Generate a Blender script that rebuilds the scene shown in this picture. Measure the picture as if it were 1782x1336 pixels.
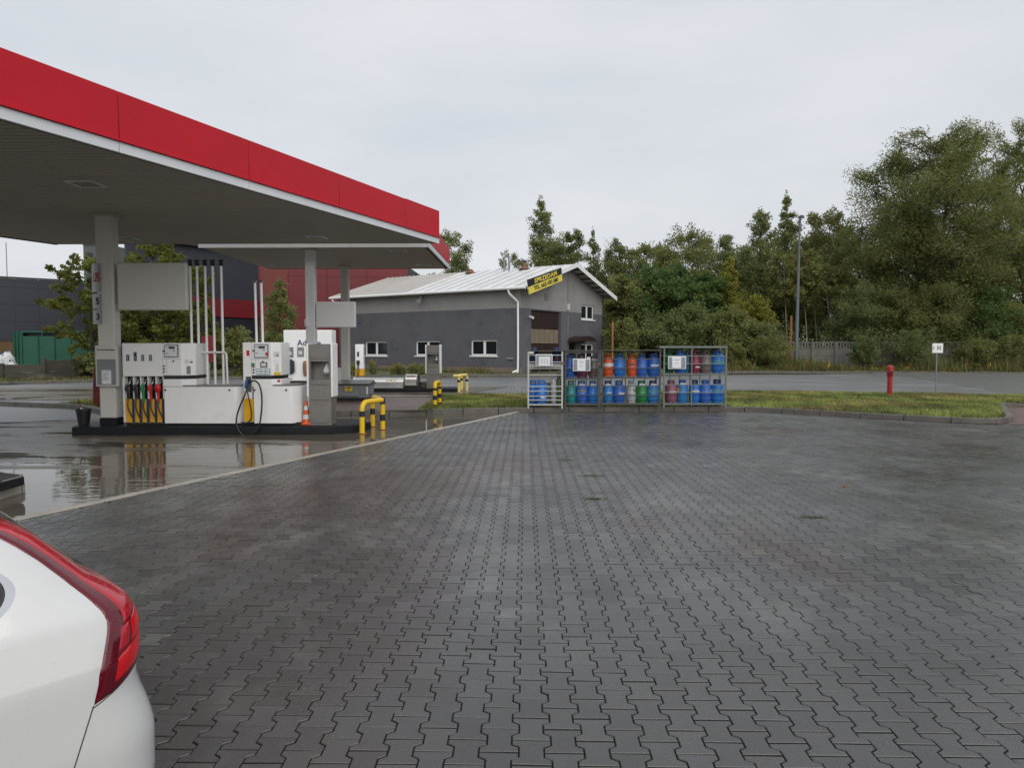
import bpy, math, random
import numpy as np
from mathutils import Vector

for o in list(bpy.data.objects): bpy.data.objects.remove(o)
S = bpy.context.scene
COL = S.collection
R = math.radians

# ------------------------------------------------------------------ camera
F_PX, CAM_H, HORIZON = 1235.0, 1.8, 606.0
PITCH = math.atan((668 - HORIZON) / F_PX)
YAW = math.atan(23 / F_PX)
cd = bpy.data.cameras.new('camera')
cam = bpy.data.objects.new('camera', cd); COL.objects.link(cam)
cam.location = (0, 0, CAM_H)
cam.rotation_euler = (math.pi / 2 - PITCH, 0, YAW)
cd.sensor_fit = 'HORIZONTAL'; cd.sensor_width = 36.0; cd.lens = 36.0 * F_PX / 1782
cd.clip_start = 0.05; cd.clip_end = 2000
S.camera = cam

# ------------------------------------------------------------------ sky, sun, exposure
SUN_EL, SUN_AZ = R(42), R(158)          # azimuth measured clockwise from +Y
w = bpy.data.worlds.new('World'); S.world = w; w.use_nodes = True
nt = w.node_tree; nt.nodes.clear()
N = nt.nodes.new; L = nt.links.new
out = N('ShaderNodeOutputWorld'); bg = N('ShaderNodeBackground'); bg.inputs[1].default_value = 0.1
sky = N('ShaderNodeTexSky'); sky.sky_type = 'NISHITA'; sky.sun_disc = False
sky.sun_elevation = SUN_EL; sky.sun_rotation = SUN_AZ; sky.air_density = 1.5; sky.dust_density = 4
tc = N('ShaderNodeTexCoord'); mp = N('ShaderNodeMapping'); mp.inputs['Scale'].default_value = (1.2, 1.2, 4.0)
mp.inputs['Rotation'].default_value = (0.1, 0.25, 0.4)
nz = N('ShaderNodeTexNoise'); nz.inputs['Scale'].default_value = 1.7; nz.inputs['Detail'].default_value = 5; nz.inputs['Roughness'].default_value = 0.5
rp = N('ShaderNodeValToRGB')
rp.color_ramp.elements[0].position = 0.32; rp.color_ramp.elements[0].color = (0.615, 0.648, 0.695, 1)
rp.color_ramp.elements[1].position = 0.70; rp.color_ramp.elements[1].color = (0.735, 0.756, 0.79, 1)
sc = N('ShaderNodeVectorMath'); sc.operation = 'SCALE'; sc.inputs['Scale'].default_value = 7.9
mx = N('ShaderNodeMix'); mx.data_type = 'RGBA'; mx.inputs[0].default_value = 0.93
L(tc.outputs['Generated'], mp.inputs[0]); L(mp.outputs[0], nz.inputs['Vector']); L(nz.outputs['Fac'], rp.inputs[0])
L(rp.outputs[0], sc.inputs[0]); L(sky.outputs[0], mx.inputs[6]); L(sc.outputs[0], mx.inputs[7])
L(mx.outputs[2], bg.inputs[0]); L(bg.outputs[0], out.inputs[0])

sl = bpy.data.lights.new('sun', 'SUN'); sl.energy = 1.3; sl.angle = R(70); sl.color = (1, 0.97, 0.93)
so = bpy.data.objects.new('sun', sl); COL.objects.link(so)
sd = Vector((math.sin(SUN_AZ) * math.cos(SUN_EL), math.cos(SUN_AZ) * math.cos(SUN_EL), math.sin(SUN_EL)))
so.rotation_euler = (-sd).to_track_quat('-Z', 'Y').to_euler(); so.location = sd * 60

S.view_settings.view_transform = 'Standard'; S.view_settings.look = 'None'
S.view_settings.gamma = 1; S.view_settings.use_curve_mapping = False; S.view_settings.exposure = 0.45

# ------------------------------------------------------------------ measuring helpers
_cp, _sp, _cy, _sy = math.cos(PITCH), math.sin(PITCH), math.cos(YAW), math.sin(YAW)
_f = np.array([-_sy * _cp, _cy * _cp, -_sp]); _r = np.array([_cy, _sy, 0.0]); _u = np.cross(_r, _f)
CAM = np.array([0, 0, CAM_H])
def ray(x, y): return _f + _r * (x - 891) / F_PX - _u * (y - 668) / F_PX
def G(x, y, z=0.0):
    d = ray(x, y); return CAM + d * ((z - CAM_H) / d[2])
def at(x, y, Y):
    d = ray(x, y); return CAM + d * (Y / d[1])
def X(x, Y): return float(at(x, 606, Y)[0])
def Z(y, Y, x=891): return float(at(x, y, Y)[2])
def onplane(x, y, P, d):
    n = np.array([-d[1], d[0], 0.0]); r = ray(x, y); t = ((np.array(P) - CAM) @ n) / (r @ n)
    return CAM + r * t
def proj(p):
    v = np.asarray(p) - CAM; z = v @ _f
    return 891 + F_PX * (v @ _r) / z, 668 - F_PX * (v @ _u) / z

# ------------------------------------------------------------------ materials
def srgb(h):
    c = [int(h[i:i + 2], 16) / 255 for i in (0, 2, 4)]
    return tuple(((v + 0.055) / 1.055) ** 2.4 if v > 0.04045 else v / 12.92 for v in c)
def mat(name, col, rough=0.5, metal=0.0, var=0.12, scale=3.0, bump=0.0, bscale=60.0, rvar=0.1, coat=0.0,
        tint=False, trans=0.0, grime=None, emit=0.0, stretch=(1, 1, 1), spec=0.5):
    m = bpy.data.materials.new(name); m.use_nodes = True
    t = m.node_tree; b = t.nodes['Principled BSDF']
    def n(k): return t.nodes.new(k)
    if isinstance(col, str): col = srgb(col)
    tc = n('ShaderNodeTexCoord'); mp = n('ShaderNodeMapping'); mp.inputs['Scale'].default_value = stretch
    t.links.new(tc.outputs['Object'], mp.inputs[0])
    nz = n('ShaderNodeTexNoise'); nz.inputs['Scale'].default_value = scale; nz.inputs['Detail'].default_value = 6
    nz.inputs['Roughness'].default_value = 0.6
    t.links.new(mp.outputs[0], nz.inputs['Vector'])
    rp = n('ShaderNodeValToRGB')
    rp.color_ramp.elements[0].position = 0.28; rp.color_ramp.elements[1].position = 0.72
    rp.color_ramp.elements[0].color = (*[max(0, c * (1 - var)) for c in col], 1)
    rp.color_ramp.elements[1].color = (*[min(1, c * (1 + var)) for c in col], 1)
    t.links.new(nz.outputs['Fac'], rp.inputs[0]); c_out = rp.outputs[0]
    if grime:
        gz = n('ShaderNodeTexNoise'); gz.inputs['Scale'].default_value = grime[1]; gz.inputs['Detail'].default_value = 8
        gz.inputs['Roughness'].default_value = 0.7
        t.links.new(mp.outputs[0], gz.inputs['Vector'])
        gr = n('ShaderNodeMapRange'); gr.inputs[1].default_value = grime[2]; gr.inputs[2].default_value = grime[2] + 0.18
        t.links.new(gz.outputs['Fac'], gr.inputs[0])
        gm = n('ShaderNodeMix'); gm.data_type = 'RGBA'
        gs = n('ShaderNodeMath'); gs.operation = 'MULTIPLY'; gs.inputs[1].default_value = grime[3]
        t.links.new(gr.outputs[0], gs.inputs[0]); t.links.new(gs.outputs[0], gm.inputs[0])
        t.links.new(c_out, gm.inputs[6]); gm.inputs[7].default_value = (*(srgb(grime[0]) if isinstance(grime[0], str) else grime[0]), 1)
        c_out = gm.outputs[2]
    if tint:
        a = n('ShaderNodeAttribute'); a.attribute_name = 'tint'
        vm = n('ShaderNodeVectorMath'); vm.operation = 'MULTIPLY'
        t.links.new(c_out, vm.inputs[0]); t.links.new(a.outputs['Color'], vm.inputs[1]); c_out = vm.outputs[0]
    t.links.new(c_out, b.inputs['Base Color'])
    rr = n('ShaderNodeMapRange'); rr.inputs[3].default_value = max(0.02, rough - rvar); rr.inputs[4].default_value = min(1, rough + rvar)
    t.links.new(nz.outputs['Fac'], rr.inputs[0]); t.links.new(rr.outputs[0], b.inputs['Roughness'])
    b.inputs['Metallic'].default_value = metal; b.inputs['Coat Weight'].default_value = coat
    b.inputs['Coat Roughness'].default_value = 0.05; b.inputs['Specular IOR Level'].default_value = spec
    if bump:
        bz = n('ShaderNodeTexNoise'); bz.inputs['Scale'].default_value = bscale; bz.inputs['Detail'].default_value = 4
        t.links.new(tc.outputs['Object'], bz.inputs['Vector'])
        bp = n('ShaderNodeBump'); bp.inputs['Strength'].default_value = bump; bp.inputs['Distance'].default_value = 0.02
        t.links.new(bz.outputs['Fac'], bp.inputs['Height']); t.links.new(bp.outputs[0], b.inputs['Normal'])
    if emit:
        t.links.new(c_out, b.inputs['Emission Color']); b.inputs['Emission Strength'].default_value = emit
    if trans:
        tr = n('ShaderNodeBsdfTranslucent'); t.links.new(c_out, tr.inputs[0])
        ms = n('ShaderNodeMixShader'); ms.inputs[0].default_value = trans
        o = t.nodes['Material Output']
        t.links.new(b.outputs[0], ms.inputs[1]); t.links.new(tr.outputs[0], ms.inputs[2]); t.links.new(ms.outputs[0], o.inputs[0])
    return m

M = {}
M['white'] = mat('white_enamel', (0.82, 0.82, 0.81), 0.35, var=0.03, scale=2, grime=((0.5, 0.45, 0.36), 1.3, 0.6, 0.25))
M['white_old'] = mat('white_paint_weathered', (0.46, 0.46, 0.44), 0.45, var=0.05, scale=3, grime=((0.42, 0.33, 0.22), 2.2, 0.58, 0.35))
M['column'] = mat('cream_column_paint', (0.60, 0.58, 0.53), 0.5, var=0.05, scale=1.5, grime=((0.4, 0.36, 0.3), 1.2, 0.58, 0.3))
M['red'] = mat('red_fascia_paint', (0.50, 0.010, 0.022), 0.45, spec=0.22, var=0.07, scale=0.8, rvar=0.08, grime=((0.32, 0.02, 0.03), 0.9, 0.6, 0.3))
M['trim'] = mat('light_grey_trim', (0.66, 0.68, 0.70), 0.4, var=0.06, scale=1.5, grime=((0.45, 0.45, 0.44), 2.0, 0.6, 0.3))
M['soffit'] = mat('soffit_boards', (0.45, 0.415, 0.37), 0.6, var=0.08, scale=1.2, grime=((0.32, 0.285, 0.245), 0.8, 0.58, 0.3))
M['black'] = mat('black_rubber', (0.016, 0.016, 0.017), 0.4, var=0.25, scale=6, grime=((0.05, 0.05, 0.05), 4, 0.58, 0.4))
M['black_gloss'] = mat('black_gloss', (0.012, 0.012, 0.013), 0.2, var=0.2)
M['kerbpaint'] = mat('dark_kerb_paint', (0.009, 0.010, 0.012), 0.5, spec=0.25, var=0.3, scale=4, grime=((0.035, 0.035, 0.033), 3, 0.6, 0.5), bump=0.15, bscale=40)
M['yellow'] = mat('yellow_safety_paint', (0.72, 0.46, 0.012), 0.35, var=0.07, scale=4, grime=((0.35, 0.22, 0.03), 5, 0.62, 0.5))
M['pump_yellow'] = mat('pump_yellow', (0.72, 0.37, 0.01), 0.4, var=0.07, scale=4)
M['pale_yellow'] = mat('faded_yellow_paint', (0.74, 0.58, 0.17), 0.4, var=0.07, scale=4)
M['orange'] = mat('orange_plastic', (0.62, 0.10, 0.02), 0.45, var=0.1, scale=6)
M['cone_white'] = mat('cone_reflective_white', (0.62, 0.60, 0.57), 0.4, var=0.1)
M['steel'] = mat('grey_pressed_steel', (0.22, 0.205, 0.19), 0.4, 0.35, var=0.12, scale=3, grime=((0.42, 0.41, 0.39), 4, 0.63, 0.5))
M['dark_steel'] = mat('dark_recess_grey', (0.10, 0.095, 0.09), 0.5, 0.2, var=0.15)
M['chrome'] = mat('bright_metal', (0.75, 0.75, 0.76), 0.16, 1.0, var=0.05)
M['inox'] = mat('stainless_sheet', (0.62, 0.60, 0.57), 0.30, 0.85, var=0.1, scale=2, grime=((0.4, 0.35, 0.3), 3, 0.6, 0.5))
M['alu'] = mat('brushed_aluminium', (0.30, 0.30, 0.30), 0.4, 0.5, var=0.08)
M['galv'] = mat('galvanised_steel', (0.24, 0.27, 0.28), 0.45, 0.5, var=0.12, scale=2)
M['screen'] = mat('lcd_glass', (0.03, 0.035, 0.035), 0.12, var=0.1)
M['grey_panel'] = mat('grey_panel', (0.20, 0.22, 0.22), 0.35, var=0.06)
M['paper'] = mat('paper', (0.74, 0.74, 0.76), 0.7, var=0.04)
M['ink'] = mat('ink', (0.03, 0.03, 0.035), 0.6, var=0.1)
M['ink_grey'] = mat('faded_ink', (0.3, 0.3, 0.32), 0.7, var=0.1)
M['ink_blue'] = mat('navy_lettering', (0.02, 0.03, 0.12), 0.5, var=0.05)
M['ink_red'] = mat('red_lettering', (0.45, 0.015, 0.02), 0.5, var=0.05)
M['green_btn'] = mat('green_plastic', (0.01, 0.22, 0.05), 0.4, var=0.1)
M['red_btn'] = mat('red_plastic', (0.55, 0.012, 0.016), 0.38, var=0.1)
M['blue_pl'] = mat('blue_plastic', (0.015, 0.08, 0.28), 0.4, var=0.1)
M['red_dark'] = mat('dark_red_casing', (0.16, 0.006, 0.008), 0.4, var=0.12)
M['glass'] = mat('window_glass', (0.014, 0.017, 0.020), 0.06, var=0.2, scale=1.0, rvar=0.03)
M['frame'] = mat('white_window_frame', (0.78, 0.78, 0.78), 0.4, var=0.03)
M['asphalt'] = mat('wet_asphalt', (0.165, 0.165, 0.166), 0.42, var=0.2, scale=0.35, rvar=0.14, bump=0.12, bscale=90)
M['kerb'] = mat('kerb_concrete', (0.115, 0.105, 0.092), 0.6, var=0.25, scale=3, grime=((0.035, 0.035, 0.03), 2.2, 0.52, 0.8), bump=0.25, bscale=45)
M['edging'] = mat('pale_edging_concrete', (0.36, 0.33, 0.28), 0.5, var=0.2, scale=2.5, grime=((0.16, 0.14, 0.11), 2.0, 0.55, 0.7), bump=0.2, bscale=50)
M['ground'] = mat('earth_verge', (0.085, 0.085, 0.038), 0.9, var=0.4, scale=0.4, bump=0.5, bscale=12)
M['turf'] = mat('turf_soil', (0.15, 0.145, 0.048), 0.9, var=0.35, scale=1.5, bump=0.6, bscale=25, grime=((0.16, 0.12, 0.05), 1.2, 0.55, 0.6))
M['grass'] = mat('grass_blades', (0.235, 0.262, 0.070), 0.6, var=0.4, scale=0.9, tint=True, trans=0.3)
M['bark'] = mat('bark', (0.055, 0.045, 0.034), 0.85, var=0.35, scale=4, bump=0.5, bscale=20)
M['bark_birch'] = mat('birch_bark', (0.36, 0.34, 0.29), 0.75, var=0.4, scale=5)
for k, c in dict(leaf_olive=(0.240, 0.250, 0.088), leaf_dark=(0.195, 0.228, 0.088), leaf_green=(0.125, 0.190, 0.060),
                 leaf_yellow=(0.290, 0.285, 0.058), leaf_maple=(0.160, 0.172, 0.036), leaf_willow=(0.200, 0.220, 0.074),
                 leaf_birch=(0.220, 0.245, 0.085)).items():
    M[k] = mat(k, c, 0.6, var=0.22, scale=0.5, tint=True, trans=0.55, spec=0.2)
M['weed'] = mat('weed_stems', (0.15, 0.145, 0.05), 0.7, var=0.4, scale=1.5, tint=True, trans=0.3)
M['concrete'] = mat('fence_concrete', (0.15, 0.138, 0.122), 0.75, var=0.25, scale=1.5, grime=((0.09, 0.085, 0.07), 1.4, 0.52, 0.7), bump=0.3, bscale=30)
M['concrete_dark'] = mat('old_dark_concrete', (0.055, 0.047, 0.036), 0.8, var=0.3, scale=2, grime=((0.26, 0.245, 0.21), 1.3, 0.54, 0.9), stretch=(0.6, 0.6, 1.6), bump=0.4, bscale=20)
M['render_light'] = mat('light_grey_render', (0.265, 0.26, 0.255), 0.85, var=0.1, scale=0.6, grime=((0.20, 0.19, 0.18), 0.8, 0.52, 0.6), bump=0.2, bscale=70)
M['render_dark'] = mat('dark_grey_render', (0.105, 0.105, 0.118), 0.85, var=0.12, scale=0.7, grime=((0.062, 0.062, 0.072), 0.9, 0.53, 0.9), bump=0.2, bscale=70)
M['plinth'] = mat('brown_plinth', (0.20, 0.155, 0.12), 0.8, var=0.2)
M['roof'] = mat('white_metal_roof', (0.47, 0.445, 0.42), 0.45, var=0.08, scale=0.5, grime=((0.36, 0.31, 0.26), 1.0, 0.55, 0.5))
M['roof_new'] = mat('bright_roof_sheet', (0.66, 0.675, 0.67), 0.4, var=0.06, scale=0.6, grime=((0.44, 0.42, 0.36), 0.55, 0.53, 0.75))
M['rust'] = mat('rusty_flashing', (0.22, 0.09, 0.05), 0.8, var=0.4, scale=6)
M['brown_door'] = mat('dark_brown_sheet', (0.026, 0.011, 0.010), 0.55, var=0.15, scale=2)
M['door_glaze'] = mat('dull_polycarbonate', (0.20, 0.165, 0.12), 0.4, var=0.15, scale=2)
M['navy'] = mat('navy_cladding', (0.024, 0.028, 0.040), 0.5, var=0.1, scale=0.4, grime=((0.03, 0.033, 0.042), 0.3, 0.5, 0.6))
M['hall_red'] = mat('hall_red_cladding', (0.14, 0.006, 0.010), 0.45, var=0.12, scale=0.25)
M['hall_red_light'] = mat('hall_red_faded_panel', (0.15, 0.022, 0.014), 0.5, var=0.08, scale=0.5)
M['container'] = mat('green_container_paint', (0.014, 0.090, 0.056), 0.45, var=0.15, scale=1.2, grime=((0.12, 0.12, 0.05), 1.2, 0.62, 0.6))
M['brown_wall'] = mat('brown_boards', (0.12, 0.07, 0.03), 0.8, var=0.25)
M['bag'] = mat('white_woven_bag', (0.6, 0.6, 0.62), 0.7, var=0.12, scale=3, grime=((0.06, 0.08, 0.2), 2.4, 0.6, 0.9), bump=0.4, bscale=6)
M['bin'] = mat('grey_bin_plastic', (0.20, 0.215, 0.22), 0.45, var=0.1, scale=2, grime=((0.1, 0.1, 0.1), 2.5, 0.58, 0.5))
M['bin_lid'] = mat('dark_bin_lid', (0.06, 0.055, 0.05), 0.35, var=0.2, scale=3)
M['sticker_y'] = mat('yellow_sticker', (0.62, 0.42, 0.03), 0.5, var=0.06)
M['banner_y'] = mat('banner_yellow', (0.70, 0.58, 0.09), 0.5, var=0.08, scale=1.2)
M['banner_k'] = mat('banner_black', (0.015, 0.016, 0.02), 0.4, var=0.2)
M['hyd_red'] = mat('hydrant_red', (0.33, 0.014, 0.022), 0.4, var=0.1, scale=5, grime=((0.3, 0.02, 0.02), 6, 0.6, 0.5))
M['post_orange'] = mat('faded_orange_plastic', (0.30, 0.13, 0.04), 0.6, var=0.12)
M['car_white'] = mat('white_car_paint', (0.64, 0.64, 0.63), 0.25, var=0.02, scale=2, coat=1.0, bump=0.05, bscale=260)
M['car_glass'] = mat('car_glass', (0.01, 0.011, 0.012), 0.05, var=0.1, rvar=0.02)
M['lamp_red'] = mat('tail_lens_red', (0.42, 0.004, 0.016), 0.14, var=0.15, scale=9, coat=0.25, rvar=0.04)
M['lamp_bright'] = mat('tail_lens_bright', (0.60, 0.005, 0.010), 0.14, var=0.12, scale=9, coat=0.2, rvar=0.04)
M['lamp_dark'] = mat('tail_lens_maroon', (0.11, 0.002, 0.010), 0.14, var=0.15, scale=9, coat=0.2, rvar=0.04)
M['tyre'] = mat('tyre_rubber', (0.02, 0.02, 0.02), 0.7, var=0.2)
M['moss'] = mat('moss_tuft', (0.05, 0.06, 0.02), 0.9, var=0.4, scale=20)
M['wood'] = mat('varnished_wood', (0.24, 0.11, 0.04), 0.4, var=0.2, scale=5)
M['poster_grey'] = mat('poster_grey', (0.19, 0.18, 0.17), 0.4, var=0.15, scale=8)
M['navy_bag'] = mat('navy_fabric', (0.025, 0.032, 0.055), 0.7, var=0.2)
M['teal_tag'] = mat('teal_print', (0.08, 0.25, 0.30), 0.5, var=0.1)
M['leaf_fallen'] = mat('fallen_leaf', (0.42, 0.14, 0.03), 0.6, var=0.2, scale=20)
M['skylight'] = mat('roof_skylight', (0.35, 0.37, 0.4), 0.3, var=0.1)
M['cage_dark'] = mat('dark_cage_paint', (0.060, 0.066, 0.062), 0.5, 0.1, var=0.2, scale=6, grime=((0.12, 0.10, 0.08), 8, 0.62, 0.5))
M['cage_pale'] = mat('pale_green_grey_paint', (0.15, 0.175, 0.16), 0.5, 0.1, var=0.15, scale=6)
M['bin_green'] = mat('grey_green_cladding', (0.085, 0.105, 0.095), 0.6, var=0.1, scale=0.5)
M['lamp_steel'] = mat('dull_lamp_steel', (0.10, 0.118, 0.125), 0.5, 0.3, var=0.1)
CYL = dict(blue=(0.02, 0.145, 0.46), blue2=(0.028, 0.11, 0.40), blue3=(0.03, 0.17, 0.42), orange=(0.56, 0.085, 0.018),
           teal=(0.018, 0.20, 0.20), purple=(0.13, 0.035, 0.08), mauve=(0.22, 0.08, 0.125), maroon=(0.20, 0.022, 0.06),
           grey=(0.12, 0.115, 0.105), brown=(0.14, 0.115, 0.11), pale=(0.36, 0.38, 0.38), green=(0.015, 0.17, 0.045), moss=(0.05, 0.09, 0.035), navy=(0.02, 0.045, 0.13))
for k, c in CYL.items():
    M['cyl_' + k] = mat('cylinder_paint_' + k, c, 0.38, var=0.12, scale=7, grime=(tuple(v * 0.55 + 0.03 for v in c), 9, 0.6, 0.6))

# wet concrete lane: darker damp areas, standing water that mirrors, ripples
def wet_lane():
    m = bpy.data.materials.new('wet_concrete_lane'); m.use_nodes = True
    t = m.node_tree; b = t.nodes['Principled BSDF']; n = t.nodes.new; l = t.links.new
    tc = n('ShaderNodeTexCoord')
    mp = n('ShaderNodeMapping'); mp.inputs['Rotation'].default_value = (0, 0, R(8)); mp.inputs['Scale'].default_value = (0.20, 0.85, 1); l(tc.outputs['Object'], mp.inputs[0])
    a = n('ShaderNodeTexNoise'); a.inputs['Scale'].default_value = 1.0; a.inputs['Detail'].default_value = 5; a.inputs['Roughness'].default_value = 0.55; l(mp.outputs[0], a.inputs['Vector'])
    r = n('ShaderNodeValToRGB'); r.color_ramp.elements[0].position = 0.44; r.color_ramp.elements[1].position = 0.50
    gp = n('ShaderNodeNewGeometry'); dt = n('ShaderNodeVectorMath'); dt.operation = 'DOT_PRODUCT'; dt.inputs[1].default_value = (0.927, -0.376, 0); l(gp.outputs['Position'], dt.inputs[0])
    br_ = n('ShaderNodeMapRange'); br_.inputs[1].default_value = -13.2; br_.inputs[2].default_value = -9.6; br_.inputs[3].default_value = 0.03; br_.inputs[4].default_value = -0.13; l(dt.outputs['Value'], br_.inputs[0])
    ad = n('ShaderNodeMath'); ad.operation = 'ADD'; l(a.outputs['Fac'], ad.inputs[0]); l(br_.outputs[0], ad.inputs[1])
    l(ad.outputs[0], r.inputs[0])                                      # 0 = standing water, 1 = damp concrete
    f = n('ShaderNodeTexNoise'); f.inputs['Scale'].default_value = 2.2; f.inputs['Detail'].default_value = 8; l(tc.outputs['Object'], f.inputs['Vector'])
    c = n('ShaderNodeValToRGB'); c.color_ramp.elements[0].position = 0.3; c.color_ramp.elements[1].position = 0.7
    c.color_ramp.elements[0].color = (0.085, 0.072, 0.056, 1); c.color_ramp.elements[1].color = (0.165, 0.142, 0.110, 1)
    l(f.outputs['Fac'], c.inputs[0])
    mx = n('ShaderNodeMix'); mx.data_type = 'RGBA'; l(r.outputs[0], mx.inputs[0]); mx.inputs[6].default_value = (0.105, 0.090, 0.070, 1); l(c.outputs[0], mx.inputs[7])
    l(mx.outputs[2], b.inputs['Base Color'])
    rr = n('ShaderNodeMapRange'); rr.inputs[3].default_value = 0.025; rr.inputs[4].default_value = 0.34; l(r.outputs[0], rr.inputs[0]); l(rr.outputs[0], b.inputs['Roughness'])
    b.inputs['IOR'].default_value = 1.36
    mw = n('ShaderNodeMapping'); mw.inputs['Scale'].default_value = (0.5, 1.6, 1); l(tc.outputs['Object'], mw.inputs[0])
    wv = n('ShaderNodeTexNoise'); wv.inputs['Scale'].default_value = 2.4; wv.inputs['Detail'].default_value = 3; l(mw.outputs[0], wv.inputs['Vector'])
    gr = n('ShaderNodeTexNoise'); gr.inputs['Scale'].default_value = 120; l(tc.outputs['Object'], gr.inputs['Vector'])
    g2 = n('ShaderNodeMath'); g2.operation = 'MULTIPLY'; l(gr.outputs['Fac'], g2.inputs[0]); l(r.outputs[0], g2.inputs[1])
    g3 = n('ShaderNodeMath'); g3.operation = 'MULTIPLY_ADD'; g3.inputs[1].default_value = 0.05; l(g2.outputs[0], g3.inputs[0]); l(wv.outputs['Fac'], g3.inputs[2])
    rm = n('ShaderNodeTexNoise'); rm.inputs['Scale'].default_value = 0.28; l(tc.outputs['Object'], rm.inputs['Vector'])
    rs_ = n('ShaderNodeMapRange'); rs_.inputs[1].default_value = 0.46; rs_.inputs[2].default_value = 0.62; rs_.inputs[3].default_value = 0.10; rs_.inputs[4].default_value = 0.5; l(rm.outputs['Fac'], rs_.inputs[0])
    bp = n('ShaderNodeBump'); bp.inputs['Distance'].default_value = 0.018; l(rs_.outputs[0], bp.inputs['Strength']); l(g3.outputs[0], bp.inputs['Height']); l(bp.outputs[0], b.inputs['Normal'])
    return m
M['lane'] = wet_lane()
def wet_drops(m, scale, thr, strength):
    t = m.node_tree; n = t.nodes.new; l = t.links.new; b = t.nodes['Principled BSDF']; geo = n('ShaderNodeNewGeometry')
    v = n('ShaderNodeTexVoronoi'); v.inputs['Scale'].default_value = scale; l(geo.outputs['Position'], v.inputs['Vector'])
    sz = n('ShaderNodeSeparateColor'); l(v.outputs['Color'], sz.inputs[0])
    th = n('ShaderNodeMath'); th.operation = 'MULTIPLY'; th.inputs[1].default_value = thr; l(sz.outputs[0], th.inputs[0])
    sb = n('ShaderNodeMath'); sb.operation = 'SUBTRACT'; sb.use_clamp = True; l(th.outputs[0], sb.inputs[0]); l(v.outputs['Distance'], sb.inputs[1])
    bp = n('ShaderNodeBump'); bp.inputs['Strength'].default_value = strength; bp.inputs['Distance'].default_value = 0.006; l(sb.outputs[0], bp.inputs['Height']); l(bp.outputs[0], b.inputs['Normal']); l(bp.outputs[0], b.inputs['Coat Normal'])
wet_drops(M['car_white'], 85, 0.30, 0.30); wet_drops(M['lamp_dark'], 70, 0.34, 0.5); wet_drops(M['lamp_red'], 70, 0.34, 0.5)

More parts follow.
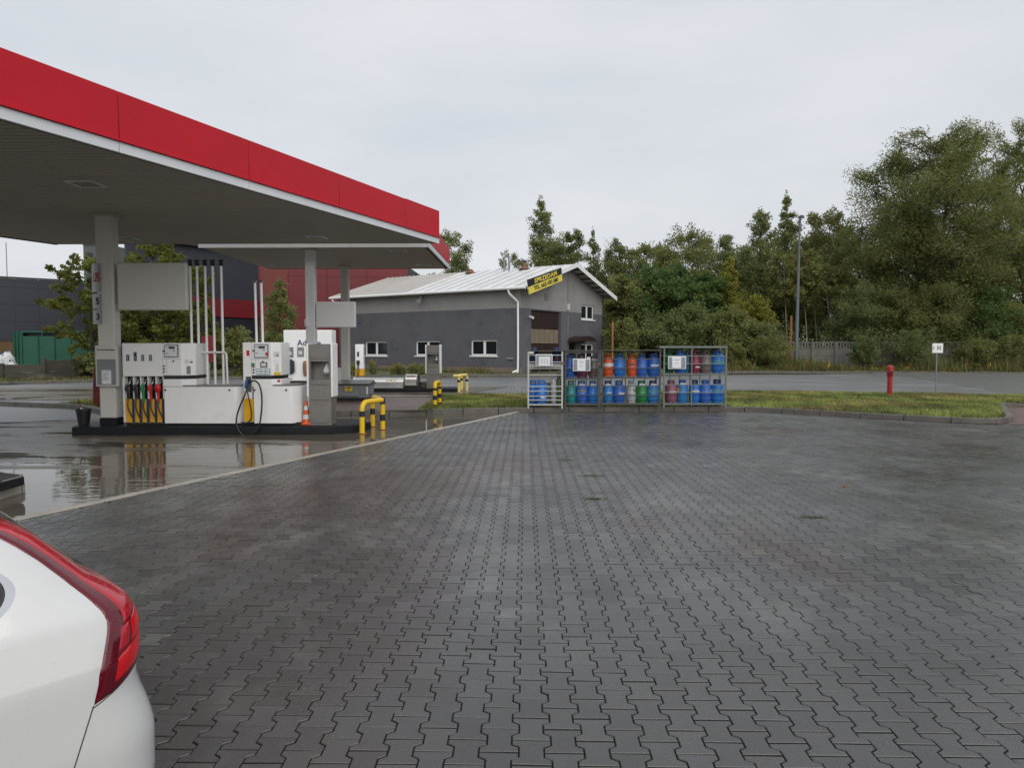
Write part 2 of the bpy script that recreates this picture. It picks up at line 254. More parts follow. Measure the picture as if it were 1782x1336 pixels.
# paving stones: damp film in broad patches, brownish oil area, speckled aggregate
def paver_mat(name, base, tinted=True):
    m = bpy.data.materials.new(name); m.use_nodes = True
    t = m.node_tree; b = t.nodes['Principled BSDF']; n = t.nodes.new; l = t.links.new
    geo = n('ShaderNodeNewGeometry')
    a = n('ShaderNodeTexNoise'); a.inputs['Scale'].default_value = 0.55; a.inputs['Detail'].default_value = 7; a.inputs['Roughness'].default_value = 0.62; l(geo.outputs['Position'], a.inputs['Vector'])
    s = n('ShaderNodeTexNoise'); s.inputs['Scale'].default_value = 210; s.inputs['Detail'].default_value = 2; l(geo.outputs['Position'], s.inputs['Vector'])
    c = n('ShaderNodeValToRGB'); e = c.color_ramp.elements
    e[0].position = 0.30; e[0].color = (*[v * 0.62 for v in base], 1); e[1].position = 0.62; e[1].color = (*base, 1)
    e2 = e.new(0.72); e2.color = (*[min(1, v * 2.6) for v in base], 1)
    l(s.outputs['Fac'], c.inputs[0])
    # rusty brown stain left of centre, a shape of its own on the stones
    st = n('ShaderNodeTexNoise'); st.inputs['Scale'].default_value = 0.42; st.inputs['Detail'].default_value = 5
    mp = n('ShaderNodeMapping'); mp.inputs['Location'].default_value = (3.1, 0.6, 0); mp.inputs['Scale'].default_value = (1.0, 0.45, 1); l(geo.outputs['Position'], mp.inputs[0]); l(mp.outputs[0], st.inputs['Vector'])
    sr = n('ShaderNodeMapRange'); sr.inputs[1].default_value = 0.50; sr.inputs[2].default_value = 0.68; sr.inputs[4].default_value = 0.85
    ds = n('ShaderNodeVectorMath'); ds.operation = 'DISTANCE'; ds.inputs[1].default_value = (-2.2, 9.3, 0); l(geo.outputs['Position'], ds.inputs[0])
    dr = n('ShaderNodeMapRange'); dr.inputs[1].default_value = 0.8; dr.inputs[2].default_value = 4.6; dr.inputs[3].default_value = 0.17; dr.inputs[4].default_value = -0.07; l(ds.outputs['Value'], dr.inputs[0])
    da = n('ShaderNodeMath'); da.operation = 'ADD'; l(st.outputs['Fac'], da.inputs[0]); l(dr.outputs[0], da.inputs[1]); l(da.outputs[0], sr.inputs[0])
    mx = n('ShaderNodeMix'); mx.data_type = 'RGBA'; l(sr.outputs[0], mx.inputs[0]); l(c.outputs[0], mx.inputs[6]); mx.inputs[7].default_value = (base[0] * 0.92, base[1] * 0.62, base[2] * 0.52, 1)
    pd = n('ShaderNodeTexNoise'); pd.inputs['Scale'].default_value = 0.8; pd.inputs['Detail'].default_value = 6; pd.inputs['Roughness'].default_value = 0.65
    mq = n('ShaderNodeMapping'); mq.inputs['Location'].default_value = (7.3, 2.2, 0); mq.inputs['Scale'].default_value = (1, 0.7, 1); l(geo.outputs['Position'], mq.inputs[0]); l(mq.outputs[0], pd.inputs['Vector'])
    pr = n('ShaderNodeMapRange'); pr.inputs[1].default_value = 0.54; pr.inputs[2].default_value = 0.68; pr.inputs[4].default_value = 0.75; l(pd.outputs['Fac'], pr.inputs[0])
    m2 = n('ShaderNodeMix'); m2.data_type = 'RGBA'; l(pr.outputs[0], m2.inputs[0]); l(mx.outputs[2], m2.inputs[6]); m2.inputs[7].default_value = (0.118, 0.115, 0.109, 1)
    o = m2.outputs[2]
    if tinted:
        at_ = n('ShaderNodeAttribute'); at_.attribute_name = 'tint'
        vm = n('ShaderNodeVectorMath'); vm.operation = 'MULTIPLY'; l(o, vm.inputs[0]); l(at_.outputs['Color'], vm.inputs[1]); o = vm.outputs[0]
    l(o, b.inputs['Base Color'])
    r = n('ShaderNodeMapRange'); r.inputs[1].default_value = 0.34; r.inputs[2].default_value = 0.66; r.inputs[3].default_value = 0.19; r.inputs[4].default_value = 0.40
    l(a.outputs['Fac'], r.inputs[0]); l(r.outputs[0], b.inputs['Roughness'])
    b.inputs['IOR'].default_value = 1.6
    bp = n('ShaderNodeBump'); bp.inputs['Strength'].default_value = 0.22; bp.inputs['Distance'].default_value = 0.004; l(s.outputs['Fac'], bp.inputs['Height']); l(bp.outputs[0], b.inputs['Normal'])
    return m
M['paver'] = paver_mat('wet_grey_paving_stone', (0.060, 0.0585, 0.056))
M['bed'] = mat('joint_sand', (0.014, 0.013, 0.011), 0.9, spec=0.1, var=0.4, scale=8)

def brick_floor(name, c1, c2, mortar, bw, bh, rough, rot=0.0):
    m = bpy.data.materials.new(name); m.use_nodes = True
    t = m.node_tree; b = t.nodes['Principled BSDF']; n = t.nodes.new; l = t.links.new
    geo = n('ShaderNodeNewGeometry'); mp = n('ShaderNodeMapping'); mp.inputs['Rotation'].default_value = (0, 0, rot); l(geo.outputs['Position'], mp.inputs[0])
    br = n('ShaderNodeTexBrick'); br.inputs['Scale'].default_value = 1.0; br.inputs['Brick Width'].default_value = bw; br.inputs['Row Height'].default_value = bh
    br.inputs['Mortar Size'].default_value = 0.012; br.inputs['Color1'].default_value = (*c1, 1); br.inputs['Color2'].default_value = (*c2, 1); br.inputs['Mortar'].default_value = (*mortar, 1)
    l(mp.outputs[0], br.inputs['Vector'])
    nz = n('ShaderNodeTexNoise'); nz.inputs['Scale'].default_value = 0.5; nz.inputs['Detail'].default_value = 5; l(geo.outputs['Position'], nz.inputs['Vector'])
    r = n('ShaderNodeMapRange'); r.inputs[3].default_value = rough - 0.14; r.inputs[4].default_value = rough + 0.14; l(nz.outputs['Fac'], r.inputs[0])
    l(br.outputs['Color'], b.inputs['Base Color']); l(r.outputs[0], b.inputs['Roughness'])
    return m
M['far_paving'] = brick_floor('far_grey_block_paving', (0.19, 0.19, 0.19), (0.23, 0.23, 0.23), (0.02, 0.02, 0.02), 0.2, 0.16, 0.33, R(90))
M['red_paving'] = brick_floor('red_block_paving', (0.14, 0.075, 0.066), (0.19, 0.105, 0.09), (0.03, 0.026, 0.024), 0.2, 0.1, 0.45, R(90))

# ------------------------------------------------------------------ mesh builder
ORG = {}
class MB:
    def __init__(s): s.v = []; s.f = []; s.t = []
    def add(s, vs, fs, tint=None):
        k = len(s.v); s.v += [tuple(map(float, p)) for p in vs]; s.f += [tuple(i + k for i in f) for f in fs]
        s.t += [tint] * len(fs); return s
    def hexa(s, p):     # 8 points: bottom 4 ccw, top 4 ccw
        return s.add(p, [(3, 2, 1, 0), (4, 5, 6, 7), (0, 1, 5, 4), (1, 2, 6, 5), (2, 3, 7, 6), (3, 0, 4, 7)])
    def box(s, x0, x1, y0, y1, z0, z1):
        x0, x1 = sorted((x0, x1)); y0, y1 = sorted((y0, y1)); z0, z1 = sorted((z0, z1))
        return s.hexa([(x0, y0, z0), (x1, y0, z0), (x1, y1, z0), (x0, y1, z0), (x0, y0, z1), (x1, y0, z1), (x1, y1, z1), (x0, y1, z1)])
    def obox(s, P, a, b, la, lb, z0, z1, o=(0, 0)):   # oriented box, a/b unit vectors in plan, P origin
        P = np.array(P[:2]); a = np.array(a[:2]); b = np.array(b[:2])
        if a[0] * b[1] - a[1] * b[0] < 0: a, b, la, lb = b, a, lb, la
        q = [P, P + a * la, P + a * la + b * lb, P + b * lb]
        return s.prism([tuple(x) for x in q], z0, z1)
    def prism(s, poly, z0, z1):
        A = sum(poly[i][0] * poly[(i + 1) % len(poly)][1] - poly[(i + 1) % len(poly)][0] * poly[i][1] for i in range(len(poly)))
        if A < 0: poly = poly[::-1]
        n = len(poly)
        vs = [(p[0], p[1], z0) for p in poly] + [(p[0], p[1], z1) for p in poly]
        return s.add(vs, [tuple(range(n - 1, -1, -1)), tuple(range(n, 2 * n))] + [(i, (i + 1) % n, n + (i + 1) % n, n + i) for i in range(n)])
    def vprism(s, poly, y0, y1):      # polygon in x,z extruded along y
        n = len(poly)
        vs = [(p[0], y0, p[1]) for p in poly] + [(p[0], y1, p[1]) for p in poly]
        return s.add(vs, [tuple(range(n)), tuple(range(2 * n - 1, n - 1, -1))] + [(i, n + i, n + (i + 1) % n, (i + 1) % n) for i in range(n)])
    def tube(s, pts, r, n=8, caps=True):
        pts = [Vector(p) for p in pts]; k = len(pts)
        rs = r if isinstance(r, (list, tuple)) else [r] * k
        up = None; base = len(s.v); vs = []; fs = []
        for i, p in enumerate(pts):
            d = (pts[min(i + 1, k - 1)] - pts[max(i - 1, 0)]).normalized()
            if up is None: up = Vector((0, 0, 1)) if abs(d.z) < 0.9 else Vector((1, 0, 0))
            sx = d.cross(up).normalized(); up = sx.cross(d).normalized()
            for j in range(n):
                a = 2 * math.pi * j / n
                vs.append(p + (sx * math.cos(a) + up * math.sin(a)) * rs[i])
        for i in range(k - 1):
            for j in range(n):
                a, b = i * n + j, i * n + (j + 1) % n
                fs.append((a, a + n, b + n, b))
        if caps: fs += [tuple(range(n)), tuple(range((k - 1) * n + n - 1, (k - 1) * n - 1, -1))]
        return s.add(vs, fs)
    def lathe(s, prof, c=(0, 0, 0), n=20, closed=False):
        k = len(prof); vs = []; fs = []
        for r, z in prof:
            for j in range(n):
                a = 2 * math.pi * j / n; vs.append((c[0] + r * math.cos(a), c[1] + r * math.sin(a), c[2] + z))
        for i in range(k - 1):
            for j in range(n):
                a, b = i * n + j, i * n + (j + 1) % n
                fs.append((a, b, b + n, a + n))
        if not closed:
            fs += [tuple(range(n - 1, -1, -1)), tuple(range((k - 1) * n, k * n))]
        return s.add(vs, fs)
    def build(s, name, m, parent=None, org=None, bevel=0, smooth=True, rel=False, ang=35):
        o0 = np.array(ORG.get(parent.name, (0, 0, 0))) if parent is not None else np.array(org if org is not None else (0, 0, 0))
        me = bpy.data.meshes.new(name)
        me.from_pydata([tuple(np.array(p) - (0 if rel else o0)) for p in s.v], [], s.f)
        if any(t is not None for t in s.t):
            a = me.attributes.new('tint', 'FLOAT_COLOR', 'FACE')
            for i, t in enumerate(s.t): a.data[i].color = (*(t or (1, 1, 1)), 1)
        me.update()
        if smooth:
            me.shade_smooth(); me.set_sharp_from_angle(angle=R(ang))
        else: me.shade_flat()
        me.materials.append(M[m] if isinstance(m, str) else m)
        o = bpy.data.objects.new(name, me); COL.objects.link(o)
        if parent is not None: o.parent = parent; ORG[o.name] = tuple(o0)
        else: o.location = tuple(o0); ORG[o.name] = tuple(o0)
        if bevel:
            md = o.modifiers.new('edge', 'BEVEL'); md.width = bevel; md.segments = 2; md.limit_method = 'ANGLE'; md.angle_limit = R(40)
        return o

def tag(o, label=None, cat=None, group=None, kind=None):
    if label: o['label'] = label
    if cat: o['category'] = cat
    if group: o['group'] = group
    if kind: o['kind'] = kind
    return o
def thing(name, loc, label, cat, group=None):
    o = bpy.data.objects.new(name, None); COL.objects.link(o); o.location = tuple(map(float, loc)); o.empty_display_size = 0.2
    ORG[o.name] = tuple(map(float, loc)); return tag(o, label, cat, group)
def struct(o): return tag(o, kind='structure')
def copy_tree(o, loc=None, parent=None):
    c = o.copy(); COL.objects.link(c); ORG[c.name] = ORG.get(o.name, (0, 0, 0))
    if parent is not None: c.parent = parent
    if loc is not None: c.location = loc
    for ch in list(o.children): copy_tree(ch, None, c)
    return c

def text(body, size, m, parent, P, ex, ey, bold=0.0, name='lettering', sx=1.0):
    """flat raised print: P world centre, ex/ey world unit vectors of the text plane"""
    cu = bpy.data.curves.new('txt', 'FONT'); cu.body = body; cu.size = size; cu.align_x = 'CENTER'; cu.align_y = 'CENTER'
    cu.offset = bold; cu.extrude = 0.001; cu.resolution_u = 3
    t = bpy.data.objects.new('txt', cu); COL.objects.link(t)
    me = bpy.data.meshes.new_from_object(t.evaluated_get(bpy.context.evaluated_depsgraph_get()))
    bpy.data.objects.remove(t)
    ex, ey = np.array(ex, float), np.array(ey, float); ez = np.cross(ex, ey)
    o0 = np.array(ORG[parent.name])
    n = len(me.vertices); co = np.empty(n * 3, np.float32); me.vertices.foreach_get('co', co); co = co.reshape(-1, 3)
    w = np.array(P) - o0 + co[:, :1] * sx * ex + co[:, 1:2] * ey + co[:, 2:3] * ez
    me.vertices.foreach_set('co', w.astype(np.float32).ravel()); me.update()
    me.materials.clear(); me.materials.append(M[m]); me.name = name
    o = bpy.data.objects.new(name, me); COL.objects.link(o); o.parent = parent; ORG[o.name] = tuple(o0)
    return o

def np_mesh(name, verts, quads, m, parent=None, tint=None, loc=(0, 0, 0), tri=False):
    me = bpy.data.meshes.new(name); k = 3 if tri else 4
    nv, nf = len(verts), len(quads)
    me.vertices.add(nv); me.vertices.foreach_set('co', np.asarray(verts, np.float32).ravel())
    me.loops.add(nf * k); me.loops.foreach_set('vertex_index', np.asarray(quads, np.int32).ravel())
    me.polygons.add(nf); me.polygons.foreach_set('loop_start', np.arange(0, nf * k, k, dtype=np.int32))
    me.polygons.foreach_set('loop_total', np.full(nf, k, np.int32))
    if tint is not None:
        a = me.attributes.new('tint', 'FLOAT_COLOR', 'FACE')
        c = np.ones((nf, 4), np.float32); c[:, :3] = tint; a.data.foreach_set('color', c.ravel())
    me.update(calc_edges=True); me.validate(); me.shade_flat()
    me.materials.append(M[m] if isinstance(m, str) else m)
    o = bpy.data.objects.new(name, me); COL.objects.link(o)
    if parent is not None: o.parent = parent; ORG[o.name] = ORG.get(parent.name, (0, 0, 0))
    else: o.location = loc; ORG[o.name] = tuple(loc)
    return o

# ================================================================== SETTING
# ---- ground
struct(MB().add([(-500, -60, -0.12), (500, -60, -0.12), (500, 900, -0.12), (-500, 900, -0.12)], [(0, 1, 2, 3)]).build('ground', 'ground'))
struct(MB().add([(-90, 15, -0.012), (95, 15, -0.012), (95, 50.6, -0.012), (30, 52.6, -0.012), (-2, 43.5, -0.012), (-20, 40.5, -0.012), (-26, 34.2, -0.012), (-90, 26, -0.012)], [tuple(range(8))]).build('road', 'asphalt'))
# block paving in front of the far verge on the right, and in the gap behind the grass
struct(MB().add([(19, 26, -0.006), (95, 26, -0.006), (95, 50.6, -0.006), (30, 52.4, -0.006), (26, 52.4, -0.006)], [(0, 1, 2, 3, 4)]).build('far_paving', 'far_paving'))
struct(MB().add([(-2.2, 26.6, -0.005), (12, 26.6, -0.005), (12, 32, -0.005), (-0.6, 33.5, -0.005)], [(0, 1, 2, 3)]).build('block_paving', 'far_paving'))

# ---- strip line between lane and yard
SA, SB = G(30, 905), G(880, 722)
SD = (SB - SA) / np.linalg.norm(SB - SA); SN = np.array([SD[1], -SD[0], 0])     # SN points to the yard
def strip_x(y): return SA[0] + (y - SA[1]) * SD[0] / SD[1]
# ---- front kerb polyline (foot of kerb)
KF = [(-16, 17.6), tuple(G(592, 723)[:2]), tuple(G(760, 720)[:2]), tuple(G(900, 717)[:2]), tuple(G(1082, 715.6)[:2]), tuple(G(1264, 714.8)[:2]), tuple(G(1330, 717)[:2]),
      tuple(G(1400, 721)[:2]), tuple(G(1530, 728.6)[:2]), tuple(G(1670, 736)[:2]), tuple(G(1723, 737.8)[:2]), tuple(G(1752, 736.5)[:2]), tuple(G(1763, 733)[:2])]
KF[0] = (-8.6, 17.9)
def kerb_y(x):
    xs = [p[0] for p in KF[1:-1]]; ys = [p[1] for p in KF[1:-1]]
    return float(np.interp(x, xs, ys))

# ---- concrete lane
lane_poly = [(-60, -8), (strip_x(-8), -8), (strip_x(19.9), 19.9), (-4.9, 19.6), (-8.6, 18.4), (-60, 18.4)]
struct(MB().add([(x, y, 0) for x, y in lane_poly], [tuple(range(6))]).build('concrete_lane', 'lane'))
struct(MB().add([(x, y, 0.004) for x, y in [G(0, 735)[:2] + (-14, 0.6), G(0, 735)[:2], G(175, 729)[:2], G(185, 722)[:2], G(130, 712)[:2], G(0, 707)[:2], G(0, 707)[:2] + (-14, 1)]], [tuple(range(7))]).build('side_paving', 'far_paving'))
# second lane, beyond the red paving
struct(MB().add([(x, y, 0.002) for x, y in [(-30, 24.4), (-3.4, 24.4), (-0.8, 33.2), (-30, 31.2)]], [(0, 1, 2, 3)]).build('rear_lane', 'lane'))

# edging stones along the strip
edge = struct(MB().add([(SA + SD * -16 - SN * 0.13)[[0, 1]].tolist() + [-0.006], (SA + SD * -16)[[0, 1]].tolist() + [-0.006], (SB + SD * 0.5)[[0, 1]].tolist() + [-0.006], (SB + SD * 0.5 - SN * 0.13)[[0, 1]].tolist() + [-0.006]], [(0, 1, 2, 3)]).build('edging_strip', 'bed'))
rnd = random.Random(4)
Lst = float(np.linalg.norm(SB - SA)) + 0.6
k = -3.0
while k < Lst:
    P = SA + SD * k - SN * 0.125
    h = 0.0085 + rnd.uniform(-0.001, 0.0015)
    MB().obox(P, SD, SN, 0.985, 0.135, -0.05, h).build('edging_stone', 'edging', edge, bevel=0.006)
    k += 1.0

# ---- paving stones of the yard
yard = struct(MB().add([(x, y, -0.0075) for x, y in [(strip_x(-8) + 0.02, -8), (40, -8), (40, 17), (12.2, 17.6), (11, 17.0), (7.5, 19.3), (5.8, 20.6), (-0.6, 20.2), (strip_x(19.6), 19.6)]], [tuple(range(9))]).build('paved_yard', 'bed'))
PL, PW, PE = 0.1985, 0.1465, 0.0165
def paver_outline(gx, gy, ch=0.0):
    hl = PL / 2 - gy - ch; e = PE; w0 = PW / 2 - gx - ch
    y1, y2 = PL * 0.195 + 0.0027 + ch * 0.6, PL * 0.305 + 0.0027 + ch * 0.6     # narrow waist ends, wide head starts
    rs = [(w0 + e, -hl), (w0 + e, -y2), (w0 - e, -y1), (w0 - e, y1), (w0 + e, y2), (w0 + e, hl)]
    return rs + [(-x, y) for x, y in rs[::-1]]
pin = np.array(paver_outline(0.0026, 0.0054, 0.0028)); pout = np.array(paver_outline(0.0026, 0.0054, 0.0)); n12 = 12
PV = np.concatenate([np.c_[pin, np.zeros(12)], np.c_[pout, np.full(12, -0.003)], np.c_[pout, np.full(12, -0.03)]])
# top face split in 5 quads: points are (0..5 right side bottom->top, 6..11 left side top->bottom)
PF = [(0, 1, 10, 11), (1, 2, 9, 10), (2, 3, 8, 9), (3, 4, 7, 8), (4, 5, 6, 7)]
for i in range(12):
    j = (i + 1) % 12
    PF.append((i, 12 + i, 12 + j, j)); PF.append((12 + i, 24 + i, 24 + j, 12 + j))
PF = np.array(PF)
rng = np.random.default_rng(7)
cells = []
for ci in range(-70, 160):
    cx = ci * PW + 0.03
    for ri in range(0, 110):
        cyy = 0.9 + ri * PL + (PL / 2 if ci % 2 else 0)
        if abs(cx) > 0.80 * cyy + 2.2: continue
        if cx < strip_x(cyy) - 0.015: continue
        if cyy > kerb_y(cx) - 0.11 and cx < 11.4: continue
        if cx >= 11.4 and cyy > 17.0 + (cx - 11.4) * 0.05: continue
        cells.append((cx, cyy))
cells = np.array(cells)
px = np.array([proj((c[0], c[1], 0)) for c in cells])
vis = (px[:, 0] > 275) & (px[:, 0] < 1790) & (px[:, 1] < 1350)
order = np.argsort(np.where(vis, cells[:, 1], 1e3 + cells[:, 1]))
near, rest = order[:300], order[300:]
tints = np.clip(rng.normal(1, 0.19, (len(cells), 1)) * np.array([[1, 1, 1]]) + rng.normal(0, 0.02, (len(cells), 3)), 0.55, 1.5)
hz = rng.normal(0, 0.0010, len(cells)); tx = rng.normal(0, 0.005, len(cells)); ty = rng.normal(0, 0.005, len(cells))
# the bed has settled unevenly: gentle dips a metre or two across tilt the stones
wr = np.random.default_rng(21); gxx = np.zeros(len(cells)); gyy = np.zeros(len(cells))
for _ in range(9):
    wl_, an_, ph_ = wr.uniform(0.9, 3.4), wr.uniform(0, math.pi), wr.uniform(0, 6.28); kx, ky = 2 * math.pi / wl_ * math.cos(an_), 2 * math.pi / wl_ * math.sin(an_); am = 0.0011 * wl_ ** 0.7
    a_ = kx * cells[:, 0] + ky * cells[:, 1] + ph_; hz += am * np.sin(a_) * 0.35; gxx += am * kx * np.cos(a_); gyy += am * ky * np.cos(a_)
tx += gxx; ty += gyy; hz = np.clip(hz, -0.0028, 0.0028); tx = np.clip(tx, -0.022, 0.022); ty = np.clip(ty, -0.022, 0.022)
def make_pavers(idx):
    V = np.repeat(PV[None], len(idx), 0)
    V[:, :, 2] += hz[idx, None] + V[:, :, 0] * tx[idx, None] + V[:, :, 1] * ty[idx, None]
    V[:, :, 0] += cells[idx, 0][:, None]; V[:, :, 1] += cells[idx, 1][:, None]
    Fq = (PF[None] + (np.arange(len(idx)) * 36)[:, None, None]).reshape(-1, 4)
    return V.reshape(-1, 3), Fq, np.repeat(tints[idx], len(PF), 0)
V, Fq, T = make_pavers(rest)
fld = np_mesh('paver_field', V, Fq, 'paver', yard, T); tag(fld, kind='stuff')
# the nearest stones, one object each, sharing six meshes of slightly different tone
protos = []
for k in range(6):
    me_o = np_mesh('paver', PV, PF, 'paver', yard, np.repeat(tints[k:k + 1], len(PF), 0)); protos.append(me_o.data); bpy.data.objects.remove(me_o)
for q, i in enumerate(near):
    o = bpy.data.objects.new('paver', protos[q % 6]); COL.objects.link(o); o.parent = yard
    o.location = (cells[i, 0], cells[i, 1], hz[i]); o.rotation_euler = (ty[i], -tx[i], rng.normal(0, 0.003))

# ---- kerbs
def offset_poly(pts, d):
    pts = [np.array(p) for p in pts]; res = []
    for i, p in enumerate(pts):
        a = pts[max(i - 1, 0)]; b = pts[min(i + 1, len(pts) - 1)]
        t = (b - a) / np.linalg.norm(b - a); res.append(p + np.array([-t[1], t[0]]) * d)
    return res
def kerb_run(name, pts, h=0.13, wdt=0.15, step=1.0, z=0.0, m='kerb'):
    bed = struct(MB().add([(p[0], p[1], z + 0.001) for p in pts] + [(p[0], p[1], z + 0.001) for p in offset_poly(pts, wdt)[::-1]], [tuple(range(2 * len(pts)))]).build(name, 'bed'))
    seg = [np.linalg.norm(np.array(pts[i + 1]) - pts[i]) for i in range(len(pts) - 1)]; cum = np.concatenate([[0], np.cumsum(seg)])
    tot = cum[-1]; n = max(1, round(tot / step)); ds = tot / n
    def P(s_): return np.array([np.interp(s_, cum, [p[0] for p in pts]), np.interp(s_, cum, [p[1] for p in pts])])
    off = offset_poly(pts, wdt)
    def Q(s_): return np.array([np.interp(s_, cum, [p[0] for p in off]), np.interp(s_, cum, [p[1] for p in off])])
    for i in range(n):
        a, b = i * ds + 0.006, (i + 1) * ds - 0.006
        hh = h + rnd.uniform(-0.004, 0.004); mid = (a + b) / 2
        q0, q1, q2 = P(a), P(mid), P(b); r0, r1, r2 = Q(a), Q(mid), Q(b)
        MB().prism([tuple(q0), tuple(q1), tuple(q2), tuple(r2), tuple(r1), tuple(r0)], z - 0.08, z + hh).build('kerb_stone', m, bed, bevel=0.015)
    return bed
kerb_run('front_kerb', KF)
rc = [tuple(G(1763, 733)[:2]), tuple(G(1756, 722, 0.0)[:2]), tuple(G(1744, 704, 0.0)[:2])]
kerb_run('return_kerb', rc)
kerb_run('patch_kerb', [tuple(G(1747, 708.5)[:2]), tuple(G(1782, 709.5)[:2]), (24.0, 22.6), (40, 22.0)])
kerb_run('side_kerb', [(-34, 24.6), tuple(G(0, 706)[:2]), tuple(G(60, 708.5)[:2]), tuple(G(130, 711.5)[:2]), tuple(G(155, 716)[:2]), tuple(G(185, 724)[:2])], h=0.14)
struct(MB().add([(x, y, 0.004) for x, y in [np.array(KF[10]) + (0.02, -0.03), np.array(KF[10]) + (0.9, -0.12), (40, 16.6), (40, 22.1), G(1782, 709.5)[:2] + (0, 0.05), G(1749, 708.5)[:2], G(1764, 732.5)[:2], np.array(KF[11]) + (0.03, -0.02)]], [tuple(range(8))]).build('red_paving', 'red_paving'))
# raised turf and raised red paving (behind the front kerb)
GB = [tuple(G(1300, 681, .12)[:2]), tuple(G(1560, 684.5, .12)[:2]), tuple(G(1782, 688.5, .12)[:2]), (40, 27.0)]
grass_right = [(p[0], p[1] + 0.1) for p in KF[3:12]] + [tuple(G(1738, 701, .12)[:2])] + [(18, 23.0), (40, 22.3)] + GB[::-1] + [tuple(G(1200, 680.5, .12)[:2]), tuple(G(920, 686.5, .12)[:2])]
GL = [tuple(G(728, 713.5, .12)[:2]), (KF[2][0] + 0.6, kerb_y(KF[2][0] + 0.6) + 0.12), (KF[3][0], KF[3][1] + 0.1), tuple(G(920, 686.5, .12)[:2]), tuple(G(765, 686.5, .12)[:2])]
turf_r = struct(MB().add([(x, y, 0.115) for x, y in grass_right], [tuple(range(len(grass_right)))]).build('turf_bank', 'turf'))
turf_l = struct(MB().add([(x, y, 0.113) for x, y in GL], [tuple(range(len(GL)))]).build('turf_patch', 'turf'))
rp_poly = [(-8.4, 18.1), (KF[1][0], KF[1][1] + 0.1), (GL[0][0], GL[0][1]), GL[4], (-3.2, 24.3), (-8.4, 24.2)]
struct(MB().add([(x, y, 0.110) for x, y in rp_poly], [tuple(range(len(rp_poly)))]).build('red_block_terrace', 'red_paving'))
kerb_run('terrace_kerb', [(-8.4, 24.55), (-3.1, 24.6), (GL[4][0], GL[4][1] + 0.35), (GL[3][0], GL[3][1] + 0.35)][::-1], h=0.12)
kerb_run('bank_kerb', [GB[3], GB[2], GB[1], GB[0], tuple(G(1200, 680.5, .12)[:2]), tuple(G(920, 686.5, .12)[:2])], h=0.115, step=2.0)
lt = [tuple(G(100, 710)[:2]), tuple(G(130, 711)[:2] + (0, .15)), tuple(G(185, 723)[:2] + (0, .3)), (-8.8, 19.6), (-9.5, 22), tuple(G(185, 698)[:2])]
turf_s = struct(MB().add([(x, y, 0.12) for x, y in lt], [tuple(range(len(lt)))]).build('turf_corner', 'turf'))
# far verge and its kerb
kerb_run('far_kerb', [(95, 50.6), (34.8, 50.6), (16.5, 53.0), (5, 46.5), (-3.8, 44.0), (-12, 43.0), (-20, 41.0), (-26, 35.2), (-60, 29.6)][::-1], h=0.12, step=2.0)
verge = [(-60, 29.7), (-26, 35.3), (-20, 41.1), (-12, 43.1), (-3.8, 44.1), (5, 46.6), (16.5, 53.1), (34.8, 50.7), (95, 50.7), (95, 140), (-60, 140)]
struct(MB().add([(x, y, 0.10) for x, y in verge], [tuple(range(len(verge)))]).build('far_verge', 'ground'))

# ---- grass blades (one mass)
def in_poly(pts, poly):
    x, y = pts[:, 0], pts[:, 1]; ins = np.zeros(len(pts), bool); j = len(poly) - 1
    for i in range(len(poly)):
        xi, yi = poly[i]; xj, yj = poly[j]
        c = ((yi > y) != (yj > y)) & (x < (xj - xi) * (y - yi) / (yj - yi + 1e-12) + xi); ins ^= c; j = i
    return ins
def blades(poly, dens, z, hmin, hmax, seed, wid=0.012, xmax=24):
    r = np.random.default_rng(seed); P_ = np.array(poly); lo, hi = P_.min(0), P_.max(0); hi[0] = min(hi[0], xmax)
    n = int((hi[0] - lo[0]) * (hi[1] - lo[1]) * dens)
    p = r.uniform(lo, hi, (n, 2)); p = p[in_poly(p, poly)]; n = len(p)
    a = r.uniform(0, 2 * np.pi, n); h = r.uniform(hmin, hmax, n); ln = r.normal(0, 0.6, (n, 2)) * h[:, None]
    clump = 0.5 + 0.5 * np.sin(p[:, 0] * 2.3 + 1.7 * np.sin(p[:, 1] * 1.9)) * np.sin(p[:, 1] * 3.1 + p[:, 0])
    h *= 0.7 + 0.5 * clump
    b0 = np.c_[p[:, 0] - np.cos(a) * wid, p[:, 1] - np.sin(a) * wid, np.full(n, z)]
    b1 = np.c_[p[:, 0] + np.cos(a) * wid, p[:, 1] + np.sin(a) * wid, np.full(n, z)]
    tp = np.c_[p + ln, z + h]
    V = np.stack([b0, b1, tp], 1).reshape(-1, 3)
    br = np.clip(r.normal(0.95, 0.25, n), 0.45, 1.6); dry = (r.random(n) < 0.22 + 0.45 * (np.sin(p[:, 0] * 0.9 + 2 * np.sin(p[:, 1] * 1.1)) > 0.35))
    br = br * (0.62 + 0.5 * (0.5 + 0.5 * np.sin(p[:, 0] * 1.7 + 3 * np.sin(p[:, 1] * 0.8 + 0.6 * p[:, 0]))) + 0.22 * np.sin(p[:, 0] * 7.1 + p[:, 1] * 3.3) * np.sin(p[:, 1] * 5.7))
    T = np.stack([br * np.where(dry, 1.5, 0.85), br * np.where(dry, 1.1, 1.0), br * np.where(dry, 1.5, 0.8)], 1)
    return V, T
VT = [blades(grass_right, 1000, 0.115, 0.03, 0.12, 1), blades(GL, 1100, 0.113, 0.03, 0.11, 2), blades(lt, 500, 0.12, 0.03, 0.1, 3, xmax=-8.9)]
V = np.concatenate([v for v, t in VT]); T = np.concatenate([t for v, t in VT])
g = np_mesh('grass', V, np.arange(len(V)).reshape(-1, 3), 'grass', None, T, tri=True)
tag(g, 'short yellowish green grass on the kerbed banks', 'grass', kind='stuff')

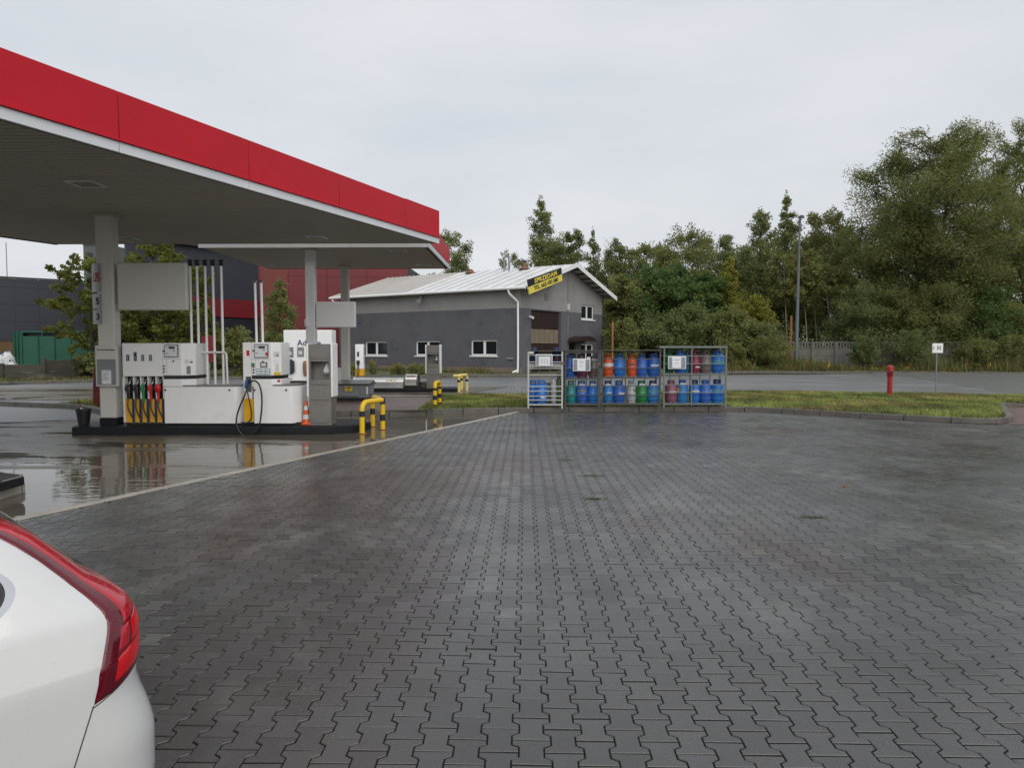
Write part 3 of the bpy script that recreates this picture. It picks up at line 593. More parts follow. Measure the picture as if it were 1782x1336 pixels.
# ================================================================== CANOPIES
ZS = 4.60
C1 = np.array([-2.351, 19.2, 0]); C0 = np.array([-6.44, 8.733, 0]); CD = (C1 - C0) / np.linalg.norm(C1 - C0)
CN = np.array([CD[1], -CD[0], 0])
C2x = -12.7
def can_x(y): return C1[0] + (y - C1[1]) * CD[0] / CD[1]
YF = -3.0
WID = C1[0] - C2x
can = thing('fuel_canopy', (-8.4, 14.98, 0.0), 'large near canopy with wide red fascia on a thick cream column', 'canopy')
m_ = MB()
ys = YF
while ys < 19.12:
    y1 = min(ys + 0.128, 19.15)
    m_.prism([(can_x(ys) - 0.09, ys), (can_x(y1) - 0.09, y1), (can_x(y1) - WID + 0.1, y1), (can_x(ys) - WID + 0.1, ys)], ZS + 0.012, ZS + 0.05)
    ys += 0.15
tag(m_.build('soffit', 'soffit', can, smooth=False), kind='stuff')
MB().prism([(can_x(YF), YF), (C1[0], 19.2), (C2x, 19.2), (can_x(YF) - WID, YF)], ZS + 0.06, ZS + 0.70).build('roof_deck', 'dark_steel', can)
# fascia panels along the diagonal front, joints as photographed
jx = [205, 430, 587, 703]
js = sorted([float((onplane(x, 300, C1, CD) - C1) @ CD) for x in jx])
step = js[1] - js[0]
js = [js[0] - step * k for k in range(6, 0, -1)] + js + [0.0]
for a, b in zip(js[:-1], js[1:]):
    lst = b == 0.0
    P = C1 + CD * (a + 0.006); ln = b - a - 0.012 if not lst else b - a - 0.006
    MB().obox(P, CD, CN, ln, 0.05, ZS + 0.185, ZS + 0.86 + (0.012 if lst else 0)).build('fascia_panel', 'red', can, bevel=0.006)
    MB().obox(P, CD, CN, ln, 0.085, ZS + 0.155, ZS + 0.180).build('drip_lip', 'red', can)
    MB().obox(P, CD, CN, ln, 0.045, ZS, ZS + 0.150).build('trim_panel', 'trim', can, bevel=0.004)
P = C1 + CD * js[0]
MB().obox(C1 + CD * js[0] - CN * 0.005, CD, -CN, -js[0], 0.06, ZS + 0.005, ZS + 0.84).build('fascia_frame', 'dark_steel', can)
MB().box(C2x - 0.03, C1[0] - 0.01, 19.205, 19.25, ZS + 0.02, ZS + 0.70).build('rear_fascia', 'dark_steel', can)
QL = np.array([C2x, 19.2, 0])
MB().obox(QL + CD * -22, CD, -CN, 22, 0.05, ZS, ZS + 0.85).build('rear_fascia', 'dark_steel', can)
def downlight(P, z, par):
    o = MB()
    o.box(P[0] - 0.24, P[0] + 0.24, P[1] - 0.24, P[1] - 0.19, z - 0.015, z + 0.01); o.box(P[0] - 0.24, P[0] + 0.24, P[1] + 0.19, P[1] + 0.24, z - 0.015, z + 0.01)
    o.box(P[0] - 0.24, P[0] - 0.19, P[1] - 0.19, P[1] + 0.19, z - 0.015, z + 0.01); o.box(P[0] + 0.19, P[0] + 0.24, P[1] - 0.19, P[1] + 0.19, z - 0.015, z + 0.01)
    f = o.build('downlight', 'trim', par); MB().box(P[0] - 0.19, P[0] + 0.19, P[1] - 0.19, P[1] + 0.19, z - 0.004, z + 0.009).build('lamp_glass', 'steel', f)
for p in [(150, 320), (552, 413), (222, 414.5)]: downlight(G(p[0], p[1], ZS), ZS, can)
downlight((-12.5, 10), ZS, can)
YC = 15.0
xA0, xA1 = X(169, 14.87), X(195.5, 14.87)
colA = MB().box(xA0 + 0.02, xA1 + 0.05, 14.87, 15.13, 0.32, ZS + 0.01).build('column', 'column', can, bevel=0.02)
MB().box(xA0 + 0.015, xA1 + 0.055, 14.865, 15.135, 0.165, 0.318).build('column_base', 'kerbpaint', can)
MB().box(xA0 - 0.06, xA1 + 0.14, 14.8, 15.2, ZS - 0.03, ZS + 0.008).build('column_cap', 'soffit', can)

Z2 = ZS + 0.02
can2 = thing('fuel_canopy', (-6.0, 22.2, 0), 'second lower canopy behind, red side fascia and two thin columns', 'canopy')
c2x0, c2x1, c2y0, c2y1 = -9.2, -2.74, 20.0, 25.4
m_ = MB(); ys = c2y0 + 0.09
while ys < c2y1 - 0.1:
    m_.box(c2x0 + 0.05, c2x1 - 0.10, ys, ys + 0.128, Z2 + 0.012, Z2 + 0.05); ys += 0.15
tag(m_.build('soffit', 'soffit', can2, smooth=False), kind='stuff')
MB().box(c2x0, c2x1, c2y0, c2y1, Z2 + 0.06, Z2 + 0.62).build('roof_deck', 'dark_steel', can2)
for k in range(3):
    a = c2x0 + (c2x1 - c2x0) / 3 * k
    MB().box(a + 0.004, a + (c2x1 - c2x0) / 3 - 0.004, c2y0 - 0.05, c2y0 - 0.002, Z2, Z2 + 0.12).build('trim_panel', 'frame', can2)
ky = [c2y0 - 0.05, 22.0, 24.3, c2y1]
for a, b in zip(ky[:-1], ky[1:]):
    MB().box(c2x1 + 0.002, c2x1 + 0.05, a + 0.004, b - 0.004, Z2 + 0.155, Z2 + 0.72).build('fascia_panel', 'red', can2)
    MB().box(c2x1 + 0.002, c2x1 + 0.04, a + 0.004, b - 0.004, Z2, Z2 + 0.145).build('trim_panel', 'trim', can2)
MB().box(c2x0, c2x1 - 0.002, c2y1 + 0.002, c2y1 + 0.05, Z2 + 0.01, Z2 + 0.7).build('rear_fascia', 'red', can2)
for p in [(693, 436.5), (738, 461.5), (462, 461)]: downlight(G(p[0], p[1], Z2), Z2, can2)
for (pxl, pxr, Yc) in ((532.5, 546.5, 20.3), (593.5, 605, 24.4)):
    x0, x1 = X(pxl, Yc), X(pxr, Yc)
    MB().box(x0, x1 + 0.03, Yc, Yc + 0.25, 0.11, Z2 + 0.01).build('column', 'column' if Yc > 22 else 'white', can2, bevel=0.015)
    MB().box(x0 - 0.06, x1 + 0.1, Yc - 0.05, Yc + 0.3, Z2 - 0.02, Z2 + 0.008).build('column_cap', 'soffit', can2)

# boards hanging on the columns
def board(px0, px1, py0, py1, Y, label, m='white', th=0.12):
    x0, x1 = X(px0, Y), X(px1, Y); z0, z1 = Z(py1, Y, px0), Z(py0, Y, px0)
    t = thing('column_board', ((x0 + x1) / 2, Y, z0), label, 'board')
    MB().box(x0, x1, Y, Y + th, z0, z1).build('panel', m, t, bevel=0.03)
    MB().box(x0 - 0.05, x0 + 0.06, Y + 0.03, Y + 0.09, z0 + 0.15, z1 - 0.15).build('bracket', 'steel', t)
    return t
board(206, 327, 457, 540, 14.92, 'blank grey board on thick near column, beside the pipe bundle', 'column')
board(550, 619, 525, 570, 20.33, 'small blank white board on thin column behind the towel stand')
MB_ = thing('junction_box', (X(533, 20.25), 20.2, 2.9), 'small white junction box on the thin white column', 'box')
MB().box(X(530.5, 20.2), X(535.5, 20.2), 20.2, 20.29, Z(568, 20.2), Z(555, 20.2)).build('casing', 'white', MB_, bevel=0.01)
MB().tube([(X(533, 20.2), 20.27, Z(555, 20.2)), (X(533, 20.2), 20.285, Z(500, 20.2))], 0.012, 6).build('cable', 'white', MB_)
# column number signs
for py0, py1, s_, mm, lab, sz in ((458, 508, 'LPG', 'ink_red', 'curved aluminium sign reading LPG on near column', 0.26), (511.5, 537.5, '5', 'ink', 'curved aluminium number 5 sign below the LPG sign', 0.19), (539, 564, '3', 'ink', 'curved aluminium number 3 sign, lowest on near column', 0.19)):
    Y = 14.83; x0, x1 = X(158.5, Y), X(177, Y); z0, z1 = Z(py1, Y, 160), Z(py0, Y, 160)
    t = thing('number_sign', ((x0 + x1) / 2, Y, z0), lab, 'sign')
    pts = [(x0 + (x1 - x0) * f, 14.83 + 0.10 * (1 - f) ** 2) for f in np.linspace(0, 1, 7)]
    MB().prism(pts + [(p[0], p[1] + 0.02) for p in pts[::-1]], z0, z1).build('face', 'alu', t)
    MB().box(x0 + 0.0, x1, 14.955, 15.03, z0 - 0.008, z1 + 0.008).build('backing', 'black', t)
    text(s_, sz, mm, t, ((x0 + x1) / 2 + 0.05, Y - 0.004 if len(s_) == 1 else Y - 0.003, (z0 + z1) / 2), (1, 0, 0), (0, 0, 1), 0.006, sx=0.34 if len(s_) == 3 else 0.8)
# info panel
Y = 14.78; x0, x1 = X(165, Y), X(203.5, Y); z0, z1 = Z(672.5, Y, 180), Z(601, Y, 180)
t = thing('information_panel', ((x0 + x1) / 2, Y, z0), 'grey framed information panel fixed on the near column', 'sign')
MB().box(x0, x1, Y, Y + 0.08, z0, z1).build('frame', 'column', t, bevel=0.01)
zi = Z(664 - 39, Y, 180)
MB().box(x0 + 0.035, x1 - 0.035, Y - 0.006, Y - 0.001, z0 + 0.035, zi).build('grey_field', 'grey_panel', t)
xp0, xp1 = X(176, Y), X(192.5, Y)
MB().box(xp0, xp1, Y - 0.011, Y - 0.007, Z(668, Y, 180), Z(644, Y, 180)).build('notice', 'paper', t)
m_ = MB()
for i, q in enumerate((646, 650, 652.5, 655, 657.5, 660)):
    m_.box(xp0 + 0.02, xp1 - (0.02 if i == 0 else rnd.uniform(0.03, 0.1)), Y - 0.0145, Y - 0.012, Z(q + 0.9, Y, 180), Z(q, Y, 180))
m_.build('print', 'ink_grey', t)
text('Dla Państwa bezpieczeństwa', 0.038, 'ink', t, ((x0 + x1) / 2, Y - 0.004, Z(608.5, Y, 180)), (1, 0, 0), (0, 0, 1), 0.0012, sx=0.86)
t = thing('extinguisher_box', (X(168, 15.2), 15.2, 0.7), 'dark red extinguisher case hanging behind the near column', 'extinguisher')
prof = [(X(160, 15.2), Z(700, 15.2, 170)), (X(162, 15.2), Z(643, 15.2, 170)), (X(166, 15.2), Z(637, 15.2, 170)), (X(180, 15.2), Z(637, 15.2, 170)), (X(180, 15.2), Z(706, 15.2, 170)), (X(165, 15.2), Z(706, 15.2, 170))]
MB().vprism(prof[::-1], 15.16, 15.42).build('case', 'red_dark', t, bevel=0.02)
MB().box(X(163, 15.2), X(168, 15.2), 15.2, 15.26, Z(655, 15.2, 170), Z(639, 15.2, 170)).build('tag', 'pale_yellow', t)

# ================================================================== ISLANDS
def island(name, poly, h, label, cap='kerbpaint'):
    P = np.mean(np.array(poly), 0)
    t = thing(name, (P[0], P[1], 0), label, 'island')
    n = len(poly); c = P
    inner = [tuple(np.array(p) + (c - np.array(p)) / np.linalg.norm(c - np.array(p)) * 0.035) for p in poly]
    A = sum(poly[i][0] * poly[(i + 1) % n][1] - poly[(i + 1) % n][0] * poly[i][1] for i in range(n))
    pp, qq = (poly, inner) if A > 0 else (poly[::-1], inner[::-1])
    vs = [(p[0], p[1], -0.02) for p in pp] + [(p[0], p[1], h - 0.02) for p in pp] + [(p[0], p[1], h) for p in qq]
    fs = [(i, (i + 1) % n, n + (i + 1) % n, n + i) for i in range(n)] + [(n + i, n + (i + 1) % n, 2 * n + (i + 1) % n, 2 * n + i) for i in range(n)] + [tuple(range(2 * n, 3 * n))]
    MB().add(vs, fs).build('kerb_body', cap, t, ang=25)
    return t
IZ = 0.17
isl1 = island('pump_island', [(-9.55, 14.75), (-9.4, 14.48), (-4.05, 14.72), (-3.62, 15.0), (-3.45, 15.75), (-3.8, 16.2), (-9.3, 16.1), (-9.62, 15.7)], IZ, 'long black kerbed island carrying the white fuel pumps')
MB().box(X(214, 14.85), X(520, 14.85), 14.9, 15.75, IZ - 0.01, 0.235).build('plinth', 'black', isl1)
pn = G(45, 858); 
q1, q2, q3, q4 = [G(a_, b_, 0.235)[:2] for a_, b_ in ((42, 829), (39, 824.5), (0, 820.5), (0, 840))]
f1, f4 = G(44, 855)[:2], G(0, 869.5)[:2]
isl0 = island('pump_island', [tuple(f1), tuple(q2), tuple(q2 + (q3 - q2) * 4), tuple(f1 + (f4 - f1) * 4)], 0.13, 'pale concrete island end with black top at left edge', 'edging')
MB().prism([tuple(q1), tuple(q2), tuple(q2 + (q3 - q2) * 4.2), tuple(q1 + (q4 - q1) * 4.2)], 0.132, 0.235).build('rubber_top', 'kerbpaint', isl0, bevel=0.012)
ctr = (q1 + q2 + q3 + q4) / 4
MB().tube([(*(q3 + (q2 - q3) * 0.1 + (ctr - q3) * 0.2), 0.236), (*(q2 + (ctr - q2) * 0.25), 0.236), (*(q1 + (ctr - q1) * 0.2), 0.236), (*(q4 + (ctr - q4) * 0.2), 0.236)], 0.008, 5).build('worn_line', 'edging', isl0)
isl2 = island('pump_island', [(-4.75, 28.9), (-2.9, 29.05), (-2.75, 29.6), (-2.95, 30.4), (-11, 30.4), (-11, 28.8)], 0.16, 'far black kerbed island under the steel tank covers')

# ================================================================== PUMPS
YP = 14.8
def px_box(mb, x0, x1, y0, y1, Y0, Y1, xr=None):
    xr = xr if xr is not None else (x0 + x1) / 2
    mb.box(X(x0, YP), X(x1, YP), Y0, Y1, Z(y1, YP, xr), Z(y0, YP, xr)); return mb
def nozzle(t, cx, m_grip, Yn):
    """pistol nozzle hanging in its recess, grip, guard, spout"""
    x = X(cx, YP); zt = Z(664, YP, cx); zb = Z(692, YP, cx)
    o = MB(); o.tube([(x + 0.035, Yn + 0.02, zt + 0.06), (x + 0.02, Yn - 0.03, zt - 0.03), (x - 0.02, Yn - 0.05, zt - 0.10)], [0.012, 0.017, 0.02], 8)
    n = o.build('nozzle', 'chrome', t)
    MB().tube([(x - 0.01, Yn - 0.05, zt - 0.06), (x - 0.03, Yn - 0.06, zt - 0.14), (x - 0.01, Yn - 0.05, zt - 0.22), (x - 0.005, Yn - 0.045, zb)], [0.034, 0.042, 0.03, 0.026], 10).build('grip', m_grip, n)
    return x, zb, n
def hose(t, x, zb, Yn, xe, ze, name='hose'):
    pts = []
    for f in np.linspace(0, 1, 12):
        zz = zb + (ze - zb) * f
        pts.append((x + (xe - x) * f ** 2.0 - 0.015 * math.sin(math.pi * f), Yn - 0.05 - 0.03 * math.sin(math.pi * f), zz))
    MB().tube(pts, 0.014, 8).build(name, 'black', t)

p1 = thing('fuel_pump', (X(275, YP), YP, IZ), 'wide white fuel pump with five coloured nozzles, beside the near column', 'fuel pump', 'fuel pumps')
Zt = Z(597, YP, 275)
MB().box(X(212, YP), X(282.3, YP), YP, YP + 0.75, Z(655, YP, 250), Zt).build('upper_cabinet', 'white', p1, bevel=0.012)
MB().box(X(213, YP), X(282.2, YP), YP + 0.14, YP + 0.75, 0.24, Z(655.4, YP, 250)).build('lower_cabinet', 'black', p1)
MB().box(X(212, YP), X(214.6, YP), YP, YP + 0.70, 0.24, Z(655.3, YP, 214)).build('side_panel', 'white', p1)
cols = [(217, 229.5), (231, 242), (244, 255), (257, 269), (270.3, 281.7)]
grips = ['black', 'black', 'green_btn', 'red_btn', 'red_btn']
for i, (a, b) in enumerate(cols):
    o = MB(); px_box(o, b - 0.2, b + 1.3, 655.4, 694, YP + 0.01, YP + 0.14); o.build('divider', 'white', p1)
    o = MB(); px_box(o, a - 1.3, a + 0.6, 670, 694, YP + 0.005, YP + 0.135); o.build('nozzle_guard', 'white', p1, bevel=0.008)
    o = MB(); px_box(o, a - 2 if i == 0 else a, b - 4.2, 694.5, 735, YP + 0.03, YP + 0.10); o.build('yellow_panel', 'pump_yellow', p1)
    o = MB(); px_box(o, b - 3.9, b - 3.2, 694.5, 737, YP + 0.02, YP + 0.11); px_box(o, b + 0.6, b + 1.2, 694.5, 737, YP + 0.02, YP + 0.11); o.build('rail', 'alu', p1)
    x, zb, n_ = nozzle(p1, a + 3.5, grips[i], YP + 0.06)
    if i in (2, 3, 4): MB().tube([(x - 0.005, YP + 0.01, zb + 0.02), (x - 0.005, YP + 0.005, zb - 0.10)], 0.024, 10).build('sleeve', grips[i], p1)
    if i == 4: MB().lathe([(0.0, -0.09), (0.05, -0.08), (0.075, 0), (0.05, 0.07), (0.0, 0.09)], (x - 0.01, YP + 0.0, Z(675, YP, a)), 10).build('nozzle_bag', 'red_btn', p1)
    hose(p1, x, zb, YP + 0.06, X(b - 1, YP), 0.32)
for k, (a, m1, h0) in enumerate(((222, 'ink', 617), (235, 'ink', 612.5), (248, 'green_btn', 617), (261.5, 'green_btn', 617))):
    o = MB(); px_box(o, a - 2.6, a + 2.6, h0, 628, YP - 0.004, YP - 0.001, 250); fl = o.build('fuel_label', m1, p1)
    o = MB(); px_box(o, a - 1.2, a + 1.2, h0 + 1, h0 + 2.2, YP - 0.007, YP - 0.005, 250); px_box(o, a - 0.8, a + 0.8, 619.5, 626.5, YP - 0.007, YP - 0.005, 250); o.build('print', 'ink_grey', fl)
def display_unit(p, xa, xb, xc, scr, sgn=1):
    """front part xa..xb, canted right cheek xb..xc (pixel columns), screen rectangle"""
    Xa, Xb, Xc = X(xa, YP), X(xb, YP), X(xc, YP); yb = YP + 0.17
    poly = [(Xa, YP - 0.01), (Xb, YP - 0.01), (Xc - 0.03, yb), (Xc - 0.03, YP + 0.72), (Xa, YP + 0.72)]
    MB().prism(poly, Z(653.5, YP, xa), Zt).build('display_unit', 'white', p, bevel=0.012)
    pol2 = [(Xa + 0.01, YP + 0.01), (Xb - 0.01, YP + 0.01), (Xc - 0.06, yb + 0.02), (Xc - 0.06, YP + 0.70), (Xa + 0.01, YP + 0.70)]
    MB().prism(pol2, Z(659.5, YP, xa), Z(653.6, YP, xa)).build('dark_band', 'black_gloss', p)
    MB().prism(poly, Z(672.5, YP, xa), Z(659.6, YP, xa)).build('lower_band', 'white', p, bevel=0.008)
    x0, x1, y0, y1 = scr
    o = MB(); px_box(o, x0, x1, y0, y1, YP - 0.03, YP - 0.011); f = o.build('screen_frame', 'black', p, bevel=0.006)
    o = MB(); px_box(o, x0 + 1.2, x1 - 1.2, y0 + 1.2, y1 - 1.2, YP - 0.034, YP - 0.031); o.build('screen_face', 'trim', f)
    o = MB(); px_box(o, x0 + 8, x1 - 5.5, y0 + 3, y0 + 7.3, YP - 0.038, YP - 0.035); px_box(o, x1 - 9, x1 - 5.5, y0 + 9.3, y0 + 10.6, YP - 0.038, YP - 0.035); o.build('readout', 'screen', f)
    o = MB(); px_box(o, x0 + 2.5, x0 + 6.5, y0 + 14.5, y0 + 16, YP - 0.038, YP - 0.035); px_box(o, x0 + 2.5, x0 + 7, y0 + 4, y0 + 5, YP - 0.038, YP - 0.035); o.build('print', 'ink_grey', f)
    o = MB()
    for (q, r_) in ((x0 - 2.3, y0 + 11), (x0 + 14.5, y1 + 6.8), (x0 - 1.8, y1 + 15.7), (x0 - 1.7, y1 + 20.7), (x0 - 1.6, y1 + 25.6)):
        c = at(q, r_, YP - 0.02); o.tube([(c[0], YP - 0.008, c[2]), (c[0], YP - 0.03, c[2])], 0.017, 10)
    o.build('lock', 'ink', p)
    o = MB(); px_box(o, xa + 1.0, xb - 0.3, y1 + 2.6, y1 + 3.1, YP - 0.013, YP - 0.0105); px_box(o, xa + 7, xa + 7.4, y1 + 3.2, 651, YP - 0.013, YP - 0.0105); o.build('door_seam', 'ink_grey', p)
    # stickers on the canted cheek
    d = np.array([Xc - 0.03 - Xb, yb - YP + 0.01, 0]); ln = np.linalg.norm(d); d /= ln; nn = np.array([d[1], -d[0], 0])
    def cheek(f0, f1, ya, yb_, m):
        a = np.array([Xb, YP - 0.01, 0]) + d * ln * f0 + nn * 0.002
        MB().obox(a, d, nn, ln * (f1 - f0), 0.003, Z(yb_, YP, xb), Z(ya, YP, xb)).build('sticker', m, p)
    return cheek
ck = display_unit(p1, 282.7, 315, 336.5, (287, 311, 599.7, 621.4))
ck(.25, .48, 625, 633, 'cone_white'); ck(.55, .8, 625, 632.5, 'paper'); ck(.57, .78, 629, 631.5, 'red_dark'); ck(.35, .62, 637, 651, 'grey_panel')
def skirt(p, xa, xb, xc, ya=673, bolts=()):
    Xa, Xb, Xc = X(xa, YP), X(xb, YP), X(xc, YP)
    MB().prism([(Xa, YP - 0.015), (Xb, YP - 0.015), (Xc - 0.02, YP + 0.20), (Xc - 0.02, YP + 0.72), (Xa, YP + 0.72)], Z(736.5, YP, xa), Z(ya, YP, xa)).build('skirt', 'white', p, bevel=0.008)
    MB().prism([(Xa, YP + 0.0), (Xb - 0.02, YP + 0.0), (Xc - 0.05, YP + 0.2), (Xc - 0.05, YP + 0.70), (Xa, YP + 0.70)], Z(ya, YP, xa) + 0.001, Z(ya, YP, xa) + 0.035).build('top_tray', 'steel', p)
    o = MB()
    for q in bolts:
        c = at(q, 678.5, YP); o.tube([(c[0], YP - 0.012, c[2]), (c[0], YP - 0.03, c[2])], 0.02, 10)
    o.build('lock', 'ink', p)
skirt(p1, 284.3, 408, 421.5, 673, (288.5, 400))

p2 = thing('fuel_pump', (X(460, YP), YP, IZ), 'narrow white fuel pump with one blue nozzle on a looped hose', 'fuel pump', 'fuel pumps')
MB().box(X(422, YP), X(436.8, YP), YP + 0.0, YP + 0.72, 0.24, Zt + 0.015).build('side_cabinet', 'white', p2, bevel=0.012)
o = MB(); px_box(o, 427, 436.5, 655, 682, YP - 0.006, YP - 0.001); o.build('nozzle_niche', 'dark_steel', p2)
o = MB(); px_box(o, 423, 440, 693.5, 733, YP - 0.02, YP - 0.016); o.build('yellow_panel', 'pump_yellow', p2)
Zt = Z(595.5, YP, 440)
ck = display_unit(p2, 437.2, 472.5, 486.8, (443, 467.5, 599, 622.5))
ck(.2, .8, 612, 621, 'cone_white'); ck(.45, .7, 617, 619.5, 'ink'); ck(.2, .75, 624, 631, 'paper'); ck(.35, .75, 633, 646, 'cone_white'); ck(.2, .9, 647.5, 652.8, 'sticker_y'); ck(.55, .85, 661, 665, 'red_btn')
skirt(p2, 440.4, 505.5, 518, 672, (444, 498.5))
o = MB(); px_box(o, 453, 465, 630, 639, YP - 0.018, YP - 0.011); k_ = o.build('card_reader', 'black', p2)
o = MB(); px_box(o, 454.6, 463.4, 631.3, 637.6, YP - 0.022, YP - 0.019); o.build('reader_face', 'cone_white', k_)
o = MB(); px_box(o, 446, 470, 641, 652, YP - 0.014, YP - 0.011); k_ = o.build('instruction_strip', 'teal_tag', p2)
for j in range(3):
    for i in range(2):
        o = MB(); px_box(o, 446.6 + j * 7.8, 453.3 + j * 7.8, 642 + i * 5, 645.5 + i * 5, YP - 0.018, YP - 0.015); o.build('pictogram', 'paper', k_)
c = at(441, 634, YP); MB().tube([(c[0], YP - 0.01, c[2]), (c[0], YP - 0.04, c[2])], 0.034, 12).build('button', 'green_btn', p2)
o = MB(); px_box(o, 429, 434, 609.5, 619, YP - 0.005, YP - 0.001); px_box(o, 463, 467, 613, 618.5, YP - 0.042, YP - 0.039); o.build('fuel_label', 'red_btn', p2)
x = X(430, YP)
n_ = MB().tube([(X(430.5, YP), YP - 0.05, Z(660, YP, 430)), (X(429.5, YP), YP - 0.07, Z(667, YP, 430)), (X(428, YP), YP - 0.07, Z(675, YP, 430))], [0.028, 0.032, 0.02], 10).build('nozzle', 'blue_pl', p2)
MB().tube([(X(428, YP), YP - 0.07, Z(674, YP, 430)), (X(427.3, YP), YP - 0.07, Z(681, YP, 430))], [0.016, 0.014], 8).build('spout', 'chrome', n_)
MB().tube([(X(433, YP), YP - 0.05, Z(661, YP, 430)), (X(438, YP), YP - 0.06, Z(664, YP, 430))], [0.03, 0.026], 8).build('swivel', 'black', n_)
def smooth_path(ctrl, n=8):
    c = [Vector(p) for p in ctrl]; c = [c[0] * 2 - c[1]] + c + [c[-1] * 2 - c[-2]]; res = []
    for i in range(1, len(c) - 2):
        for k in range(n):
            t_ = k / n; p0, p1_, p2_, p3 = c[i - 1], c[i], c[i + 1], c[i + 2]
            res.append(0.5 * ((2 * p1_) + (-p0 + p2_) * t_ + (2 * p0 - 5 * p1_ + 4 * p2_ - p3) * t_ ** 2 + (-p0 + 3 * p1_ - 3 * p2_ + p3) * t_ ** 3))
    return res + [c[-2]]
hp = [(437, 663), (445, 662.5), (453, 670), (457.5, 688), (457.5, 712), (453.5, 738), (444, 752), (432, 758.5), (421, 752), (413.8, 738), (414, 722), (419, 705), (425, 690), (427.3, 681)]
MB().tube(smooth_path([(X(a, YP - 0.1), YP - 0.12 - 0.14 * math.sin(math.pi * i / 13), Z(b, YP - 0.1, a)) for i, (a, b) in enumerate(hp)]), 0.017, 8).build('hose', 'black', p2)
hp = [(430, 682), (433, 695), (436, 712), (436, 726), (431, 734), (424, 737), (420, 739)]
MB().tube(smooth_path([(X(a, YP - 0.03), YP - 0.06, Z(b, YP, a)) for a, b in hp]), 0.013, 8).build('vapour_hose', 'black', p2)

# hose mast behind pump one: five uprights and a frame
t = thing('pipe_rack', (X(365, 15.3), 15.3, 0.9), 'five tall white vertical pipes in a frame between the pumps', 'pipes')
Yq = 15.25
for k, (a, b) in enumerate(((332.5, 339), (344.5, 349), (358.5, 363), (371.8, 377), (386.5, 392.5))):
    zt_, zb_ = Z(463, Yq, a), Z(669, Yq, a)
    q = MB().tube([(X(a + 1.2, Yq), Yq, zt_), (X(a + 1.8, Yq), Yq, zb_)], 0.026, 10).build('pipe', 'white', t)
    MB().lathe([(0.03, 0), (0.05, 0.02), (0.055, 0.05), (0.03, 0.06), (0.045, 0.08), (0.045, 0.10)], (X(a + 1.2, Yq), Yq, zt_), 10).build('cap', 'black', q)
    MB().tube([(X(a - 2.5, Yq), Yq, zt_ + 0.11), (X(a + 4.8, Yq), Yq, zt_ + 0.12)], 0.022, 6).build('pulley', 'black', q)
MB().tube([(X(335, Yq), Yq - 0.04, Z(613, Yq, 340)), (X(393, Yq), Yq - 0.04, Z(613, Yq, 340)), (X(395, Yq), Yq - 0.04, Z(616, Yq, 340)), (X(396.5, Yq), Yq - 0.04, Z(668, Yq, 340))], 0.022, 8).build('frame', 'white', t)
t = thing('pipe_rack', (X(450, 15.3), 15.3, 0.9), 'two shorter white vertical pipes behind the narrow pump', 'pipes')
for a in (445.8, 456.5):
    q = MB().tube([(X(a, Yq), Yq, Z(492, Yq, a)), (X(a + 1.5, Yq), Yq, Z(640, Yq, a))], 0.026, 10).build('pipe', 'white', t)
    MB().tube([(X(a - 2.4, Yq), Yq - 0.03, Z(488.5, Yq, a)), (X(a + 2.6, Yq), Yq - 0.02, Z(491, Yq, a))], 0.032, 8).build('cap', 'chrome', q)
t = thing('red_sign', (X(361, 33), 33, 1.4), 'plain red board on a post seen between the white pipes', 'sign')
MB().box(X(350.5, 33), X(373.5, 33), 33, 33.06, Z(630, 33), Z(584, 33)).build('face', 'red_dark', t)
MB().box(X(360.8, 33), X(363.2, 33), 33.07, 33.12, 0.0, Z(585, 33)).build('post', 'galv', t)

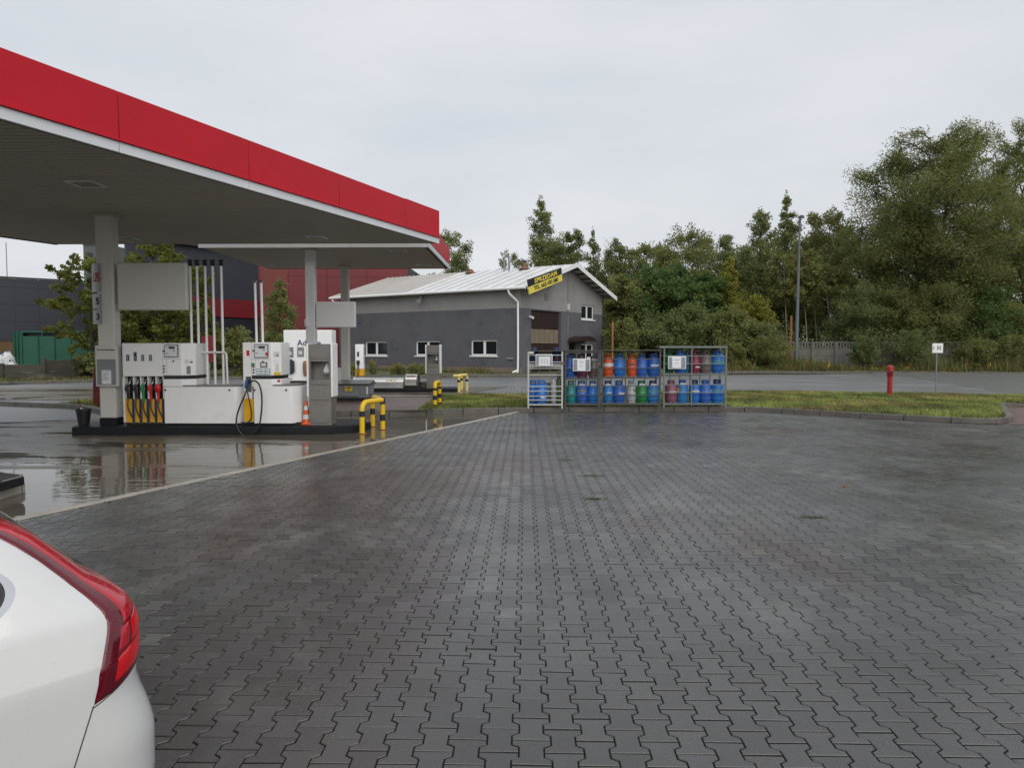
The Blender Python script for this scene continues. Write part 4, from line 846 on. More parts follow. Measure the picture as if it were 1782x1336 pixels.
# towel stands
def towel_stand(px0, px1, pxr, py0, py1, Y, zbase, label):
    x0, x1 = X(px0, Y), X(px1, Y); xr = X(pxr, Y); H_ = Z(py0, Y, px0); w_ = x1 - x0; s_ = w_ / 0.5; dp = 0.42 * s_
    t = thing('towel_stand', ((x0 + x1) / 2, Y, zbase), label, 'stand', 'towel stands')
    hz_ = lambda f: zbase + (H_ - zbase) * f
    o = MB(); o.box(x0, x1, Y, Y + dp, zbase, hz_(0.56)); o.box(x0, x1, Y, Y + dp, hz_(0.785), H_); o.box(x0, x0 + 0.04 * s_, Y, Y + dp, hz_(0.56), hz_(0.785)); o.box(x1 - 0.04 * s_, x1, Y, Y + dp, hz_(0.56), hz_(0.785))
    o.box(x0 + 0.04 * s_, x1 - 0.04 * s_, Y + dp * 0.6, Y + dp, hz_(0.56), hz_(0.785))
    o.build('cabinet', 'steel', t)
    for a, b in ((0.82, 0.965), (0.50, 0.555), (0.31, 0.43), (0.03, 0.215)):
        MB().box(x0 + 0.045 * s_, x1 - 0.045 * s_, Y - 0.012, Y - 0.001, hz_(a), hz_(b)).build('door', 'steel', t, bevel=0.012 * s_)
    MB().box(x1 + 0.001, x1 + 0.045 * s_, Y - 0.02, Y + dp * 1.05, hz_(0.345), H_ + 0.02).build('side_board', 'white', t, bevel=0.015)
    MB().box(x0 - 0.045 * s_, x0 - 0.001, Y - 0.02, Y + dp * 1.05, hz_(0.345), H_ + 0.01).build('side_board', 'white', t, bevel=0.015)
    o = MB(); c = (x0 + w_ * 0.76, Y + dp * 0.3, hz_(0.70))
    o.lathe([(0.012, 0.13), (0.03, 0.09), (0.045, 0.03), (0.058, -0.05), (0.05, -0.09), (0.02, -0.12)], c, 9)
    for k in range(len(o.v)):
        p = o.v[k]; o.v[k] = (p[0] + 0.018 * s_ * math.sin(p[2] * 60 + k), p[1] + 0.012 * math.cos(k * 2.1), p[2])
    o.build('paper_towel', 'paper', t)
    MB().tube([(x0 + w_ * 0.3, Y + dp * 0.3, hz_(0.785)), (x0 + w_ * 0.33, Y + dp * 0.25, hz_(0.73))], 0.02 * s_, 6).build('hook', 'dark_steel', t)
    return t
towel_stand(536.5, 575, 594, 598.5, 741, 14.95, IZ, 'grey steel towel stand with white sides beside traffic cone')
towel_stand(742, 764.5, 768, 600.5, 677, 28.95, 0.16, 'far grey steel towel stand with white sides by bent tank cover')

# cone
t = thing('traffic_cone', (X(531, 15.05), 15.05, IZ), 'orange and white traffic cone beside the towel stand', 'cone')
cz = lambda f: IZ + 0.51 * f; cc = (X(531.5, 15.05), 15.05, 0)
rr_ = lambda f: 0.028 + (0.095 - 0.028) * (1 - f)
MB().box(cc[0] - 0.12, cc[0] + 0.12, cc[1] - 0.12, cc[1] + 0.12, IZ, IZ + 0.04).build('base', 'orange', t, bevel=0.015)
for a, b, mm in ((0.07, 0.24, 'orange'), (0.24, 0.43, 'cone_white'), (0.43, 0.62, 'orange'), (0.62, 0.80, 'cone_white'), (0.80, 1.0, 'orange')):
    MB().lathe([(rr_(a), cz(a)), (rr_(b), cz(b))], cc, 18).build('band', mm, t)
# bucket with wiper
bx_, by_ = X(142, 14.95), 14.95
t = thing('bucket', (bx_, by_, IZ), 'black bucket standing at the left end of the pump island', 'bucket')
prof = [(0.105, 0), (0.15, 0.32), (0.158, 0.325), (0.158, 0.345), (0.142, 0.345), (0.10, 0.02)]
MB().lathe(prof, (bx_, by_, IZ), 20).build('pail', 'black', t)
MB().tube([(bx_ + 0.15 * math.cos(a), by_ - 0.02 - 0.12 * math.sin(a), IZ + 0.34 - 0.04 * math.sin(a)) for a in np.linspace(0, math.pi, 10)], 0.006, 5).build('handle', 'dark_steel', t)
t = thing('window_wiper', (bx_, by_, IZ + 0.03), 'red handled window wiper standing in the black bucket', 'wiper')
MB().tube([(bx_ + 0.03, by_, IZ + 0.1), (bx_ - 0.13, by_ + 0.02, IZ + 0.55)], 0.013, 8).build('handle', 'red_dark', t)
MB().tube([(bx_ - 0.05, by_ + 0.007, IZ + 0.33), (bx_ - 0.062, by_ + 0.009, IZ + 0.365)], 0.015, 8).build('band', 'paper', t)
MB().box(bx_ - 0.06, bx_ + 0.09, by_ - 0.02, by_ + 0.02, IZ + 0.06, IZ + 0.1).build('blade', 'black', t)

# bollards
def arch(t, pts, r, bands, m='yellow', joint=None):
    """pipe hoop: list of centre points, bands = list of (post xy, z0, z1)"""
    MB().tube(pts, r, 16).build('hoop', m, t)
def ring(t, p, r, z0, z1, m='black'):
    MB().lathe([(r, z0), (r, z1)], (p[0], p[1], 0), 16).build('band', m, t)
def flange(t, p, r, m='rust'):
    MB().lathe([(r, 0.0), (r, 0.012)], (p[0], p[1], 0.003), 16).build('base_plate', m, t)
def elbow(a, top, b, rad, n=7):
    """vertical post at a (xy) rising to z=top then bending towards b (xy)"""
    a = np.array(a); d = np.array(b) - a; d /= np.linalg.norm(d); res = [(a[0], a[1], 0.0)]
    for k in range(n + 1):
        th = math.pi / 2 * k / n
        q = a + d * rad * (1 - math.cos(th)); res.append((q[0], q[1], top - rad + rad * math.sin(th)))
    return res
A_, B_, C_ = (-3.44, 14.85), (-3.16, 15.62), (-3.52, 16.25)
t = thing('bollard_hoop', (-3.4, 15.5, 0), 'near yellow and black three-legged pipe guard at island end', 'bollard', 'pipe guards')
zt_ = 0.66
MB().tube(elbow(A_, zt_, B_, 0.17) + [(B_[0], B_[1], zt_)], 0.056, 16).build('hoop', 'yellow', t)
MB().tube([(B_[0], B_[1], 0), (B_[0], B_[1], zt_ - 0.05)], 0.056, 16).build('post', 'yellow', t)
MB().tube(elbow(C_, zt_ + 0.02, B_, 0.14) + [(B_[0], B_[1], zt_)], 0.056, 16).build('hoop', 'yellow', t)
MB().lathe([(0.03, -0.085), (0.062, -0.08), (0.065, 0.02), (0.05, 0.065), (0.0, 0.08)], (B_[0], B_[1], zt_ - 0.01), 16).build('joint_cap', 'black', t)
for p, z0, z1 in ((A_, 0.36, 0.48), (B_, 0.20, 0.34), (C_, 0.28, 0.42)): ring(t, p, 0.0585, z0, z1); flange(t, p, 0.10)
mb0 = G(757, 708.5, .12); mb1 = G(765, 704.5, .12)
t = thing('bollard_hoop', (float(mb0[0]), float(mb0[1]), 0.12), 'black and yellow banded hoop standing on the grass corner', 'bollard', 'pipe guards')
h_ = Z(666.5, mb0[1]); hp_ = elbow(mb0[:2], h_, mb1[:2], 0.12); hq = elbow(mb1[:2], h_, mb0[:2], 0.12)
MB().tube(hp_ + hq[::-1], 0.056, 14).build('hoop', 'yellow', t)
for p in (mb0, mb1):
    for z0, z1 in ((0.13, 0.20), (0.33, 0.46), (0.60, 0.74)): ring(t, p, 0.0585, z0, min(z1, h_ - 0.14))
fa, fb, fc = G(798.5, 682), G(812.3, 680), G(803, 678)
t = thing('bollard_hoop', (float(fa[0]), float(fa[1]), 0), 'faded pale yellow pipe guard at the far island end', 'bollard', 'pipe guards')
hF = 0.66
MB().tube([(fa[0], fa[1], 0), (fa[0], fa[1], hF - 0.05)], 0.062, 12).build('post', 'pale_yellow', t)
MB().tube([(fa[0] - 0.22, fa[1] - 0.02, hF), (fa[0] + 0.1, fa[1], hF)], 0.066, 12).build('crossbar', 'pale_yellow', t)
MB().tube(elbow(fb[:2], hF + 0.02, fa[:2], 0.1) + [(fa[0], fa[1], hF + 0.02)], 0.06, 12).build('hoop', 'pale_yellow', t)
MB().tube([(fc[0], fc[1], 0), (fc[0], fc[1], hF)], 0.06, 12).build('post', 'pale_yellow', t)
for p in (fa, fb, fc): ring(t, p, 0.065, 0.40, 0.50)
ring(t, (fb[0] - 0.1, fb[1] - 0.05), 0.07, hF - 0.03, hF + 0.06)

# grit bin
bY = 22.6; x0, x1 = X(578, bY), X(640, bY)
t = thing('grit_bin', ((x0 + x1) / 2, bY, 0.11), 'grey plastic grit bin with dark lid and yellow sticker', 'bin')
zt_ = Z(670, bY); xr_ = x1 + 0.02
def frustum(x0, x1, y0, y1, z0, z1, ins):
    return [(x0 + ins, y0 + ins, z0), (x1 - ins, y0 + ins, z0), (x1 - ins, y1 - ins, z0), (x0 + ins, y1 - ins, z0), (x0, y0, z1), (x1, y0, z1), (x1, y1, z1), (x0, y1, z1)]
MB().hexa(frustum(x0, x1, bY, bY + 0.95, 0.2, zt_, 0.04)).build('body', 'bin', t, bevel=0.03)
MB().hexa([(x0 - 0.04, bY - 0.05, zt_ + 0.001), (x1 + 0.05, bY - 0.05, zt_ + 0.001), (x1 + 0.05, bY + 1.0, zt_ + 0.001), (x0 - 0.04, bY + 1.0, zt_ + 0.001), (x0 - 0.04, bY - 0.05, zt_ + 0.04), (x1 + 0.05, bY - 0.05, zt_ + 0.04), (x1 + 0.0, bY + 0.9, zt_ + 0.13), (x0, bY + 0.9, zt_ + 0.13)]).build('lid', 'bin_lid', t, bevel=0.015)
MB().box(x0 + 0.15, X(622, bY), bY - 0.02, bY + 0.04, Z(690, bY), Z(682.5, bY)).build('ledge', 'bin', t, bevel=0.015)
MB().box(x1 - 0.05, x1 + 0.03, bY + 0.3, bY + 0.7, Z(688, bY), Z(680, bY)).build('grip', 'bin', t, bevel=0.02)
MB().box(x0 + 0.1, x1 - 0.1, bY + 0.1, bY + 0.85, 0.11, 0.2).build('skids', 'black', t)
xs0, xs1 = X(599.5, bY), X(612.5, bY)
k_ = MB().box(xs0, xs1, bY - 0.03, bY - 0.006, Z(681, bY), Z(672.5, bY)).build('sticker', 'sticker_y', t)
text('2', 0.09, 'ink', k_, ((xs0 + xs1) / 2, bY - 0.032, Z(678.2, bY)), (1, 0, 0), (0, 0, 1), 0.003)
MB().box(xs0 + 0.03, xs1 - 0.03, bY - 0.033, bY - 0.031, Z(675.3, bY), Z(673.6, bY)).build('print', 'ink', k_)
MB().box(X(636.8, bY), X(639.2, bY), bY - 0.002, bY + 0.01, Z(686, bY), Z(673.5, bY)).build('reflector', 'paper', t)

# AdBlue cabinet
aY = 36.5; x0, x1 = X(493.5, aY), X(577, aY); z0, z1 = Z(663, aY), Z(574, aY)
t = thing('fluid_cabinet', ((x0 + x1) / 2, aY, 0.0), 'big white AdBlue cabinet behind the thin white column', 'cabinet')
MB().box(x0, x1, aY, aY + 0.9, z0, z1).build('housing', 'white', t, bevel=0.03)
MB().box(x0 + 0.06, x1 - 0.06, aY + 0.05, aY + 0.85, -0.005, z0 - 0.001).build('plinth', 'black', t)
text('AdBlue', 0.42, 'ink_blue', t, (X(538, aY), aY - 0.004, Z(597, aY)), (1, 0, 0), (0, 0, 1), 0.008)
for a, b, c, d, mm in ((496, 510.5, 604, 621.6, 'poster_grey'), (517.5, 529, 604, 620.6, 'grey_panel')):
    k_ = MB().box(X(a, aY), X(b, aY), aY - 0.03, aY - 0.002, Z(d, aY), Z(c, aY)).build('poster', mm, t)
    MB().box(X(a + 2.4, aY), X(b - 3, aY), aY - 0.036, aY - 0.032, Z(d - 4, aY), Z(d - 10, aY)).build('print', 'cone_white', k_)
o = MB().box(X(498.5, aY), X(510, aY), aY - 0.16, aY - 0.002, Z(650.5, aY), Z(625, aY)).build('filler_hatch', 'navy_bag', t, bevel=0.06)
MB().tube([(X(511, aY), aY - 0.1, Z(628, aY)), (X(511.3, aY), aY - 0.1, Z(648, aY))], 0.06, 8).build('hinge', 'ink', t)
MB().lathe([(0.0, -0.40), (0.1, -0.37), (0.13, -0.2), (0.13, 0.2), (0.1, 0.37), (0, 0.40)], (X(531.5, aY), aY - 0.05, Z(641, aY)), 12).build('hose_reel', 'wood', t)
MB().box(X(503, aY), X(508, aY), aY - 0.01, aY - 0.002, Z(660, aY), Z(658.3, aY)).build('plate', 'poster_grey', t)
t = thing('small_dispenser', (X(597, 25.5), 25.5, 0.1), 'small white dispenser box behind the grey towel stand', 'dispenser')
MB().box(X(586, 25.5), X(602, 25.5), 25.5, 26.0, -0.005, Z(638.5, 25.5)).build('body', 'white', t, bevel=0.02)
MB().box(X(585, 25.5), X(603.5, 25.5), 25.47, 26.03, Z(638.4, 25.5), Z(637, 25.5)).build('top', 'black', t)
MB().tube([(X(595.8, 25.5), 25.5, Z(643, 25.5)), (X(595.8, 25.5), 25.48, Z(643, 25.5))], 0.02, 8).build('lock', 'ink', t)

# EV / air column
eY = 40.0; x0, x1 = X(618, eY), X(632, eY)
t = thing('charging_post', ((x0 + x1) / 2, eY, 0), 'slim white and yellow charging post before the grey shed', 'charger')
MB().box(x0, x1, eY, eY + 0.35, Z(642, eY), Z(599, eY)).build('upper_body', 'white', t, bevel=0.02)
MB().box(x0, x1, eY, eY + 0.35, 0.0, Z(642.2, eY)).build('lower_body', 'pump_yellow', t)
MB().box(x0 + (x1 - x0) * .25, x0 + (x1 - x0) * .48, eY - 0.02, eY - 0.002, Z(620.5, eY), Z(612, eY)).build('screen', 'screen', t)
MB().box(x0 + (x1 - x0) * .18, x0 + (x1 - x0) * .58, eY - 0.1, eY - 0.002, Z(634, eY), Z(627, eY)).build('plug_holder', 'black', t, bevel=0.03)
MB().tube(smooth_path([(x0 + 0.16, eY - 0.08, Z(633, eY)), (x0 + 0.12, eY - 0.1, Z(645, eY)), (x0 + 0.16, eY - 0.1, Z(656, eY)), (x0 + 0.22, eY - 0.08, Z(645, eY)), (x0 + 0.2, eY - 0.05, Z(634, eY))]), 0.022, 6).build('cable', 'black', t)
MB().box(x1 + 0.002, x1 + 0.012, eY + 0.1, eY + 0.22, Z(631, eY), Z(604, eY)).build('side_label', 'ink_grey', t)

# stainless covers on the far island
def half_drum(t, xa, xb, Y, zb, hgt, wd, m):
    o = MB(); n = 14; vs = []; fs = []
    for xx in (xa, xb):
        for k in range(n + 1):
            a = math.pi * k / n; vs.append((xx, Y + wd / 2 - math.cos(a) * wd / 2, zb + math.sin(a) ** 0.8 * hgt))
    for k in range(n): fs.append((k, k + 1, n + 2 + k, n + 1 + k))
    fs += [tuple(range(n, -1, -1)), tuple(range(n + 1, 2 * n + 2))]
    o.add(vs, fs); return o.build('shell', m, t)
tY = 29.0
t = thing('tank_cover', (X(660, tY), tY, 0.16), 'long low stainless steel tank cover lying behind the bin', 'cover')
xa, xb = X(612, tY), X(701, tY)
half_drum(t, xa, xb, tY, 0.17, 0.44, 0.7, 'inox')
MB().tube([(xa - 0.02, tY + 0.02, 0.3), (xa + 0.12, tY + 0.3, 0.64), (xb - 0.05, tY + 0.3, 0.64), (xb + 0.02, tY + 0.1, 0.4), (xb + 0.02, tY - 0.02, 0.17)], 0.025, 6).build('rim', 'dark_steel', t)
for a, b in ((671, 676), (677.5, 682), (683.5, 688)):
    MB().hexa([(X(a, tY), tY + 0.06, Z(664, tY)), (X(b, tY), tY + 0.06, Z(664, tY)), (X(b, tY), tY + 0.09, Z(664, tY)), (X(a, tY), tY + 0.09, Z(664, tY)), (X(a, tY), tY + 0.08, Z(661, tY)), (X(b, tY), tY + 0.08, Z(661, tY)), (X(b, tY), tY + 0.11, Z(661, tY)), (X(a, tY), tY + 0.11, Z(661, tY))]).build('warning_label', 'cone_white' if a != 677.5 else 'sticker_y', t)
t = thing('tank_cover', (X(715, tY), tY, 0.16), 'short raised stainless steel cover beside the far towel stand', 'cover')
xa, xb = X(704.5, tY), X(724.5, tY)
half_drum(t, xa, xb, tY - 0.05, 0.28, 0.45, 0.75, 'inox')
for xx in (xa - 0.02, xb + 0.02):
    MB().tube([(xx, tY - 0.05 + 0.375 - math.cos(a) * 0.38, 0.26 + math.sin(a) ** 0.8 * 0.47) for a in np.linspace(0, math.pi, 13)], 0.028, 6).build('rim', 'dark_steel', t)
MB().box(xa - 0.03, xb + 0.12, tY + 0.0, tY + 0.7, 0.16, 0.279).build('foot', 'black', t)
MB().box(xa + 0.05, xb - 0.05, tY + 0.06, tY + 0.09, Z(657.5, tY), Z(653.8, tY)).build('rusty_label', 'wood', t)
t = thing('control_box', (X(738, 29.6), 29.6, 0.16), 'low dark control box between tank cover and towel stand', 'box')
MB().box(X(730, 29.5), X(742, 29.5), 29.5, 30.0, 0.16, Z(664, 29.5)).build('case', 'poster_grey', t, bevel=0.02)
MB().box(X(731, 29.5), X(734, 29.5), 29.47, 29.498, Z(669, 29.5), Z(665.5, 29.5)).build('socket', 'ink', t)

# ================================================================== GAS CYLINDER CAGES
CY = 20.75
def bars(mb, pts_list, r=0.018):
    for a, b in pts_list: mb.tube([a, b], r, 6)
def cage(label, x0, x1, y0, zb, zt, rails, m, shelf, door=None, nv=2, dep=0.62):
    t = thing('cylinder_cage', ((x0 + x1) / 2, y0 + dep / 2, zb), label, 'cage', 'gas cylinder cages on the kerb')
    y1 = y0 + dep
    for xx in (x0, x1):
        for yy in (y0, y1): MB().box(xx - 0.022, xx + 0.022, yy - 0.022, yy + 0.022, zb - 0.02, zt).build('post', m, t)
    for zz in rails:
        MB().tube([(x0 + 0.022, y0 - 0.004, zz), (x1 - 0.022, y0 - 0.004, zz)], 0.014, 6).build('front_rail', m, t)
    if door:
        for xx in door: MB().box(xx - 0.016, xx + 0.016, y0 - 0.03, y0 + 0.0, zb + 0.05, zt - 0.02).build('door_stile', m, t)
    for zz in (zb + 0.09, shelf):
        MB().box(x0 + 0.022, x1 - 0.022, y0 - 0.018, y0 + 0.018, zz - 0.018, zz + 0.018).build('shelf_edge', m, t)
        for k in range(7):
            yy = y0 + 0.05 + k * (dep - 0.1) / 6; MB().box(x0 + 0.024, x1 - 0.024, yy - 0.012, yy + 0.012, zz - 0.005, zz + 0.012).build('shelf_slat', 'galv', t)
    for xx in (x0, x1):
        for zz in rails[::2]: MB().tube([(xx, y0 + 0.022, zz), (xx, y1 - 0.022, zz)], 0.011, 5).build('side_rail', m, t)
    n = nv + 1
    for k in range(1, n):
        xx = x0 + (x1 - x0) * k / n; MB().tube([(xx, y1, zb + 0.05), (xx, y1, zt - 0.02)], 0.012, 5).build('rear_bar', m, t)
    for zz in (zt - 0.03, shelf + 0.3, zb + 0.35): MB().tube([(x0 + 0.022, y1, zz), (x1 - 0.022, y1, zz)], 0.011, 5).build('rear_rail', m, t)
    return t, y1
zc = 0.12
Yc1 = 20.0; x0, x1 = X(919.5, Yc1), X(978.5, Yc1)
rl = [Z(v, Yc1) for v in (618, 630, 634, 641, 652.5, 672.5, 680.5, 689, 696, 704.5)]
c1, _ = cage('white barred cage at left end of the cylinder row', x0, x1, Yc1, zc, Z(611.5, Yc1), rl, 'white_old', Z(637, Yc1))
MB().box(x0 - 0.03, x1 + 0.03, Yc1 - 0.03, Yc1 + 0.65, Z(611.4, Yc1), Z(610, Yc1)).build('roof', 'bin_lid', c1)
MB().box(x0 + 0.01, x0 + 0.15, Yc1 - 0.045, Yc1 - 0.022, Z(615.5, Yc1), Z(611.8, Yc1)).build('plate', 'cone_white', c1)
MB().box(x1 - 0.03, x1 + 0.05, Yc1 - 0.06, Yc1 - 0.02, Z(632.5, Yc1), Z(629, Yc1)).build('padlock', 'wood', c1)
Yc2 = 20.1; x2, x3 = X(984, Yc2), X(1044.5, Yc2)
rl = [Z(v, Yc2) for v in (625, 641, 672, 687.5, 703.5)]
c2, _ = cage('dark grey cage second from left holding a teal cylinder', x2, x3, Yc2, zc, Z(611, Yc2), rl, 'cage_dark', Z(659.5, Yc2), door=[x3 - 0.05])
MB().box(x2 - 0.02, x3 + 0.04, Yc2 - 0.04, Yc2 + 0.66, Z(610.8, Yc2), Z(609, Yc2)).build('roof', 'bin_lid', c2)
MB().box(x2 + 0.03, x3 - 0.03, Yc2 + 0.0, Yc2 + 0.02, Z(614.5, Yc2), Z(611.2, Yc2)).build('valance', 'bin_lid', c2)
MB().box(x3 - 0.07, x3 + 0.0, Yc2 - 0.06, Yc2 - 0.032, Z(635, Yc2), Z(632, Yc2)).build('padlock', 'wood', c2)
Yc3 = 20.2; x4, x5 = X(1048.5, Yc3), X(1149, Yc3)
rl = [Z(v, Yc3) for v in (624.5, 640.5, 671.5, 687.5, 702)]
c3, _ = cage('wide dark grey cage with two orange cylinders', x4, x5, Yc3, zc, Z(610.5, Yc3), rl, 'cage_dark', Z(657.5, Yc3), door=[(x4 + x5) / 2 - 0.16], nv=4)
MB().box(x4 - 0.02, x5 + 0.03, Yc3 - 0.04, Yc3 + 0.66, Z(610.3, Yc3), Z(608.6, Yc3)).build('roof', 'bin_lid', c3)
MB().box((x4 + x5) / 2 - 0.2, (x4 + x5) / 2 - 0.14, Yc3 - 0.06, Yc3 - 0.032, Z(662, Yc3), Z(659, Yc3)).build('padlock', 'wood', c3)
Yc4 = 20.3; x6, x7 = X(1156, Yc4), X(1264, Yc4)
rl = [Z(v, Yc4) for v in (619.5, 633, 669, 682.5)]
c4, _ = cage('tallest pale green-grey cage at right end of the row', x6, x7, Yc4, zc, Z(604, Yc4), rl, 'cage_pale', Z(651, Yc4), door=[(x6 + x7) / 2 - 0.1], nv=5)
MB().box(x6 - 0.14, x7 + 0.02, Yc4 - 0.05, Yc4 - 0.0, Z(605.5, Yc4), Z(602, Yc4)).build('top_beam', 'cage_pale', c4)
MB().box(x6 - 0.14, x7 + 0.02, Yc4 + 0.01, Yc4 + 0.64, Z(603.9, Yc4), Z(602.5, Yc4)).build('roof', 'bin', c4)
MB().tube([(X(1192, Yc4), Yc4 - 0.035, Z(652, Yc4)), (X(1200, Yc4), Yc4 - 0.05, Z(653.5, Yc4)), (X(1203, Yc4), Yc4 - 0.05, Z(653, Yc4))], 0.012, 6).build('latch', 'ink', c4)
# notice boards hung on the cages
def notice(px0, px1, py0, py1, Y, label, paper):
    x0, x1, z0, z1 = X(px0, Y), X(px1, Y), Z(py1, Y), Z(py0, Y)
    t = thing('notice_board', ((x0 + x1) / 2, Y, z0), label, 'notice board', 'notice boards on the cages')
    MB().box(x0, x1, Y, Y + 0.03, z0, z1).build('frame', 'frame', t, bevel=0.012)
    MB().box(x0 + 0.02, x1 - 0.02, Y - 0.003, Y - 0.0005, z0 + 0.02, z1 - 0.02).build('field', 'poster_grey' if False else 'galv', t)
    a, b = X(paper[0], Y), X(paper[1], Y); c, d = Z(paper[3], Y), Z(paper[2], Y)
    MB().box(a, b, Y - 0.007, Y - 0.004, c, d).build('sheet', 'paper', t)
    m_ = MB()
    if paper[4]:
        for r_ in range(4):
            for q in range(3):
                zz = c + (d - c) * (0.68 - 0.14 * r_); m_.box(a + (b - a) * (0.15 + 0.26 * q), a + (b - a) * (0.30 + 0.26 * q + 0.05 * (r_ % 2)), Y - 0.0095, Y - 0.0075, zz, zz + 0.012)
    else:
        for f0, f1, zz in ((0.2, 0.8, 0.73), (0.36, 0.64, 0.42)): m_.box(a + (b - a) * f0, a + (b - a) * f1, Y - 0.0095, Y - 0.0075, c + (d - c) * zz, c + (d - c) * zz + 0.016)
    m_.build('print', 'ink_grey', t)
notice(932, 961.5, 616.5, 638, Yc1 - 0.06, 'notice board with table print on the white cage', (937.5, 957.5, 620.5, 636, True))
notice(997, 1027.5, 624, 646, Yc2 - 0.06, 'notice board with white sheet on the second cage', (1004.5, 1019, 625.5, 644.5, False))
notice(1163, 1194.5, 620, 642, Yc4 - 0.06, 'notice board with white sheet on the tallest cage', (1170, 1185.5, 621.5, 640, False))

# cylinders
def cyl_meshes(h, r):
    body = MB().lathe([(r * 0.55, 0.045), (r * 0.86, 0.055), (r * 0.97, 0.09), (r, 0.13), (r, h * 0.40), (r * 1.012, h * 0.405), (r * 1.012, h * 0.42), (r, h * 0.425), (r, h * 0.70), (r * 0.95, h * 0.755), (r * 0.82, h * 0.795), (r * 0.45, h * 0.825), (r * 0.15, h * 0.83)], n=20)
    foot = MB(); col = MB(); n = 24
    for k in range(n):
        a0, a1 = 2 * math.pi * k / n, 2 * math.pi * (k + 1) / n
        lo = 0.028 if (k % 6) in (0,) else 0.0
        def ringq(mb, rr, z0, z1, th=0.006):
            p = [(rr * math.cos(a0), rr * math.sin(a0)), (rr * math.cos(a1), rr * math.sin(a1))]; q = [((rr - th) * math.cos(a0), (rr - th) * math.sin(a0)), ((rr - th) * math.cos(a1), (rr - th) * math.sin(a1))]
            mb.hexa([(*q[0], z0), (*p[0], z0), (*p[1], z0), (*q[1], z0), (*q[0], z1), (*p[0], z1), (*p[1], z1), (*q[1], z1)])
        ringq(foot, r * 0.80, lo, 0.06)
        ca = ((a0 + a1) / 2 + math.pi / 2) % (2 * math.pi); dl = min(ca, 2 * math.pi - ca)
        rc_ = r * 0.60
        ringq(col, rc_, h * 0.80, h * 0.865)
        opening = dl < 0.62 or abs(dl - math.pi) < 0.45
        if not opening: ringq(col, rc_, h * 0.865, h * 0.945)
        ringq(col, rc_, h * 0.945, h)
    valve = MB().lathe([(0.022, h * 0.82), (0.022, h * 0.87), (0.014, h * 0.88), (0.014, h * 0.90), (0.026, h * 0.905), (0.026, h * 0.935)], n=8)
    valve.box(-0.012, 0.012, -0.06, 0.0, h * 0.87, h * 0.89)
    return body, foot, col, valve
CM = {}
def proto(h, r):
    key = (round(h, 2), round(r, 3))
    if key not in CM:
        res = []
        for nm, mb in zip(('body', 'foot_ring', 'collar', 'valve'), cyl_meshes(h, r)):
            o = mb.build(nm, 'steel'); res.append((nm, o.data)); bpy.data.objects.remove(o)
        CM[key] = res
    return CM[key]
def cylinder(px, py0, py1, pw, Y, zb, colr, label, lab=None, tagc=None, tall=False, dy=0.3, collar=None, rz=0.0):
    Yc_ = Y + dy; x = X(px, Yc_); r = pw * 1.12 / 2 / F_PX * (Yc_ + 0.2); h = Z(py0, Yc_ - r, px) - Z(py1, Yc_ - r, px)
    h = max(0.5, min(h, 0.72)) if not tall else h
    t = thing('gas_cylinder', (x, Yc_, zb), label, 'gas cylinder', 'gas cylinders in the cages'); t.rotation_euler = (0, 0, rz)
    for nm, me in proto(h, r):
        o = bpy.data.objects.new(nm, me); COL.objects.link(o); o.parent = t
        o.material_slots[0].link = 'OBJECT'; o.material_slots[0].material = M['alu'] if nm == 'valve' else M['cyl_' + (collar if collar and nm == 'collar' else colr)]
        ORG[o.name] = ORG[t.name]
    if lab:
        z0, z1, a0, a1, mm = lab
        n = 8; vs = []; rr = r * 1.016
        for zz in (h * z0, h * z1):
            for k in range(n + 1):
                a = -math.pi / 2 + a0 + (a1 - a0) * k / n; vs.append((rr * math.cos(a), rr * math.sin(a), zz))
        MB().add(vs, [(k, k + 1, n + 2 + k, n + 1 + k) for k in range(n)]).build('label', mm, t, rel=True)
    if tagc:
        MB().box(-r * 0.45, r * 0.45, -r * 0.66, -r * 0.62, h * 0.79, h * 0.86).build('paper_tag', 'paper', t, rel=True)
    return t
# lower shelf base and upper shelf base per cage
lo = zc + 0.11; 
def shelfz(v, Y): return Z(v, Y) + 0.03
# cage 1
u1 = shelfz(637, Yc1)
cylinder(929, 618, 637, 15, Yc1, u1, 'navy', 'dark navy gas cylinder left of the notice on the white cage', tall=False, dy=0.4)
cylinder(968, 618, 637, 15, Yc1, u1, 'navy', 'dark blue gas cylinder right of the notice on the white cage', lab=(0.3, 0.4, -1, 1, 'red_dark'), dy=0.4)
cylinder(928, 664, 704, 17, Yc1, lo, 'blue', 'blue gas cylinder at far left bottom in the white cage', lab=(0.25, 0.31, -0.4, 0.7, 'teal_tag'), dy=0.33)
cylinder(942, 663, 704, 20, Yc1, lo, 'blue', 'large bright blue gas cylinder, front middle in the white cage', lab=(0.25, 0.32, -0.1, 0.8, 'cone_white'), dy=0.18)
cylinder(952, 668, 703, 16, Yc1, lo, 'grey', 'dark grey gas cylinder behind the bright blue one, white cage', dy=0.42)
cylinder(963.5, 653, 704, 9, Yc1, lo, 'pale', 'slim tall pale grey gas cylinder in the white cage', tall=True, dy=0.25)
cylinder(972.5, 652, 704, 9, Yc1, lo, 'moss', 'slim tall dark green gas cylinder in the white cage', tall=True, dy=0.3)
